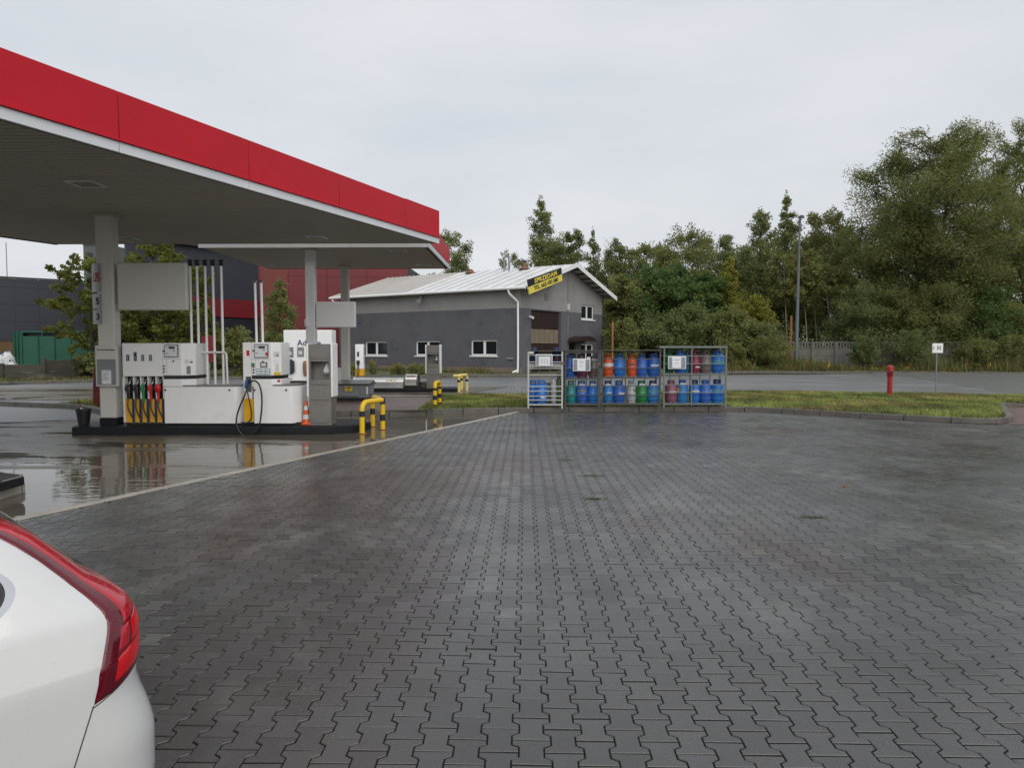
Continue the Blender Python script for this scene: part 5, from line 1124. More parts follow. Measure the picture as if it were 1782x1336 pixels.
# cage 2
u2 = shelfz(659.5, Yc2)
cylinder(992, 617, 657, 17, Yc2, u2, 'blue2', 'blue gas cylinder left of the notice, second cage upper shelf', lab=(0.36, 0.46, 0.3, 1.0, 'cone_white'))
cylinder(1012, 616, 657, 19, Yc2, u2, 'purple', 'dark purple gas cylinder behind the second cage notice')
cylinder(1034, 619, 657, 19, Yc2, u2, 'grey', 'dark grey gas cylinder right of the second cage notice', lab=(0.22, 0.28, -1.2, 1.2, 'red_dark'), tagc=True)
cylinder(993.5, 663, 702, 17, Yc2, lo, 'teal', 'teal gas cylinder, lower shelf of the second cage')
cylinder(1012.5, 663, 702, 19, Yc2, lo, 'blue2', 'blue gas cylinder with grey lettering, second cage lower middle', lab=(0.50, 0.62, -0.8, 0.8, 'poster_grey'), tagc=True)
cylinder(1032, 663, 702, 18, Yc2, lo, 'blue', 'plain blue gas cylinder, second cage lower right', tagc=True)
# cage 3
u3 = shelfz(657.5, Yc3)
cylinder(1058, 617, 656.5, 17.5, Yc3, u3, 'orange', 'orange gas cylinder with white label band', lab=(0.46, 0.60, -1.3, 1.3, 'cone_white'))
cylinder(1078, 617, 656.5, 19, Yc3, u3, 'blue', 'blue gas cylinder between the two orange ones')
cylinder(1099.5, 617, 656.5, 16, Yc3, u3, 'orange', 'orange gas cylinder with dark letters, no white band', lab=(0.48, 0.60, -0.7, 0.5, 'rust'))
cylinder(1117, 617, 656.5, 18.5, Yc3, u3, 'blue2', 'plain blue gas cylinder right of unlabelled orange one')
cylinder(1137.5, 616.5, 656.5, 19, Yc3, u3, 'blue2', 'blue gas cylinder with pale label, wide cage upper right', lab=(0.46, 0.53, -0.6, 1.0, 'cone_white'))
cylinder(1058, 662.5, 701, 17, Yc3, lo, 'blue3', 'blue gas cylinder below the white-banded orange one', lab=(0.45, 0.48, -0.4, 0.9, 'cone_white'), tagc=True, collar='navy')
cylinder(1077.5, 662, 701, 19, Yc3, lo, 'blue2', 'blue gas cylinder with white print, wide cage second lower left', lab=(0.40, 0.47, -0.1, 1.0, 'cone_white'))
cylinder(1099, 662, 701, 15, Yc3, lo, 'pale', 'pale grey gas cylinder left of the green one', lab=(0.5, 0.64, 0.3, 1.2, 'poster_grey'))
cylinder(1117, 662, 701, 19, Yc3, lo, 'green', 'green gas cylinder with white tag, wide cage lower shelf', tagc=True)
cylinder(1137, 662, 701, 19, Yc3, lo, 'blue3', 'blue gas cylinder with pale band, wide cage lower right', lab=(0.47, 0.58, -1.1, 1.1, 'teal_tag'), tagc=True, collar='navy')
# cage 4
u4 = shelfz(651, Yc4)
cylinder(1164.5, 611, 649.5, 16, Yc4, u4, 'green', 'dark green gas cylinder at left edge of tallest cage', dy=0.42)
cylinder(1184, 610.5, 650, 20, Yc4, u4, 'blue', 'blue gas cylinder behind the tallest cage notice', collar='blue')
cylinder(1196, 613, 650, 16, Yc4, u4, 'teal', 'teal gas cylinder just right of the tallest cage notice', dy=0.45)
cylinder(1209.5, 611, 650, 17, Yc4, u4, 'maroon', 'crimson gas cylinder with white print, tallest cage upper shelf', lab=(0.24, 0.30, -0.1, 0.9, 'cone_white'))
cylinder(1228, 611.5, 650, 19, Yc4, u4, 'brown', 'faded grey brown gas cylinder beside the crimson one')
cylinder(1249, 610, 650, 20, Yc4, u4, 'blue', 'blue gas cylinder with green label, tallest cage upper right', lab=(0.44, 0.53, -1.0, 1.0, 'teal_tag'))
cylinder(1168.5, 660.5, 700, 19, Yc4, lo, 'mauve', 'mauve gas cylinder at lower left of tallest cage', lab=(0.46, 0.51, -0.5, 0.9, 'cone_white'))
cylinder(1188, 660, 700, 18, Yc4, lo, 'blue3', 'blue gas cylinder with yellow sticker in tallest cage', lab=(0.48, 0.66, -1.2, -0.75, 'sticker_y'), tagc=True, collar='blue2')
cylinder(1209.5, 660, 700, 17, Yc4, lo, 'blue', 'blue gas cylinder with white letters below the crimson one', lab=(0.48, 0.55, -0.9, 0.7, 'cone_white'), collar='navy')
cylinder(1228, 660, 700, 19, Yc4, lo, 'blue2', 'blue gas cylinder with white square, tallest cage lower shelf', lab=(0.49, 0.58, 0.75, 1.3, 'cone_white'))
cylinder(1249, 659, 700, 20, Yc4, lo, 'blue', 'blue gas cylinder with green label, tallest cage lower right', lab=(0.49, 0.58, -1.0, 1.0, 'teal_tag'), collar='navy')

# ================================================================== SHED
K = np.array([-0.356, 48.865]); aL = R(-57.43)
dL = np.array([math.sin(aL), math.cos(aL)]); dR = np.array([-dL[1] * -1, 0]) if False else np.array([0.5383, 0.8427])
LL, LG, ZE, ZA = 17.8, 12.75, 6.02, 7.98
shed = thing('grey_shed', (*(K + dL * 8 + dR * 6), 0.1), 'grey two tone shed with white metal roof and yellow banner', 'building')
def W(s, g, o=0.0, z=0.0): p = K + dL * s + dR * g; return (p[0], p[1], z)
def wall_quad_box(s0, s1, z0, z1, th, side, off=0.0):
    """slab on long wall (side 'L', outward = -dR) or gable (side 'G', outward = -dL)"""
    if side == 'L': return MB().obox(K + dL * s0 - dR * off, dL, -dR, s1 - s0, th, z0, z1)
    return MB().obox(K + dR * s0 - dL * off, dR, -dL, s1 - s0, th, z0, z1)
ZB = 4.58
def wall_with_holes(side, L0, z0, z1, holes, m, th=0.25):
    """wall sheet made of slabs around openings (s0,s1,z0,z1)"""
    xs = sorted({0, L0} | {v for h in holes for v in h[:2]}); mb = MB()
    for a, b in zip(xs[:-1], xs[1:]):
        segs = [(z0, z1)]
        for h in holes:
            if h[0] <= a + 1e-6 and h[1] >= b - 1e-6:
                ns = []
                for c, d in segs:
                    if h[2] > c: ns.append((c, min(d, h[2])))
                    if h[3] < d: ns.append((max(c, h[3]), d))
                segs = [q for q in ns if q[1] - q[0] > 1e-4]
        for c, d in segs:
            if side == 'L': q = MB().obox(K + dL * a, dL, dR, b - a, th, c, d)
            else: q = MB().obox(K + dR * a, dR, dL, b - a, th, c, d)
            mb.add(q.v, q.f)
    return mb.build('wall', m, shed, smooth=False)
winL = [(12.45, 14.86, 1.22, 2.35), (7.13, 9.49, 1.25, 2.37), (1.93, 4.24, 1.28, 2.40)]
door = (1.44, 5.63, 0.1, 4.5); wg1 = (8.91, 11.11, 4.1, 5.24); wg2 = (8.85, 11.05, 1.0, 2.16)
wall_with_holes('L', LL, 0.45, ZB, winL, 'render_dark'); wall_with_holes('L', LL, ZB, ZE, [], 'render_light')
wall_with_holes('L', LL, 0.0, 0.45, [], 'plinth')
hg = [door, (8.91, 11.11, 4.1, 4.58), wg2, (6.9, 8.0, 0.1, 2.2)]
wg0 = 0.252
def gable_wall(L0, z0, z1, holes, m):
    xs = sorted({wg0, L0} | {v for h in holes for v in h[:2]}); mb = MB()
    for a, b in zip(xs[:-1], xs[1:]):
        segs = [(z0, z1)]
        for h in holes:
            if h[0] <= a + 1e-6 and h[1] >= b - 1e-6:
                ns = []
                for c, d in segs:
                    if h[2] > c: ns.append((c, min(d, h[2])))
                    if h[3] < d: ns.append((max(c, h[3]), d))
                segs = [q for q in ns if q[1] - q[0] > 1e-4]
        for c, d in segs:
            q = MB().obox(K + dR * a, dR, dL, b - a, 0.25, c, d); mb.add(q.v, q.f)
    return mb.build('wall', m, shed, smooth=False)
gable_wall(LG, 0.0, ZB, hg, 'render_dark'); gable_wall(LG, ZB, ZE, [(8.91, 11.11, 4.58, 5.24)], 'render_light')
# gable triangle
ap = LG / 2
def tri(off0, off1):
    a = [W(off0, 0.0, z=ZE), W(off0, LG, z=ZE), W(off0, ap, z=ZA)]; b = [W(off1, 0.0, z=ZE), W(off1, LG, z=ZE), W(off1, ap, z=ZA)]
    return MB().add(a + b, [(0, 1, 2), (5, 4, 3), (0, 3, 4, 1), (1, 4, 5, 2), (2, 5, 3, 0)])
tri(0.0, 0.25).build('gable', 'render_light', shed, smooth=False)
MB().obox(K + dR * LG, dL, dR, LL, -0.25, 0, ZE).build('rear_wall', 'render_dark', shed)
MB().obox(K + dL * LL + dR * 0.252, dR, dL, LG - 0.51, -0.25, 0, ZE).build('end_wall', 'render_dark', shed)
MB().obox(K + dL * 0.6 + dR * 0.6, dL, dR, LL - 1.2, LG - 1.2, 0.1, 5.9).build('interior', 'black', shed)
# roof: two slopes, front overhang
OV, OE = 0.95, 0.55
sl_ = (ZA - ZE) / ap; zeave = ZE - OE * sl_ + 0.12; zrid = ZA + 0.14
def roof_slab(s0, s1, side, m, z_up=0.0, th=0.06, g0=None, g1=None, name='roof_sheet', par=None):
    ga, gb = (-OE if g0 is None else g0), (ap if g1 is None else g1)
    def zz(gv): return zeave + (gv + OE) * (zrid - zeave) / (ap + OE) + z_up
    pts = []
    for s_, gv in ((s0, ga), (s1, ga), (s1, gb), (s0, gb)):
        G_ = gv if side == 0 else LG - gv
        pts.append((s_, G_, zz(gv)))
    lo_ = [W(a, b, z=c - th) for a, b, c in pts]; hi_ = [W(a, b, z=c) for a, b, c in pts]
    p8 = lo_ + hi_ if side == 1 else lo_[::-1] + hi_[::-1]
    return MB().hexa(p8).build(name, m, par or shed, smooth=False)
nsh = 19; ws = (LL + OV + 0.4) / nsh
for k in range(nsh):
    s0 = -OV + k * ws
    mm = 'roof_new' if k < 11 else 'roof'
    r0 = roof_slab(s0 + 0.012, s0 + ws - 0.012, 0, mm)
    roof_slab(s0 + ws - 0.03, s0 + ws + 0.02, 0, 'roof', z_up=0.05, th=0.048, name='standing_seam')
    if k >= 11: roof_slab(s0 + ws * .45, s0 + ws * .58, 0, 'roof', z_up=0.045, th=0.043, name='standing_seam')
roof_slab(-OV, LL + 0.4, 1, 'roof')
def gx(gv, side): return zeave + (gv + OE) * (zrid - zeave) / (ap + OE)
for side in (0, 1):
    pts = []
    for gv in (-OE, ap):
        G_ = gv if side == 0 else LG - gv; z_ = gx(gv, side)
        pts.append((G_, z_))
    (g0, z0), (g1, z1) = pts
    for (s0, s1, nm, mm, d0, d1) in ((-OV - 0.05, -OV - 0.002, 'barge_board', 'frame', -0.24, 0.09),):
        P8 = [W(s0, g0, z=z0 + d0), W(s1, g0, z=z0 + d0), W(s1, g1, z=z1 + d0), W(s0, g1, z=z1 + d0), W(s0, g0, z=z0 + d1), W(s1, g0, z=z0 + d1), W(s1, g1, z=z1 + d1), W(s0, g1, z=z1 + d1)]
        if side == 0: P8 = P8[:4][::-1] + P8[4:][::-1]
        MB().hexa(P8).build(nm, mm, shed)
    for f in np.linspace(0.12, 0.9, 7):
        gv = -OE + (ap + OE) * f; G_ = gv if side == 0 else LG - gv; z_ = gx(gv, side)
        MB().obox(K - dL * (OV - 0.03) + dR * (G_ - 0.07), dL, dR, OV - 0.04, 0.14, z_ - 0.2, z_ - 0.062).build('rafter_end', 'dark_steel', shed)
# gutter and downpipes
MB().tube([W(-OV + 0.1, -OE - 0.09, z=zeave - 0.09), W(LL + 0.4, -OE - 0.09, z=zeave - 0.09)], 0.10, 8).build('gutter', 'frame', shed)
MB().tube(smooth_path([W(0.55, -OE - 0.09, z=zeave - 0.15), W(0.5, -OE, z=zeave - 0.45), W(0.12, -0.14, z=zeave - 1.0), W(0.1, -0.12, z=zeave - 1.4), W(0.1, -0.12, z=0.5), W(0.15, -0.25, z=0.25), W(0.3, -0.5, z=0.15)], 4), 0.075, 8).build('downpipe', 'frame', shed)
MB().tube(smooth_path([W(17.9, -OE - 0.09, z=zeave - 0.15), W(17.8, -OE, z=zeave - 0.4), W(17.2, -0.12, z=zeave - 1.0), W(17.2, -0.12, z=0.2)], 4), 0.07, 8).build('downpipe', 'frame', shed)
def window(side, s0, s1, z0, z1):
    th = 0.12
    def bx(a, b, c, d, d0, d1):
        if side == 'L': return MB().obox(K + dL * a + dR * d0, dL, dR, b - a, d1 - d0, c, d)
        return MB().obox(K + dR * a + dL * d0, dR, dL, b - a, d1 - d0, c, d)
    fw = 0.11
    o = MB()
    for q in (bx(s0, s1, z0, z0 + fw, th, th + 0.08), bx(s0, s1, z1 - fw, z1, th, th + 0.08), bx(s0, s0 + fw, z0 + fw, z1 - fw, th, th + 0.08), bx(s1 - fw, s1, z0 + fw, z1 - fw, th, th + 0.08), bx((s0 + s1) / 2 - 0.10, (s0 + s1) / 2 + 0.10, z0 + fw, z1 - fw, th, th + 0.08)):
        o.add(q.v, q.f)
    f = o.build('window', 'frame', shed)
    for a, b in ((s0 + fw, (s0 + s1) / 2 - 0.1), ((s0 + s1) / 2 + 0.1, s1 - fw)): bx(a, b, z0 + fw, z1 - fw, th + 0.03, th + 0.05).build('pane', 'glass', f)
    bx(s0 - 0.08, s1 + 0.08, z0 - 0.09, z0 - 0.002, -0.07, 0.12).build('sill', 'frame', f)
    bx(s0 + 0.02, s1 - 0.02, z0, z1, 0.24, 0.26).build('reveal_back', 'black', f)
for h in winL: window('L', *h)
window('G', *wg1); window('G', *wg2)
# sectional door
def gbx(a, b, c, d, d0, d1): return MB().obox(K + dR * a + dL * d0, dR, dL, b - a, d1 - d0, c, d)
dd = gbx(door[0] + 0.02, door[1] - 0.12, 0.1, door[3] - 0.02, 0.16, 0.2).build('gate_door', 'brown_door', shed)
npl = 14
for (za, zb_, nn_, mm) in ((3.22, 4.42, npl, 'brown_door'), (0.12, 2.10, npl, 'brown_door')):
    for k in range(nn_):
        a = door[0] + 0.03 + (door[1] - door[0] - 0.18) * k / nn_; b = a + (door[1] - door[0] - 0.18) / nn_ - 0.02
        gbx(a, b, za, zb_, 0.13, 0.159).build('board', mm, dd)
for k in range(6):
    a = door[0] + 0.03 + (door[1] - door[0] - 0.18) * k / 6; b = a + (door[1] - door[0] - 0.18) / 6 - 0.04
    gbx(a, b, 2.16, 3.17, 0.12, 0.159).build('pane', 'door_glaze', dd)
gbx(door[1] - 0.12, door[1] - 0.02, 0.1, 4.48, 0.08, 0.19).build('jamb', 'dark_steel', shed)
gbx(6.95, 7.95, 0.1, 2.15, 0.15, 0.2).build('side_door', 'black_gloss', shed)
# bowed awning
o = MB(); n = 12; vs = []; fs = []
for off in (-1.0, -0.01):
    for k in range(n + 1):
        a = math.pi * k / n; gv = 8.1 - math.cos(a) * 1.45; zz = 2.33 + math.sin(a) * 0.42
        vs.append(W(off, gv, z=zz))
for k in range(n): fs.append((k, n + 1 + k, n + 2 + k, k + 1))
fs.append(tuple(range(n + 1)))
MB().add(vs, fs).build('awning', 'brown_door', shed)
MB().obox(K + dR * 3.2, dR, -dL, 0.57, 0.03, 5.27, 5.78).build('vent_grille', 'poster_grey', shed)
q = K + dR * 6.55
MB().obox(q, dR, -dL, 0.24, 0.14, 4.72, 5.18).build('alarm_box', 'cone_white', shed)
MB().tube([(*(q + dR * 0.12 - dL * 0.03), 4.72), (*(q + dR * 0.12 - dL * 0.03), 2.9)], 0.03, 6).build('conduit', 'render_light', shed)
MB().tube([(*(q + dR * 0.12 - dL * 0.03), 5.2), (*(q + dR * 0.12 - dL * 0.03), 7.6)], 0.015, 5).build('cable', 'dark_steel', shed)
q = K + dR * 1.15 - dL * 0.05
MB().tube([(*(q), 4.0), (*(q - dL * 0.35 - dR * 0.1), 3.92)], 0.09, 8).build('camera_housing', 'frame', shed)
q = K + dL * 8.5
fl = MB().obox(q - dR * 0.45, dL, -dR, 0.35, 0.12, 5.15, 5.45).build('floodlight', 'bin', shed)
MB().tube([(*(q - dR * 0.02 + dL * 0.1), 6.0), (*(q - dR * 0.42 + dL * 0.15), 5.4)], 0.11, 6).build('arm', 'steel', fl)
MB().obox(K + dL * 0.55 - dR * 0.1, dL, dR, 0.5, 0.1, 1.05, 1.15).build('tap', 'render_light', shed)
# roof furniture
for px_, nm in ((744, 'a'), (883, 'b')):
    s_ = 8.5 if nm == 'a' else 3.3
    b = W(s_, ap - 0.7, z=zrid - 0.3)
    v_ = MB().lathe([(0.5, 0.1), (0.24, 0.24), (0.15, 0.26), (0.15, 0.4)], b, 10).build('roof_vent', 'rust', shed)
    MB().lathe([(0.12, 0.4), (0.12, 0.62)], b, 10).build('stub', 'frame' if nm == 'a' else 'rust', v_)
    if nm == 'b': MB().lathe([(0.2, 0.66), (0.2, 0.73), (0.08, 0.8)], b, 10).build('cowl', 'black', v_)
for s_ in (4.6, 5.05):
    b = W(s_, ap - 0.9, z=zrid - 0.3); MB().lathe([(0.07, 0), (0.07, 1.05), (0.13, 1.07), (0.13, 1.15)], b, 8).build('flue', 'galv', shed)
# banner
ban = thing('sale_banner', (*(K + dR * 3 - dL * (OV + 0.1)), 5.6), 'black and yellow banner hanging under the shed verge, SPRZEDAM', 'banner')
o_ = -(OV + 0.09)
def bpt(x_, y_):
    p = onplane(x_, y_, (*(K - dL * (OV + 0.09)), 0), np.array([*dR, 0])); return p
TL, TR, BL, BR = bpt(917, 487), bpt(977.5, 465.5), bpt(920.5, 512.5), bpt(978.5, 488.5)
def bl(u, v, off=0.0):
    p = (TL * (1 - u) + TR * u) * (1 - v) + (BL * (1 - u) + BR * u) * v
    wv = 0.012 * math.sin(u * 17 + v * 3) + 0.008 * math.sin(u * 31)
    return p + np.array([*(-dL), 0]) * (wv + off)
def bpatch(v0, v1, name, m):
    nx, ny = 24, 5; vs = []; fs = []
    for sgn in (0.0, -0.015):
        for j in range(ny + 1):
            for i in range(nx + 1): vs.append(bl(i / nx, v0 + (v1 - v0) * j / ny, sgn))
    nn_ = (nx + 1) * (ny + 1)
    for j in range(ny):
        for i in range(nx):
            a = j * (nx + 1) + i; fs.append((a, a + nx + 1, a + nx + 2, a + 1)); fs.append((nn_ + a, nn_ + a + 1, nn_ + a + nx + 2, nn_ + a + nx + 1))
    return MB().add(vs, fs).build(name, m, ban)
bpatch(0, 0.5, 'black_half', 'banner_k'); bpatch(0.502, 1, 'yellow_half', 'banner_y')
ex = (TR - TL); wdt = np.linalg.norm(ex); ex = ex / wdt; ey = (TL - BL); hgt = np.linalg.norm(ey); ey = ey / hgt
text('SPRZEDAM', 0.43, 'banner_y', ban, bl(0.51, 0.27, 0.035), ex, ey, 0.012, sx=1.5)
text('TEL. 662-180 580', 0.38, 'ink', ban, bl(0.51, 0.75, 0.035), ex, ey, 0.009, sx=1.22)

# ================================================================== LEFT BACKGROUND
# dark clad hall
hall = thing('clad_hall', (X(400, 62), 62, 0), 'large navy and red clad hall behind the pumps', 'building')
hY = 60.0
P0 = np.array([X(225, 52), 52.0]); P1 = np.array([X(452, 62), 62.0]); P2 = np.array([X(710, 64.5), 64.5])
def wallseg(a, b, z0, z1, th, m, name, off=0.0, par=None):
    d = (b - a) / np.linalg.norm(b - a); n_ = np.array([d[1], -d[0]])
    return MB().obox(a + n_ * off, d, -n_, float(np.linalg.norm(b - a)), th, z0, z1).build(name, m, par or hall)
def zt_at(y, p): return Z(y, p[1])
wallseg(P0, P1, 4.8, 9.9, 0.3, 'navy', 'upper_wall')
wallseg(P0, P1, 0, 4.795, 0.3, 'navy', 'lower_wall', off=-0.1)
nb = 24
for k in range(nb): wallseg(P0 + (P1 - P0) * 0.2, P1, 0.6 + k * 0.155, 0.6 + k * 0.155 + 0.1, 0.07, 'navy', 'louvre', off=0.02)
wallseg(P0 + (P1 - P0) * 0.15, P1, 4.4, 5.9, 0.25, 'hall_red', 'red_band', off=0.16)
wallseg(P1, P2, 0, 10.6, 0.3, 'hall_red', 'red_wall')
wallseg(P1 + (P2 - P1) * 0.01, P1 + (P2 - P1) * 0.19, 6, 10.5, 0.04, 'hall_red_light', 'red_panel', off=0.05)
for f in (0.19, 0.45, 0.72):
    wallseg(P1 + (P2 - P1) * f, P1 + (P2 - P1) * f + np.array([0.07, 0]), 0, 10.5, 0.03, 'red_dark', 'joint', off=0.035)
wallseg(P1, P2, 8.2, 8.26, 0.03, 'red_dark', 'joint', off=0.035)
wallseg(P0 + (P1 - P0) * 0.02, P1, 9.905, 10.15, 0.9, 'ink', 'eave', off=0.5)
a, b = P0, P0 + (P1 - P0) * 0.75
for k in range(9):
    q0 = P0 + (P1 - P0) * (0.08 * k + 0.02); q1 = P0 + (P1 - P0) * (0.08 * k + 0.085)
    d = (P1 - P0) / np.linalg.norm(P1 - P0); n_ = np.array([d[1], -d[0]])
    MB().add([(*(q0 + n_ * 0.45), 10.16), (*(q1 + n_ * 0.45), 10.16), (*(q1 - n_ * 5), 11.9), (*(q0 - n_ * 5), 11.9)], [(0, 1, 2, 3)]).build('roof_panel', 'skylight', hall)
MB().prism([tuple(P0 + [0.2, 0.4]), tuple(P1 + [0, 0.5]), tuple(P2 + [-0.4, 0.5]), tuple(P2 + [-0.4, 14]), tuple(P0 + [0.2, 16])], 0.0, 9.5).build('core', 'navy', hall)
MB().box(X(243, 53.5), X(262, 53.5), 53.2, 53.6, Z(450, 53.5), Z(440, 53.5)).build('window', 'ink', hall)
# low navy block on the far left with light panels
lb = thing('navy_block', (-45, 58, 0), 'plain dark navy panelled building at the far left', 'building')
Q0 = np.array([X(-60, 56), 56.0]) - (np.array([X(150, 61.5), 61.5]) - np.array([X(-60, 56), 56.0])) * 2.0; Q1 = np.array([X(150, 61.5), 61.5])
zl = Z(481, Q0[1]); 
dq = (Q1 - Q0) / np.linalg.norm(Q1 - Q0); nq = np.array([dq[1], -dq[0]]); LQ = float(np.linalg.norm(Q1 - Q0))
rows = [2.6, 4.0, 5.4, 6.8, 7.55]
for i in range(4):
    for k in range(15):
        MB().obox(Q0 + dq * (LQ * k / 15 + 0.02), dq, nq, LQ / 15 - 0.04, 0.025, rows[i] + 0.02, rows[i + 1] - 0.02).build('cladding_panel', 'navy', lb)
MB().obox(Q0, dq, -nq, LQ, 8, 2.4, 7.5).build('core', 'navy', lb)
MB().obox(Q0 - nq * 0.05, dq, -nq, LQ, 8, 0, 2.39).build('base_wall', 'brown_wall', lb)
MB().obox(Q0 + nq * 0.12, dq, -nq, LQ + 0.1, 0.4, 7.56, 7.68).build('coping', 'ink', lb)
for xx in (5, 130):
    q = at(xx, 480, 60); MB().tube([(q[0], 60.5, 7.5), (q[0], 60.5, Z(418 if xx == 5 else 438, 60))], 0.035, 5).build('lightning_rod', 'galv', lb)
tw = thing('grey_tower', (X(159, 66), 66, 0), 'narrow grey green tower rising behind the maple leaves', 'building')
MB().box(X(150, 66), X(186, 66), 66, 72, 0, Z(421, 66)).build('wall', 'bin_green', tw)
MB().box(X(149.5, 66), X(187, 66), 65.9, 65.99, Z(424, 66), Z(420, 66)).build('coping', 'poster_grey', tw)
MB().box(X(155, 66), X(166, 66), 65.95, 65.998, Z(450, 66), Z(438, 66)).build('window', 'ink', tw)
# container
cY = 45.0
ct = thing('container', (X(100, cY), cY, 0.1), 'green steel skip container behind the low concrete wall', 'container')
x0, x1 = X(38, cY), X(180, cY); z0, z1 = 0.1, Z(576.5, cY)
zs = Z(585, cY)
MB().box(x0, x1, cY, cY + 2.2, z0, zs).build('body', 'container', ct, bevel=0.03)
for k in range(6):
    xx = x0 + (x1 - x0) * k / 5; MB().box(xx - 0.05, xx + 0.05, cY - 0.06, cY - 0.002, z0 + 0.02, zs - 0.01).build('rib', 'container', ct)
MB().box(x0, x1, cY, cY + 2.2, zs + 0.24, zs + 0.36).build('top_rail', 'container', ct)
for k in range(5):
    xx = x0 + 0.04 + (x1 - x0 - 0.1) * k / 4; MB().box(xx - 0.03, xx + 0.03, cY + 0.0, cY + 0.08, zs + 0.001, zs + 0.24).build('stay', 'container', ct)
MB().box(x0 + 0.1, x1 - 0.1, cY + 0.3, cY + 2.1, zs + 0.001, zs + 0.2).build('load', 'ink', ct)
xe = X(22, cY + 2.2)
MB().prism([(x0 - 0.002, cY), (x0 - 0.002, cY + 2.2), (X(22, cY + 2.2) , cY + 2.2), (X(22, cY + 1.5), cY + 1.5)], z0, zs + 0.34).build('end_door', 'container', ct)
for f in (0.35, 0.7):
    q = np.array([x0, cY]) * (1 - f) + np.array([X(22, cY + 1.5), cY + 1.5]) * f
    MB().box(q[0] - 0.03, q[0] + 0.03, q[1] - 0.08, q[1] - 0.01, z0 + 0.1, zs + 0.3).build('door_bar', 'container', ct)
# low concrete wall, stacked slabs
lw = thing('low_wall', (-27, 39, 0.1), 'low stained concrete slab wall before the green container', 'wall')
A0 = np.array(G(5, 665)[:2]); A1 = np.array(G(78, 663.5)[:2]); A2 = np.array(G(146, 660.5)[:2]); A9 = A0 + (A0 - A1) * 1.0
def slab(a, b, z0, z1, m='concrete_dark', nm='slab'):
    d = (b - a) / np.linalg.norm(b - a); n_ = np.array([d[1], -d[0]])
    MB().obox(a + d * 0.08, d, -n_, float(np.linalg.norm(b - a)) - 0.16, 0.08, z0, z1).build(nm, m, lw, bevel=0.015)
zA = lambda y, p: Z(y, p[1])
slab(A9, A0, 0.05, 0.47); slab(A9, A0, 0.49, 0.95)
slab(A0, A1, 0.05, 0.42); slab(A0, A1, 0.44, 0.93)
slab(A1, A2, 0.05, 0.58); slab(A1, A2, 0.6, 1.15)
A3 = A2 + (A2 - A1) * 0.9; slab(A2, A3, 0.05, 0.58); slab(A2, A3, 0.6, 1.1)
for p, h in ((A9, 1.0), (A0, 1.0), (A1, 1.25), (A2, 1.22), (A3, 1.15)): MB().box(p[0] - 0.08, p[0] + 0.08, p[1] - 0.08, p[1] + 0.08, 0.0, h).build('post', 'concrete_dark', lw)
t = thing('thin_post', (float(A0[0]) - 0.1, float(A0[1]) - 0.3, 0.1), 'thin grey steel post at left end of low wall', 'post')
MB().tube([(A0[0] - 0.1, A0[1] - 0.3, 0.0), (A0[0] - 0.1, A0[1] - 0.3, 1.55)], 0.03, 8).build('pole', 'galv', t)
MB().lathe([(0.035, 0), (0.02, 0.03)], (A0[0] - 0.1, A0[1] - 0.3, 1.55), 8).build('cap', 'galv', t)
# white sacks
def sack(px_, py0, py1, pw, Y, seed, label):
    r = random.Random(seed); x = X(px_, Y); zb = Z(py1, Y); h = Z(py0, Y) - zb; w_ = pw / F_PX * Y / 2
    prof = [(w_ * 0.75, 0), (w_, h * 0.2), (w_ * 0.95, h * 0.6), (w_ * 0.6, h * 0.85), (w_ * 0.15, h)]
    t = thing('sack', (x, Y, zb), label, 'sack', 'white sacks by the container')
    o = MB().lathe(prof, (x, Y, zb), 14)
    o.v = [(p[0] + r.uniform(-.09, .09), p[1] + r.uniform(-.09, .09), p[2] + r.uniform(-.05, .05)) for p in o.v]
    o.build('bag', 'bag', t, ang=80)
    MB().tube([(x - w_ * 0.5, Y, zb + h * 0.8), (x, Y - 0.1, zb + h * 1.1), (x + w_ * 0.5, Y, zb + h * 0.8)], 0.025, 5).build('strap', 'blue_pl', t)
sack(14, 612, 638, 18, 42.5, 1, 'upright white woven sack beside the green container')
sack(3, 616, 640, 14, 42.3, 2, 'white woven sack at the left picture edge')
sack(19, 628, 640, 16, 42.0, 3, 'low slumped white sack against the container end')

# ================================================================== RIGHT BACKGROUND
# hydrant
hp = G(1548, 688.5, 0.11); hx, hy_ = float(hp[0]), float(hp[1]); hH = Z(635, hy_) - 0.11
t = thing('hydrant', (hx, hy_, 0.11), 'slim red pillar hydrant standing on the grass', 'hydrant')
MB().lathe([(0.085, 0), (0.085, hH * 0.62)], (hx, hy_, 0.11), 16).build('barrel', 'hyd_red', t)
hd = MB().lathe([(0.09, hH * 0.62), (0.105, hH * 0.66), (0.11, hH * 0.82), (0.10, hH * 0.90), (0.115, hH * 0.905), (0.11, hH * 0.95), (0.07, hH * 0.99), (0.03, hH)], (hx, hy_, 0.11), 16).build('head', 'hyd_red', t)
MB().tube([(hx - 0.03, hy_ - 0.08, 0.11 + hH * 0.78), (hx - 0.06, hy_ - 0.2, 0.11 + hH * 0.76)], [0.05, 0.06], 12).build('outlet', 'hyd_red', t)
MB().tube([(hx - 0.06, hy_ - 0.2, 0.11 + hH * 0.76), (hx - 0.065, hy_ - 0.22, 0.11 + hH * 0.757)], 0.045, 10).build('outlet_cap', 'ink', t)
MB().lathe([(0.115, 0), (0.115, 0.03)], (hx, hy_, 0.11), 16).build('collar', 'hyd_red', t)
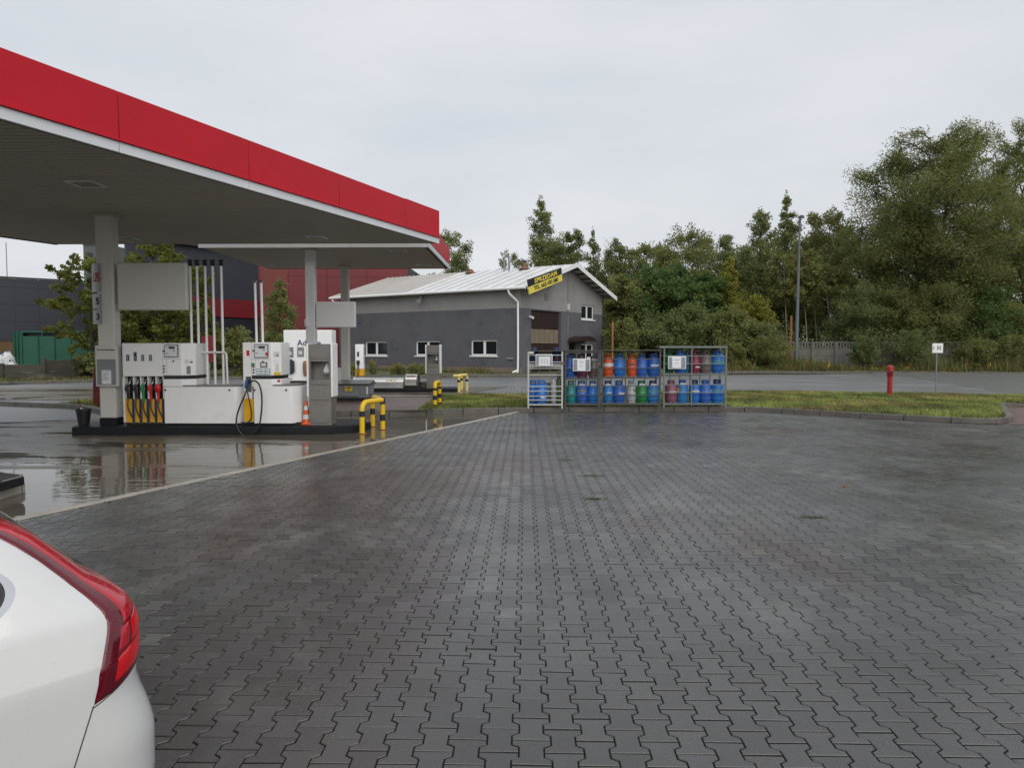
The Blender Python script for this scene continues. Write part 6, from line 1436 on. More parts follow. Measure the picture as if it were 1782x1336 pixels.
# H sign
sp_ = G(1628, 690.5, 0.11); sx_, sy_ = float(sp_[0]), float(sp_[1])
t = thing('hydrant_sign', (sx_, sy_, 0.11), 'small white sign with black H on thin post', 'sign')
MB().tube([(sx_, sy_, 0.05), (sx_, sy_, Z(612, sy_))], 0.022, 8).build('post', 'galv', t)
x0, x1, z0, z1 = X(1621.5, sy_), X(1640, sy_), Z(614, sy_), Z(597.5, sy_)
MB().box(x0, x1, sy_ - 0.045, sy_ - 0.028, z0, z1).build('plate', 'frame', t, bevel=0.006)
text('H', 0.22, 'ink', t, (X(1632.8, sy_), sy_ - 0.047, (z0 + z1) / 2), (1, 0, 0), (0, 0, 1), 0.004, sx=0.8)
m_ = MB(); m_.box(X(1623, sy_), X(1624, sy_), sy_ - 0.049, sy_ - 0.046, Z(608, sy_), Z(603, sy_)); m_.build('print', 'ink', t)
# lamp post
lpY = 57.0; lx0, lx1 = X(1385.5, lpY), X(1387.5, lpY); lz = Z(381, lpY)
t = thing('lamp_post', (lx0, lpY, 0.1), 'tall tapered grey steel lamp post before the trees', 'street lamp')
MB().tube([(lx0, lpY, 0.0), (lx0 + 0.02, lpY, 2.2), (lx0 + 0.03, lpY, 2.25), (lx1, lpY, lz)], [0.17, 0.165, 0.15, 0.07], 12).build('mast', 'lamp_steel', t)
MB().tube([(lx1, lpY, lz - 0.02), (lx1, lpY - 0.05, lz + 0.1)], 0.05, 8).build('neck', 'lamp_steel', t)
MB().hexa([(lx1 - 0.19, lpY - 0.5, lz - 0.14), (lx1 + 0.19, lpY - 0.5, lz - 0.14), (lx1 + 0.16, lpY + 0.1, lz + 0.0), (lx1 - 0.16, lpY + 0.1, lz + 0.0), (lx1 - 0.15, lpY - 0.45, lz + 0.14), (lx1 + 0.15, lpY - 0.45, lz + 0.14), (lx1 + 0.12, lpY + 0.1, lz + 0.16), (lx1 - 0.12, lpY + 0.1, lz + 0.16)]).build('lantern', 'black', t, bevel=0.04)
for a, b, y0_, y1_, Y, lab in ((1375, 1378, 551, 620, 57.6, 'orange marker post right behind the lamp post'), (1064.7, 1067.3, 561, 640, 54.0, 'orange marker post at right corner of the grey shed')):
    t = thing('marker_post', (X(a, Y), Y, 0.1), lab, 'post', 'orange marker posts')
    MB().box(X(a, Y), X(b, Y), Y, Y + 0.12, 0.0, Z(y0_, Y)).build('pole', 'post_orange', t, bevel=0.01)
    MB().box(X(a, Y) - 0.01, X(b, Y) + 0.01, Y - 0.01, Y + 0.13, Z(y0_, Y) + 0.001, Z(y0_, Y) + 0.05).build('cap', 'post_orange', t)
# concrete panel fence with pierced top
fn = thing('concrete_fence', (X(1450, 59), 59, 0.1), 'grey concrete panel fence with pierced top below the trees', 'fence')
FA = np.array([X(1215, 61), 61.0]); FB = np.array([X(1800, 57.0), 57.0]); fd = (FB - FA); FL = float(np.linalg.norm(fd)); fd /= FL; fnn = np.array([fd[1], -fd[0]])
nbay = 14; bw = FL / nbay
for k in range(nbay):
    p = FA + fd * bw * k
    MB().obox(p - fd * 0.08 - fnn * 0.08, fd, fnn, 0.16, 0.18, 0, 2.36).build('post', 'concrete', fn)
    for z0, z1 in ((0.05, 0.62), (0.64, 1.18), (1.20, 1.74)):
        MB().obox(p + fd * 0.085, fd, -fnn, bw - 0.17, 0.05, z0, z1).build('panel', 'concrete', fn)
    o = MB()
    for z0, z1 in ((1.78, 1.86), (2.24, 2.33)):
        q = MB().obox(p + fd * 0.085, fd, -fnn, bw - 0.17, 0.05, z0, z1); o.add(q.v, q.f)
    nn_ = 7
    for j in range(nn_ + 1):
        q = MB().obox(p + fd * (0.09 + (bw - 0.26) * j / nn_), fd, -fnn, 0.08, 0.049, 1.86, 2.24); o.add(q.v, q.f)
        if j < nn_:
            q = MB().obox(p + fd * (0.17 + (bw - 0.26) * j / nn_), fd, -fnn, (bw - 0.26) / nn_ - 0.08, 0.048, 2.02 if j % 2 else 1.93, 2.08 if j % 2 else 1.99); o.add(q.v, q.f)
    o.build('pierced_panel', 'concrete', fn)

# ================================================================== TREES
def env(shape, t):
    if shape == 'round': return np.sqrt(np.clip(1 - (1.9 * t - 0.95) ** 2, 0.02, 1)) ** 0.9
    if shape == 'cone': return (1 - t) ** 0.75 * np.minimum(1, 0.35 + t * 4) + 0.04
    if shape == 'poplar': return (1 - t) ** 0.95 * np.minimum(1, 0.45 + t * 3) * 1.1 + 0.03
    if shape == 'dome': return np.sqrt(np.clip(1 - t ** 3.2, 0.03, 1)) * np.minimum(1, 0.7 + t)
    if shape == 'bush': return np.sqrt(np.clip(1 - t ** 2.2, 0.02, 1))
    return np.ones_like(t)
def leaf_quads(C_, size, asp, r, droop=0.0):
    n = len(C_)
    a = r.normal(0, 1, (n, 3)); a[:, 2] = a[:, 2] * (1 - droop) - droop * 1.3; a /= np.linalg.norm(a, axis=1)[:, None]
    b = r.normal(0, 1, (n, 3)); b -= (b * a).sum(1)[:, None] * a; b /= np.linalg.norm(b, axis=1)[:, None]
    s = (size * r.uniform(0.6, 1.35, n))[:, None]
    A = a * s; B = b * s / asp
    V = np.stack([C_ - A, C_ - B * 0.9 - A * 0.1, C_ + A, C_ + B * 0.9 + A * 0.1], 1).reshape(-1, 3)
    return V
def tree(name, label, x, y, H, Rr, shape, leaf, seed, nleaf=9000, size=0.115, asp=1.8, base=0.12, nb=26, lean=(0, 0), droop=0.0, bark='bark', spread=0.15, trunkr=None, forks=1, cat='tree', group='trees beyond the road', zb=0.1, crown_clump=1.0, elev=None, group_on=True):
    r = np.random.default_rng(seed)
    t = thing(name, (x, y, zb), label, cat, group if group_on else None)
    tb = MB(); pts = []; wgt = []; wl = []
    tr = trunkr or H * 0.013
    stems = []
    for f in range(forks):
        an = 2 * math.pi * f / max(forks, 1) + r.uniform(0, 1); sp = (Rr * 0.38 if forks > 1 else 0.0)
        hh = H * (1 if f == 0 else r.uniform(0.8, 0.98))
        end = np.array([lean[0] + sp * math.cos(an), lean[1] + sp * math.sin(an), hh * 0.95])
        mid = np.array([lean[0] * 0.35 + sp * 0.5 * math.cos(an) + r.normal(0, H * 0.012), lean[1] * .35 + sp * 0.5 * math.sin(an), hh * 0.5])
        ctrl = [np.array([0, 0, -0.3]), np.array([0, 0, hh * 0.12]) + mid * [0.25, 0.25, 0], mid, end]
        path = [np.array(p) for p in smooth_path([Vector(c) for c in ctrl], 5)]
        k = len(path)
        tb.tube([Vector(p) for p in path], [max(0.015, tr * (1 - 0.93 * i / (k - 1))) for i in range(k)], 7); stems.append(np.array(path))
    ga = 2.399963
    for bi in range(nb):
        st = stems[bi % len(stems)]
        tt = (bi + r.uniform(0, 1)) / nb; hfrac = base + (0.985 - base) * tt
        zi = np.interp(hfrac * st[-1, 2] / 0.95 * 0.98, st[:, 2], np.arange(len(st))); i0 = int(min(zi, len(st) - 2)); o = st[i0] + (st[i0 + 1] - st[i0]) * (zi - i0)
        ln = Rr * float(env(shape, np.array(tt))) * (r.uniform(0.72, 1.12) if shape not in ('poplar', 'cone') else r.uniform(0.55, 1.25))
        if forks > 1: ln *= 0.8
        az = bi * ga + r.uniform(-0.4, 0.4)
        el = elev if elev is not None else {'poplar': 1.0, 'cone': 0.45, 'round': 0.55, 'bush': 0.6, 'dome': 0.55}[shape]
        el = el * r.uniform(0.6, 1.25) * (1.15 - 0.3 * (1 - tt))
        d = np.array([math.cos(az) * math.cos(el), math.sin(az) * math.cos(el), math.sin(el)])
        if shape == 'poplar': ln = ln / max(0.5, math.cos(el)) * 0.8
        m1 = o + d * ln * 0.5 + r.normal(0, ln * 0.05, 3); e1 = o + d * ln + np.array([0, 0, ln * (0.10 - 0.55 * droop)])
        tb.tube([Vector(o), Vector(m1), Vector(e1)], [tr * 0.34 * (1 - 0.6 * tt), tr * 0.2 * (1 - 0.5 * tt), tr * 0.05], 5, caps=False)
        nsub = 7
        for s_ in range(nsub):
            q = 0.30 + 0.70 * (s_ + r.uniform(0, 1)) / nsub
            b0 = (o * (1 - q) + m1 * q) if q < 0.5 else (m1 * (1 - (q - 0.5) * 2) + e1 * (q - 0.5) * 2)
            if q < 0.5: b0 = o + (m1 - o) * q * 2
            d2 = d + r.normal(0, 0.65, 3); d2 /= np.linalg.norm(d2); d2[2] -= droop * 0.8
            l2 = ln * 0.36 * r.uniform(0.6, 1.2) + 0.15
            e2 = b0 + d2 * l2
            if H > 3: tb.tube([Vector(b0), Vector(e2)], [tr * 0.08, tr * 0.03], 3, caps=False)
            for f in (0.45, 0.8, 1.05): pts.append(b0 + d2 * l2 * f); wgt.append(0.6 + f); wl.append(ln)
    if shape in ('poplar', 'cone'):
        for hq in np.linspace(0.55, 1.0, 40):
            st = stems[0]; qz = min(hq * H, st[-1, 2] + (hq - 0.95) * H)
            c0 = np.array([np.interp(qz, st[:, 2], st[:, 0]), np.interp(qz, st[:, 2], st[:, 1]), qz]); l0 = Rr * (0.07 + 0.55 * (1 - hq) ** 0.8)
            for q in range(3): pts.append(c0 + r.normal(0, 0.26, 3) * l0); wgt.append(1.0); wl.append(l0)
    pts = np.array(pts); wl = np.array(wl); wgt = np.array(wgt) * (0.015 + (wl / Rr) ** 1.1); wgt = wgt * r.uniform(0.35, 1.0, len(wgt)); wgt /= wgt.sum()
    idx = r.choice(len(pts), nleaf, p=wgt)
    sg = (spread * crown_clump * (0.25 * Rr + 0.75 * wl[idx]))[:, None]
    rv = r.normal(0, 1, (nleaf, 3)); rv *= (1.75 * r.random((nleaf, 1)) ** 0.45) / np.linalg.norm(rv, axis=1)[:, None]
    C_ = pts[idx] + rv * sg * np.array([1, 1, 0.75]) + (np.abs(r.normal(0, 1, (nleaf, 1))) * np.array([[0, 0, -1]]) * sg * droop * 2.2)
    C_ = C_[C_[:, 2] > 0.05]
    ct_ = np.clip(r.normal(1.0, 0.14, len(pts)), 0.65, 1.4); hue = r.normal(0, 0.06, len(pts))
    ii = idx[:len(C_)]
    br = ct_[ii] * np.clip(r.normal(1, 0.13, len(C_)), 0.6, 1.5)
    T = np.stack([br * (1 + hue[ii]), br, br * (1 - 0.5 * hue[ii])], 1)
    V = leaf_quads(C_, size, asp, r, droop)
    cr = np_mesh('crown', V, np.arange(len(V)).reshape(-1, 4), leaf, t, T)
    tb.build('trunk', bark, t, rel=True, ang=60)
    return t
def T_(name, label, px_, ptop, hw, Y, **kw):
    x = X(px_, Y); H = Z(ptop, Y, px_) - 0.1; Rr = hw / F_PX * Y
    return tree(name, label, x, Y, H, Rr, **kw)

# behind the shed
T_('poplar_tree', 'loose green poplar rising behind the canopy corner and shed roof', 785, 412, 42, 88, shape='round', leaf='leaf_birch', seed=11, nleaf=18562, base=0.2)
T_('poplar_tree', 'tall pointed poplar standing alone behind the shed ridge', 941, 341, 62, 84, shape='poplar', leaf='leaf_birch', seed=12, nleaf=21093, base=0.1, nb=40, spread=0.12, elev=0.9)
T_('willow_tree', 'thin grey green bush peeping over the shed roof beside the vent', 889, 438, 26, 90, shape='round', leaf='leaf_willow', seed=13, nleaf=5000, base=0.2)
T_('leafy_tree', 'rounded tree directly right of the lone poplar', 992, 408, 40, 82, shape='round', leaf='leaf_dark', seed=14, nleaf=25312, base=0.08, nb=34)
T_('poplar_tree', 'slender dark spire just behind the shed apex', 1030, 396, 34, 84, shape='poplar', leaf='leaf_birch', seed=15, nleaf=8775, base=0.1, nb=30)
T_('leafy_tree', 'grey green tree right of the shed apex', 1078, 428, 38, 80, shape='round', leaf='leaf_willow', seed=16, nleaf=18562, base=0.05, nb=34)
T_('leafy_tree', 'olive tree in the middle of the far tree line', 1130, 430, 44, 82, shape='round', leaf='leaf_olive', seed=17, nleaf=21937, base=0.05, nb=36)
T_('leafy_tree', 'broad dome topped tree above the cylinder cages', 1193, 412, 58, 80, shape='round', leaf='leaf_olive', seed=18, nleaf=30375, base=0.05, nb=46)
T_('leafy_tree', 'second dome topped tree left of the pointed trees', 1245, 412, 44, 84, shape='round', leaf='leaf_dark', seed=19, nleaf=23625, base=0.05, nb=40)
T_('birch_tree', 'pale pointed birch left of the tallest spire', 1319, 361, 66, 78, shape='cone', leaf='leaf_birch', seed=20, nleaf=23625, base=0.06, nb=50, elev=0.6)
T_('poplar_tree', 'tallest pointed poplar next to the lamp post', 1363, 334, 50, 80, shape='poplar', leaf='leaf_birch', seed=21, nleaf=25312, base=0.08, nb=46, elev=0.8)
T_('leafy_tree', 'round crowned tree right of the lamp post head', 1440, 374, 48, 72, shape='round', leaf='leaf_olive', seed=22, nleaf=25312, base=0.08, nb=40)
T_('leafy_tree', 'dense olive tree filling the gap behind the lamp post', 1400, 425, 46, 76, shape='round', leaf='leaf_olive', seed=23, nleaf=23625, base=0.05, nb=40)
T_('leafy_tree', 'dense tree between the pointed birch and the dome tree', 1283, 440, 44, 76, shape='round', leaf='leaf_dark', seed=24, nleaf=21937, base=0.05, nb=40)
# front rank
T_('ash_tree', 'bright green leafy tree touching the shed corner', 1098, 492, 46, 66, shape='round', leaf='leaf_olive', seed=31, nleaf=21937, base=0.02, nb=36, size=0.15)
T_('ash_tree', 'deep green tree behind the middle cages', 1152, 478, 54, 64, shape='round', leaf='leaf_green', seed=32, nleaf=16000, base=0.02, nb=40, size=0.15)
T_('ash_tree', 'deep green tree right of its deep green twin', 1215, 488, 50, 65, shape='round', leaf='leaf_green', seed=33, nleaf=25312, base=0.02, nb=40, size=0.15)
T_('maple_tree', 'yellowing maple with a tall pointed leader', 1268, 446, 42, 64, shape='cone', leaf='leaf_yellow', seed=34, nleaf=9500, base=0.12, nb=40, size=0.13, elev=0.7)
T_('maple_tree', 'lower yellowing maple left of the lamp post', 1312, 512, 40, 62.5, shape='cone', leaf='leaf_yellow', seed=35, nleaf=8000, base=0.08, nb=36, size=0.13, elev=0.6)
T_('leafy_bush', 'dark bush under the yellowing maples', 1262, 556, 52, 60.5, shape='bush', leaf='leaf_olive', seed=36, nleaf=18562, base=0.02, nb=34, size=0.12)
T_('leafy_bush', 'olive bush growing over the fence beside the cages', 1316, 574, 44, 59.3, shape='bush', leaf='leaf_dark', seed=37, nleaf=8000, base=0.02, nb=30, size=0.11)
T_('leafy_bush', 'low bush between shed corner and first cages', 1082, 560, 30, 58, shape='bush', leaf='leaf_olive', seed=38, nleaf=7500, base=0.02, nb=30, size=0.11)
T_('leafy_bush', 'low dark bush behind the tallest cage', 1180, 560, 62, 61, shape='bush', leaf='leaf_dark', seed=39, nleaf=25312, base=0.02, nb=36, size=0.12)
# birches with pale leaning trunks
for k, (px_, pt, hw, Y, ln, lab) in enumerate(((1452, 498, 30, 64.5, -1.3, 'slim birch whose pale trunk leans left over the fence'), (1408, 500, 26, 65.5, -0.9, 'slim birch immediately right of the lamp post'), (1425, 470, 30, 67, -1.6, 'thin birch between two other leaning birches'), (1372, 480, 26, 66, -0.6, 'slim birch immediately left of the lamp post'))):
    T_('birch_tree', lab, px_, pt - 40, hw, Y, shape='round', leaf='leaf_olive', seed=50 + k, nleaf=4200, base=0.55, nb=18, lean=(ln, 0), bark='bark_birch', size=0.13, trunkr=0.10, droop=0.3)
# the great willows on the right
T_('willow_tree', 'huge round crowned willow with dark spreading limbs', 1612, 222, 138, 63, shape='dome', leaf='leaf_willow', seed=61, nleaf=125000, base=0.14, nb=110, forks=4, size=0.13, asp=3.2, droop=0.15, spread=0.12, trunkr=0.42, elev=0.5)
T_('willow_tree', 'tallest willow at the right picture edge, open crown', 1752, 192, 78, 66, shape='dome', leaf='leaf_willow', seed=62, nleaf=42000, base=0.36, nb=64, forks=3, size=0.115, asp=3.2, droop=0.12, spread=0.115, trunkr=0.36, elev=0.75)
T_('willow_tree', 'lower willow at far right beneath the tallest one', 1790, 400, 80, 62, shape='round', leaf='leaf_willow', seed=63, nleaf=32000, base=0.1, nb=44, forks=2, size=0.12, asp=3.0, droop=0.2, spread=0.125, trunkr=0.3)
T_('willow_tree', 'side willow leaning left from the huge willow', 1508, 378, 70, 65, shape='round', leaf='leaf_willow', seed=64, nleaf=32000, base=0.08, nb=46, forks=2, size=0.12, asp=3.0, droop=0.2, spread=0.125, trunkr=0.28)
for k, (px_, pt, hw, Y, lf, lab) in enumerate(((1500, 500, 62, 61, 'leaf_dark', 'dark bush under the left side of huge willow'), (1560, 512, 58, 60.3, 'leaf_willow', 'bush straight above the red hydrant'), (1632, 498, 66, 59.5, 'leaf_willow', 'large drooping bush behind the H sign'), (1705, 505, 60, 59.3, 'leaf_green', 'green bush right of the H sign'), (1765, 530, 52, 59, 'leaf_olive', 'bush at right edge below the willows'), (1665, 440, 70, 66, 'leaf_dark', 'shaded tree between the two great willows'))):
    T_('leafy_bush', lab, px_, pt, hw, Y, shape='bush', leaf=lf, seed=70 + k, nleaf=17000, base=0.02, nb=40, size=0.115, asp=2.6, droop=0.25)
for k, (px_, pt, hw, Y, lf, lab) in enumerate(((1340, 592, 34, 56.5, 'leaf_olive', 'low shrub hiding the fence left of the lamp post'), (1503, 588, 22, 56.5, 'leaf_dark', 'low shrub covering the fence left of the hydrant'), (1590, 585, 40, 56.0, 'leaf_dark', 'low shrub between hydrant and H sign'), (1700, 596, 26, 55.5, 'leaf_olive', 'low shrub on the verge right of the H sign'), (1768, 590, 30, 55.5, 'leaf_olive', 'low shrub on the verge at the right edge'), (1278, 600, 20, 56.0, 'leaf_olive', 'low shrub on the verge beside the tallest cage'))):
    T_('verge_shrub', lab, px_, pt, hw, Y, shape='bush', leaf=lf, seed=90 + k, nleaf=5000, base=0.02, nb=26, size=0.085, asp=2.2)
# bare twiggy tree
r_ = np.random.default_rng(5); bY = 86.0; bxx = X(1055, bY); bt = thing('bare_tree', (bxx, bY, 0.1), 'thin bare grey tree above the shed roof slope', 'tree', 'trees beyond the road')
o = MB(); Hb = Z(410, bY) - 0.1
o.tube([(bxx, bY, 0), (bxx + 0.2, bY, Hb * 0.6), (bxx + 0.4, bY, Hb)], [0.12, 0.07, 0.01], 6)
for k in range(34):
    f = 0.45 + 0.5 * k / 34; b0 = np.array([bxx + 0.25 * f, bY, Hb * f]); d = np.array([math.cos(k * 2.4), math.sin(k * 2.4), 1.1]); l_ = (1.15 - f) * 4.2
    e_ = b0 + d * l_ * 0.6; o.tube([Vector(b0), Vector((b0 + e_) / 2 + r_.normal(0, .1, 3)), Vector(e_)], [0.035, 0.022, 0.008], 4, caps=False)
    for q in range(3):
        m2 = b0 + (e_ - b0) * (0.4 + 0.2 * q); o.tube([Vector(m2), Vector(m2 + r_.normal(0, 0.35, 3) + [0, 0, 0.4])], [0.014, 0.006], 3, caps=False)
o.build('branches', 'bark_birch', bt)
# left side maples and shrubs
GRL = 'shrubs beside the left road'
T_('maple_tree', 'sprawling yellow green maple left of the near column', 158, 446, 66, 41.5, shape='bush', leaf='leaf_maple', seed=81, nleaf=6500, base=0.12, nb=24, size=0.10, asp=1.3, spread=0.065, group=GRL)
T_('maple_tree', 'yellow green maple behind the wide fuel pump', 270, 428, 70, 42.5, shape='bush', leaf='leaf_maple', seed=82, nleaf=14000, base=0.05, nb=40, size=0.095, asp=1.3, spread=0.08, group=GRL)
T_('maple_tree', 'smaller maple behind the five white pipes', 345, 462, 40, 43.0, shape='bush', leaf='leaf_maple', seed=83, nleaf=6500, base=0.05, nb=26, size=0.09, asp=1.3, spread=0.075, group=GRL)
T_('birch_shrub', 'airy young birch before the red hall wall', 488, 482, 38, 50, shape='cone', leaf='leaf_birch', seed=84, nleaf=9000, base=0.05, nb=46, size=0.085, bark='bark', group=GRL)
T_('leafy_bush', 'dark low bush under the five white pipes', 400, 585, 40, 44, shape='bush', leaf='leaf_olive', seed=85, nleaf=4000, base=0.05, nb=24, size=0.12, group=GRL)
T_('leafy_bush', 'dark bush at the right end of low wall', 165, 622, 24, 40.4, shape='bush', leaf='leaf_dark', seed=86, nleaf=3200, base=0.05, nb=20, size=0.1, group=GRL)
T_('leafy_bush', 'dark bush filling space behind the wide pump', 235, 560, 60, 44.5, shape='bush', leaf='leaf_olive', seed=87, nleaf=9000, base=0.02, nb=30, size=0.13, group=GRL)

# far wood that closes the gaps (one mass)
r_ = np.random.default_rng(99); n = 80000
xs = r_.uniform(-14, 78, n); ys = r_.uniform(88, 98, n) - np.abs(xs - 20) * 0.08
hh = 11.3 + 1.8 * np.sin(xs * 0.45) * np.sin(xs * 0.23 + 1) + 1.0 * np.sin(xs * 1.3) + np.where(xs > 34, 4, 0) - np.where(xs < 0, 5.0, 0)
C_ = np.c_[xs, ys, r_.uniform(0, 1, n) ** 0.8 * hh]
br = np.clip(r_.normal(0.85, 0.2, n), 0.4, 1.4); V = leaf_quads(C_, 0.22, 1.8, r_)
wd = np_mesh('far_wood', V, np.arange(len(V)).reshape(-1, 4), 'leaf_dark', None, np.stack([br, br, br], 1))
tag(wd, 'dense green wood closing the view behind the trees', 'wood', kind='stuff')
n = 26000
xs = r_.uniform(6, 56, n); C_ = np.c_[xs, r_.uniform(60.5, 70, n), r_.uniform(0, 1, n) * (3.0 + 1.2 * np.sin(xs * 0.9))]
br = np.clip(r_.normal(0.8, 0.2, n), 0.4, 1.4); V = leaf_quads(C_, 0.17, 2.0, r_)
wd = np_mesh('undergrowth', V, np.arange(len(V)).reshape(-1, 4), 'leaf_dark', None, np.stack([br, br, br], 1))
tag(wd, 'dark undergrowth among the trunks beyond the fence', 'undergrowth', kind='stuff')

# weeds along the verge
def weeds(poly_fn, n, hmin, hmax, seed, yel=0.05, wid=0.035):
    r = np.random.default_rng(seed); p = poly_fn(r, n); h = r.uniform(hmin, hmax, n) * np.clip(0.55 + 0.45 * np.sin(p[:, 0] * 0.9 + 1.5 * np.sin(p[:, 0] * 0.37)) + 0.3 * np.sin(p[:, 0] * 3.1 + p[:, 1]), 0.12, 1.2)
    a = r.uniform(0, np.pi, n); ln = r.normal(0, 0.22, (n, 2)) * h[:, None]
    z = np.full(n, 0.1)
    b0 = np.c_[p[:, 0] - np.cos(a) * wid, p[:, 1] - np.sin(a) * wid, z]; b1 = np.c_[p[:, 0] + np.cos(a) * wid, p[:, 1] + np.sin(a) * wid, z]
    tp = np.c_[p + ln, z + h]; V1 = np.stack([b0, b1, tp], 1).reshape(-1, 3)
    br = np.clip(r.normal(0.9, 0.3, n), 0.35, 1.7); dry = r.random(n) < 0.35
    T1 = np.stack([br * np.where(dry, 1.5, 0.8), br * np.where(dry, 1.1, 1.0), br * np.where(dry, 1.0, 0.8)], 1)
    k = r.random(n) < yel; fl_ = tp[k]; m = len(fl_)
    reps = 7; C2 = np.repeat(fl_, reps, 0) + r.normal(0, 0.07, (m * reps, 3)); s = 0.055
    V2 = np.stack([C2 + r.normal(0, s, C2.shape), C2 + r.normal(0, s, C2.shape), C2 + r.normal(0, s, C2.shape)], 1).reshape(-1, 3)
    T2 = np.tile(np.array([[4.2, 3.0, 0.5]]), (m * reps, 1))
    return np.concatenate([V1, V2]), np.concatenate([T1, T2])
def band_right(r, n):
    x = r.uniform(13, 46, n); yb = np.interp(x, [13, 16.5, 34.8, 50], [52.2, 53.6, 51.2, 51.2]); return np.c_[x, yb + 0.3 + r.uniform(0, 1, n) ** 0.8 * 6.5]
def band_right_front(r, n):
    x = r.uniform(13, 46, n); yb = np.interp(x, [13, 16.5, 34.8, 50], [52.2, 53.6, 51.2, 51.2]); return np.c_[x, yb + 0.1 + r.uniform(0, 1.2, n)]
def band_shed(r, n):
    s_ = r.uniform(0.5, 18, n); o = r.uniform(0.2, 2.6, n); return np.c_[K[0] + dL[0] * s_ - dR[0] * o, K[1] + dL[1] * s_ - dR[1] * o]
def band_left(r, n):
    x = r.uniform(-40, -14, n); yb = np.interp(x, [-60, -26, -20, -12], [29.7, 35.4, 41.2, 43.2]); return np.c_[x, yb + r.uniform(0.2, 4, n)]
VT = [weeds(band_right, 22000, 0.2, 1.25, 1, 0.003), weeds(band_right_front, 9000, 0.1, 0.5, 2, 0.0, 0.025), weeds(band_shed, 3200, 0.15, 0.55, 3, 0.0, 0.02), weeds(band_left, 7000, 0.05, 0.22, 4, 0.0, 0.03)]
V = np.concatenate([v for v, t in VT]); T = np.concatenate([t for v, t in VT])
wv_ = np_mesh('verge_weeds', V, np.arange(len(V)).reshape(-1, 3), 'weed', None, T, tri=True)
tag(wv_, 'tall dry weeds and grasses along the far verge', 'weeds', kind='stuff')
# goldenrod clumps before the shed wall
for k, (px_, pt, hw, lab) in enumerate(((648, 625, 5, 'lone tall goldenrod right of the charging post'), (690, 633, 14, 'widest goldenrod clump under the shed windows'), (718, 632, 8, 'goldenrod clump left of the far towel stand'), (732, 634, 5, 'thin goldenrod beside the far towel stand'), (612, 628, 5, 'goldenrod tuft left of the charging post'))):
    Yg = 46.0 if px_ > 640 else 44.5; r = np.random.default_rng(200 + k); x = X(px_, Yg); h = Z(pt, Yg) - 0.1; w_ = hw / F_PX * Yg
    t = thing('goldenrod', (x, Yg, 0.1), lab, 'plant', 'goldenrod plants by the shed wall')
    o = MB(); fl = []; ns = 5 + hw
    for q in range(ns):
        b = np.array([r.normal(0, w_ * 0.4), r.normal(0, 0.2), 0]); e = b + np.array([r.normal(0, w_ * 0.4), r.normal(0, 0.2), h * r.uniform(0.55, 1.0)])
        o.tube([Vector(b), Vector(e)], [0.016, 0.007], 3, caps=False); fl.append(e)
    o.build('stems', 'weed', t, rel=True)
    base_ = np.array(fl); n = 60 * ns
    C_ = base_[r.integers(0, ns, n)] * np.c_[np.ones((n, 2)), r.uniform(0.1, 0.9, n)] + r.normal(0, 0.05, (n, 3))
    V = leaf_quads(C_, 0.07, 3.0, r); np_mesh('leaves', V, np.arange(len(V)).reshape(-1, 4), 'leaf_birch', t, np.tile(np.clip(r.normal(1, .2, (n, 1)), .5, 1.5), (1, 3)))
    n = 7 * ns; C_ = base_[r.integers(0, ns, n)] + r.normal(0, 0.07, (n, 3)); V = leaf_quads(C_, 0.04, 1.3, r)
    np_mesh('flowers', V, np.arange(len(V)).reshape(-1, 4), 'leaf_yellow', t, np.tile(np.array([[1.3, 1.05, 0.6]]), (n, 1)))

# ================================================================== CAR (white estate, rear corner at the picture's lower left)
PHI = R(50); cu_ = np.array([math.cos(PHI), math.sin(PHI)]); cn_ = np.array([math.sin(PHI), -math.cos(PHI)])   # rearward axis, outward (camera) side
DIST = 2.25
def prof_interp(z, zs, vs): return float(np.interp(z, zs, vs))
RZ = [0.1, 0.25, 0.414, 0.509, 0.588, 0.663, 0.749, 0.761, 0.849, 0.926, 0.961, 1.003, 1.03, 1.082, 1.151, 1.219, 1.256, 1.309, 1.349, 1.394, 1.434, 1.454]
REAR = [0.8, 0.86, 0.964, 0.96, 0.957, 0.938, 0.907, 0.903, 0.908, 0.917, 0.909, 0.888, 0.861, 0.789, 0.725, 0.661, 0.61, 0.47, 0.33, 0.08, -0.3, -0.6]
FZ = [0.20, 0.35, 0.50, 0.62, 0.72, 0.80, 0.86, 0.92, 0.98, 1.03, 1.07, 1.12, 1.18, 1.24, 1.30, 1.36, 1.42, 1.47]
FRNT = [-3.57, -3.72, -3.74, -3.72, -3.68, -3.62, -3.52, -3.32, -2.87, -2.42, -2.32, -2.24, -2.14, -2.04, -1.92, -1.78, -1.57, -1.22]
INZ = [0.20, 0.35, 0.6, 0.85, 1.0, 1.1, 1.2, 1.3, 1.36, 1.42, 1.47]
INS = [0.08, 0.03, 0.0, 0.0, 0.04, 0.095, 0.155, 0.225, 0.29, 0.39, 0.56]
HW = 0.935; BULGE = 0.03; CR = 0.20
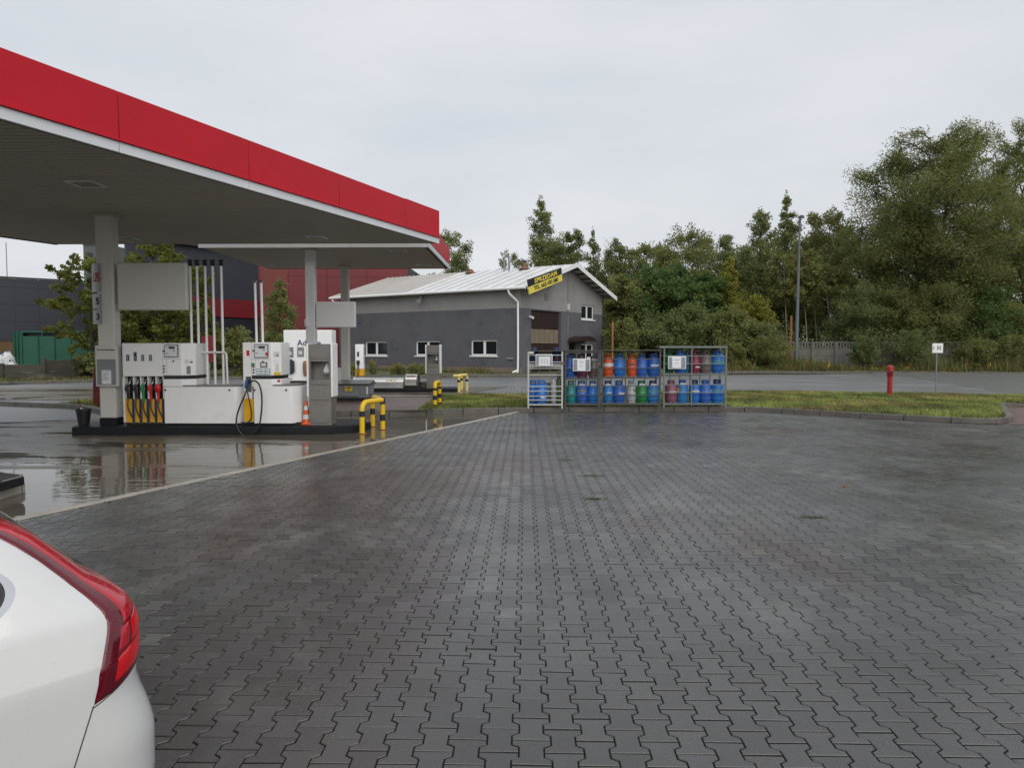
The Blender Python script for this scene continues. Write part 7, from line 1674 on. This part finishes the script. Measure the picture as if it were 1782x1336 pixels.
def plan(z, n_c=10):
    """half plan outline on the camera side: list of (u, lateral) from front centre to rear centre, plus cumulative length from a fixed flank point"""
    xr, xf, w_ = prof_interp(z, RZ, REAR), prof_interp(z, FZ, FRNT), HW - prof_interp(z, INZ, INS)
    cr = min(CR, w_ * 0.8); crf = min(0.55, w_ * 0.8); pts = []
    for k in range(n_c + 1):
        a = math.pi / 2 * k / n_c
        pts.append((xf + crf - crf * math.sin(math.pi / 2 - a) , (w_ - crf) + crf * math.cos(math.pi / 2 - a)))
    pts = [(xf - 0.10 * 0, 0.0)] + pts
    for u_ in np.linspace(xf + crf, xr - cr, 14)[1:-1]: pts.append((u_, w_))
    for k in range(n_c + 1):
        a = math.pi / 2 * k / n_c
        # slight barrel: corner bulge moves rear centre back
        pts.append((xr - cr + cr * math.sin(a), (w_ - cr) + cr * math.cos(a)))
    for l_ in np.linspace(w_ - cr, 0, 8)[1:]:
        f = 1 - (l_ / (w_ - cr)) ** 2; pts.append((xr + BULGE * f, l_))
    return pts
def car_world(u_, lat, z): # lat: +HW camera side
    p = -cn_ * (DIST + HW) + cu_ * u_ + cn_ * lat; return (float(p[0]), float(p[1]), z)
car = thing('parked_car', (*car_world(-1.6, 0, 0)[:2], 0.0), 'white estate car with tall red tail light, lower left corner', 'car')
zs_ = np.concatenate([np.linspace(0.20, 0.86, 16), np.linspace(0.87, 1.47, 34)])
vs = []; fs = []; nrow = None
for z in zs_:
    h_ = plan(z); full = [(u_, l_) for u_, l_ in h_] + [(u_, -l_) for u_, l_ in h_[::-1][1:-1]]
    nrow = len(full); vs += [car_world(u_, l_, z) for u_, l_ in full]
for i in range(len(zs_) - 1):
    for j in range(nrow):
        a, b = i * nrow + j, i * nrow + (j + 1) % nrow; fs.append((a, a + nrow, b + nrow, b))
top = (len(zs_) - 1) * nrow
vs.append(car_world(-1.1, 0, 1.485)); fs += [(top + j, len(vs) - 1, top + (j + 1) % nrow) for j in range(nrow)]
fs.append(tuple(range(nrow)))
body = MB().add(vs, fs).build('body', 'car_white', car, ang=60)
def surf(s, z, off):
    """point on the camera-side skin: s = arc length measured rearwards along the plan from u = -2 on the flank"""
    h_ = np.array(plan(z, 16)); i0 = 18
    flank = h_[i0 - 1:]
    d = np.concatenate([[0], np.cumsum(np.linalg.norm(np.diff(flank, axis=0), axis=1))]); s0 = s + 0 - flank[0, 0]
    u_ = np.interp(s0, d, flank[:, 0]); l_ = np.interp(s0, d, flank[:, 1])
    e = 0.004; u2 = np.interp(s0 + e, d, flank[:, 0]); l2 = np.interp(s0 + e, d, flank[:, 1])
    u1 = np.interp(s0 - e, d, flank[:, 0]); l1 = np.interp(s0 - e, d, flank[:, 1])
    t_ = np.array([u2 - u1, l2 - l1]); t_ /= np.linalg.norm(t_) + 1e-9; n_ = np.array([-t_[1], t_[0]])
    if n_[1] < -0.2 or (abs(n_[1]) <= 0.2 and n_[0] < 0): n_ = -n_
    return car_world(u_ + n_[0] * off, l_ + n_[1] * off, z + off * 0.5)
def skin_patch(fn, nu, nv, name, m, parent, off, rim=0.012):
    """fn(a,b)->(s,z); closed lid with a turned-down rim so that it has thickness"""
    vs = []; fs = []
    for i in range(nu + 1):
        for j in range(nv + 1):
            s, z = fn(i / nu, j / nv); ed = i in (0, nu) or j in (0, nv)
            vs.append(surf(s, z, off - (rim if ed else 0)))
    for i in range(nu):
        for j in range(nv):
            a = i * (nv + 1) + j; fs.append((a, a + 1, a + nv + 2, a + nv + 1))
    return MB().add(vs, fs).build(name, m, parent, ang=50)
# tail light: inner edge s_in(z), wraps round the corner to the tailgate
LZ = [0.757, 0.851, 0.939, 0.977, 1.006, 1.047, 1.102, 1.167, 1.219, 1.259, 1.31, 1.36]
LI = [0.722, 0.744, 0.772, 0.784, 0.776, 0.752, 0.714, 0.659, 0.604, 0.556, 0.48, 0.38]
def s_in(z): return float(np.interp(z, LZ, LI))
def s_out(z): return prof_interp(z, RZ, REAR) - CR + CR * 1.5708 + 0.10 - max(0, z - 1.08) * 0.25
def light_fn(b0, b1, z0=0.0, z1=1.0):
    def fn(a, b):
        bb = b0 + (b1 - b0) * b; a2 = z0 + (z1 - z0) * a
        zb_ = 0.757 + 0.055 * min(1, bb * 2.0); z = zb_ + (1.36 - zb_) * a2
        si, so_ = s_in(z), s_out(z); return si + (so_ - si) * bb, z
    return fn
tl = skin_patch(light_fn(0, 1), 60, 30, 'tail_light', 'lamp_dark', car, 0.006, 0.007)
skin_patch(light_fn(0.17, 0.97, 0.30, 0.985), 40, 24, 'upper_lens', 'lamp_red', tl, 0.0080, 0.0025)
skin_patch(light_fn(0.13, 0.97, 0.045, 0.17), 10, 20, 'lower_lens', 'lamp_bright', tl, 0.0080, 0.0025)
skin_patch(light_fn(0.27, 0.97, 0.18, 0.295), 10, 16, 'middle_lens', 'lamp_bright', tl, 0.0078, 0.0025)
skin_patch(light_fn(0.13, 0.26, 0.18, 0.295), 10, 8, 'reflector', 'lamp_red', tl, 0.0076, 0.0025)
def rear_glass(a, b):
    z = 1.0 + 0.37 * a; so_ = s_out(z) + 0.012; return so_ + (so_ + 1.05 - so_) * b * (1 - 0.25 * a), z
skin_patch(rear_glass, 24, 30, 'rear_window', 'car_glass', car, 0.004, 0.003)
# bumper seam below the light
def seam_fn(a, b): 
    z = 0.42 + (0.757 - 0.42) * a; return 0.722 - (0.757 - z) * 0.34 + (b - 0.5) * 0.0035, z
skin_patch(seam_fn, 16, 1, 'bumper_seam', 'ink', car, 0.0012, 0.0)
def seam2(a, b): 
    s0 = 0.722; z = 0.752 + 0.055 * a; return s0 + a * 0.16, z + (b - 0.5) * 0.0035
skin_patch(seam2, 14, 1, 'lamp_seam', 'ink', car, 0.0012, 0.0)
# rear side window with bright trim
def win_fn(grow):
    def fn(a, b):
        z0, z1 = 1.045 - grow, 1.20 + grow; z = z0 + (z1 - z0) * b
        tip = 0.535 + grow - 12.0 * (z - 1.120) ** 2; s0 = -0.5
        return s0 + (tip - s0) * a, z
    return fn
wt = skin_patch(win_fn(0.032), 20, 14, 'window_trim', 'chrome', car, 0.006, 0.006)
skin_patch(win_fn(0.006), 20, 14, 'seal', 'black', wt, 0.0075, 0.002)
skin_patch(win_fn(-0.006), 20, 14, 'side_glass', 'car_glass', wt, 0.0090, 0.002)
def win2(a, b): return -2.1 + 1.5 * a, 1.06 + (0.14 + 0.06 * a) * b
skin_patch(win2, 12, 6, 'side_glass', 'car_glass', car, 0.004, 0.003)
# wheels
for u_ in (-0.1, -2.87):
    for sd_ in (1, -1):
        c = np.array(car_world(u_, sd_ * (HW - 0.10), 0.33)); ax = np.array([*cn_, 0]) * sd_
        wl = MB().tube([Vector(c - ax * 0.13), Vector(c - ax * 0.11), Vector(c + ax * 0.10), Vector(c + ax * 0.115)], [0.30, 0.33, 0.33, 0.30], 28).build('wheel', 'tyre', car)
        MB().tube([Vector(c + ax * 0.10), Vector(c + ax * 0.125)], [0.235, 0.21], 24).build('rim', 'alu', wl)
        for q in range(5):
            an = 2 * math.pi * q / 5; dv = Vector((*(cu_ * math.cos(an)), math.sin(an))); MB().tube([Vector(c + ax * 0.128), Vector(c + ax * 0.122) + dv * 0.2], [0.035, 0.028], 6).build('spoke', 'alu', wl)

# ================================================================== SMALL THINGS ON THE PAVING
def moss(px_, py_, w_, seed, label):
    r = np.random.default_rng(seed); c = G(px_, py_); t = thing('moss_tuft', (float(c[0]), float(c[1]), 0), label, 'moss', 'moss tufts between the stones')
    n = 220; p = r.normal(0, 1, (n, 2)) * [w_, 0.012] + np.where(r.random(n) < 0.35, 1, 0)[:, None] * r.normal(0, 1, (n, 2)) * [0.01, 0.05]; C_ = np.c_[p, np.abs(r.normal(0.004, 0.004, n))]
    V = leaf_quads(C_, 0.008, 2.0, r); br = np.clip(r.normal(1, .4, (n, 1)), .3, 2.2)
    np_mesh('tufts', V, np.arange(len(V)).reshape(-1, 4), 'weed', t, np.tile(br, (1, 3)) * np.array([[0.55, 0.6, 0.5]]))
moss(1034, 868, 0.07, 1, 'pale moss tuft in mid yard, left of the dark one')
moss(1412, 900, 0.08, 2, 'dark moss tuft in a sunken joint, right part of yard')
moss(1030, 828, 0.09, 3, 'dark damp moss patch nearest below the wide cage')
moss(985, 801, 0.07, 4, 'small dark moss patch left of the larger damp patch')
for k, (px_, py_, z_, lab) in enumerate(((1303, 712, 0.02, 'orange fallen leaf against the kerb right of the cages'), (1468, 846, 0.002, 'small tan fallen leaf on the right paving'))):
    c = G(px_, py_); t = thing('fallen_leaf', (float(c[0]), float(c[1]), z_), lab, 'leaf', 'fallen leaves on the paving')
    LS = (0.07, 0.02)[k]
    vs = [(LS * math.cos(a) * (1 + 0.35 * math.cos(5 * a)), LS * math.sin(a) * (1 + 0.35 * math.cos(5 * a)), 0.012 * math.sin(3 * a) + 0.012) for a in np.linspace(0, 2 * math.pi, 21)[:-1]]
    MB().add([(0, 0, 0.006)] + vs, [(0, i + 1, (i + 1) % 20 + 1) for i in range(20)]).build('blade', 'leaf_fallen', t, rel=True)
    MB().tube([(0.0, 0, 0.01), (0.1, 0.02, 0.01)], 0.003, 4).build('stalk', 'leaf_fallen', t, rel=True)
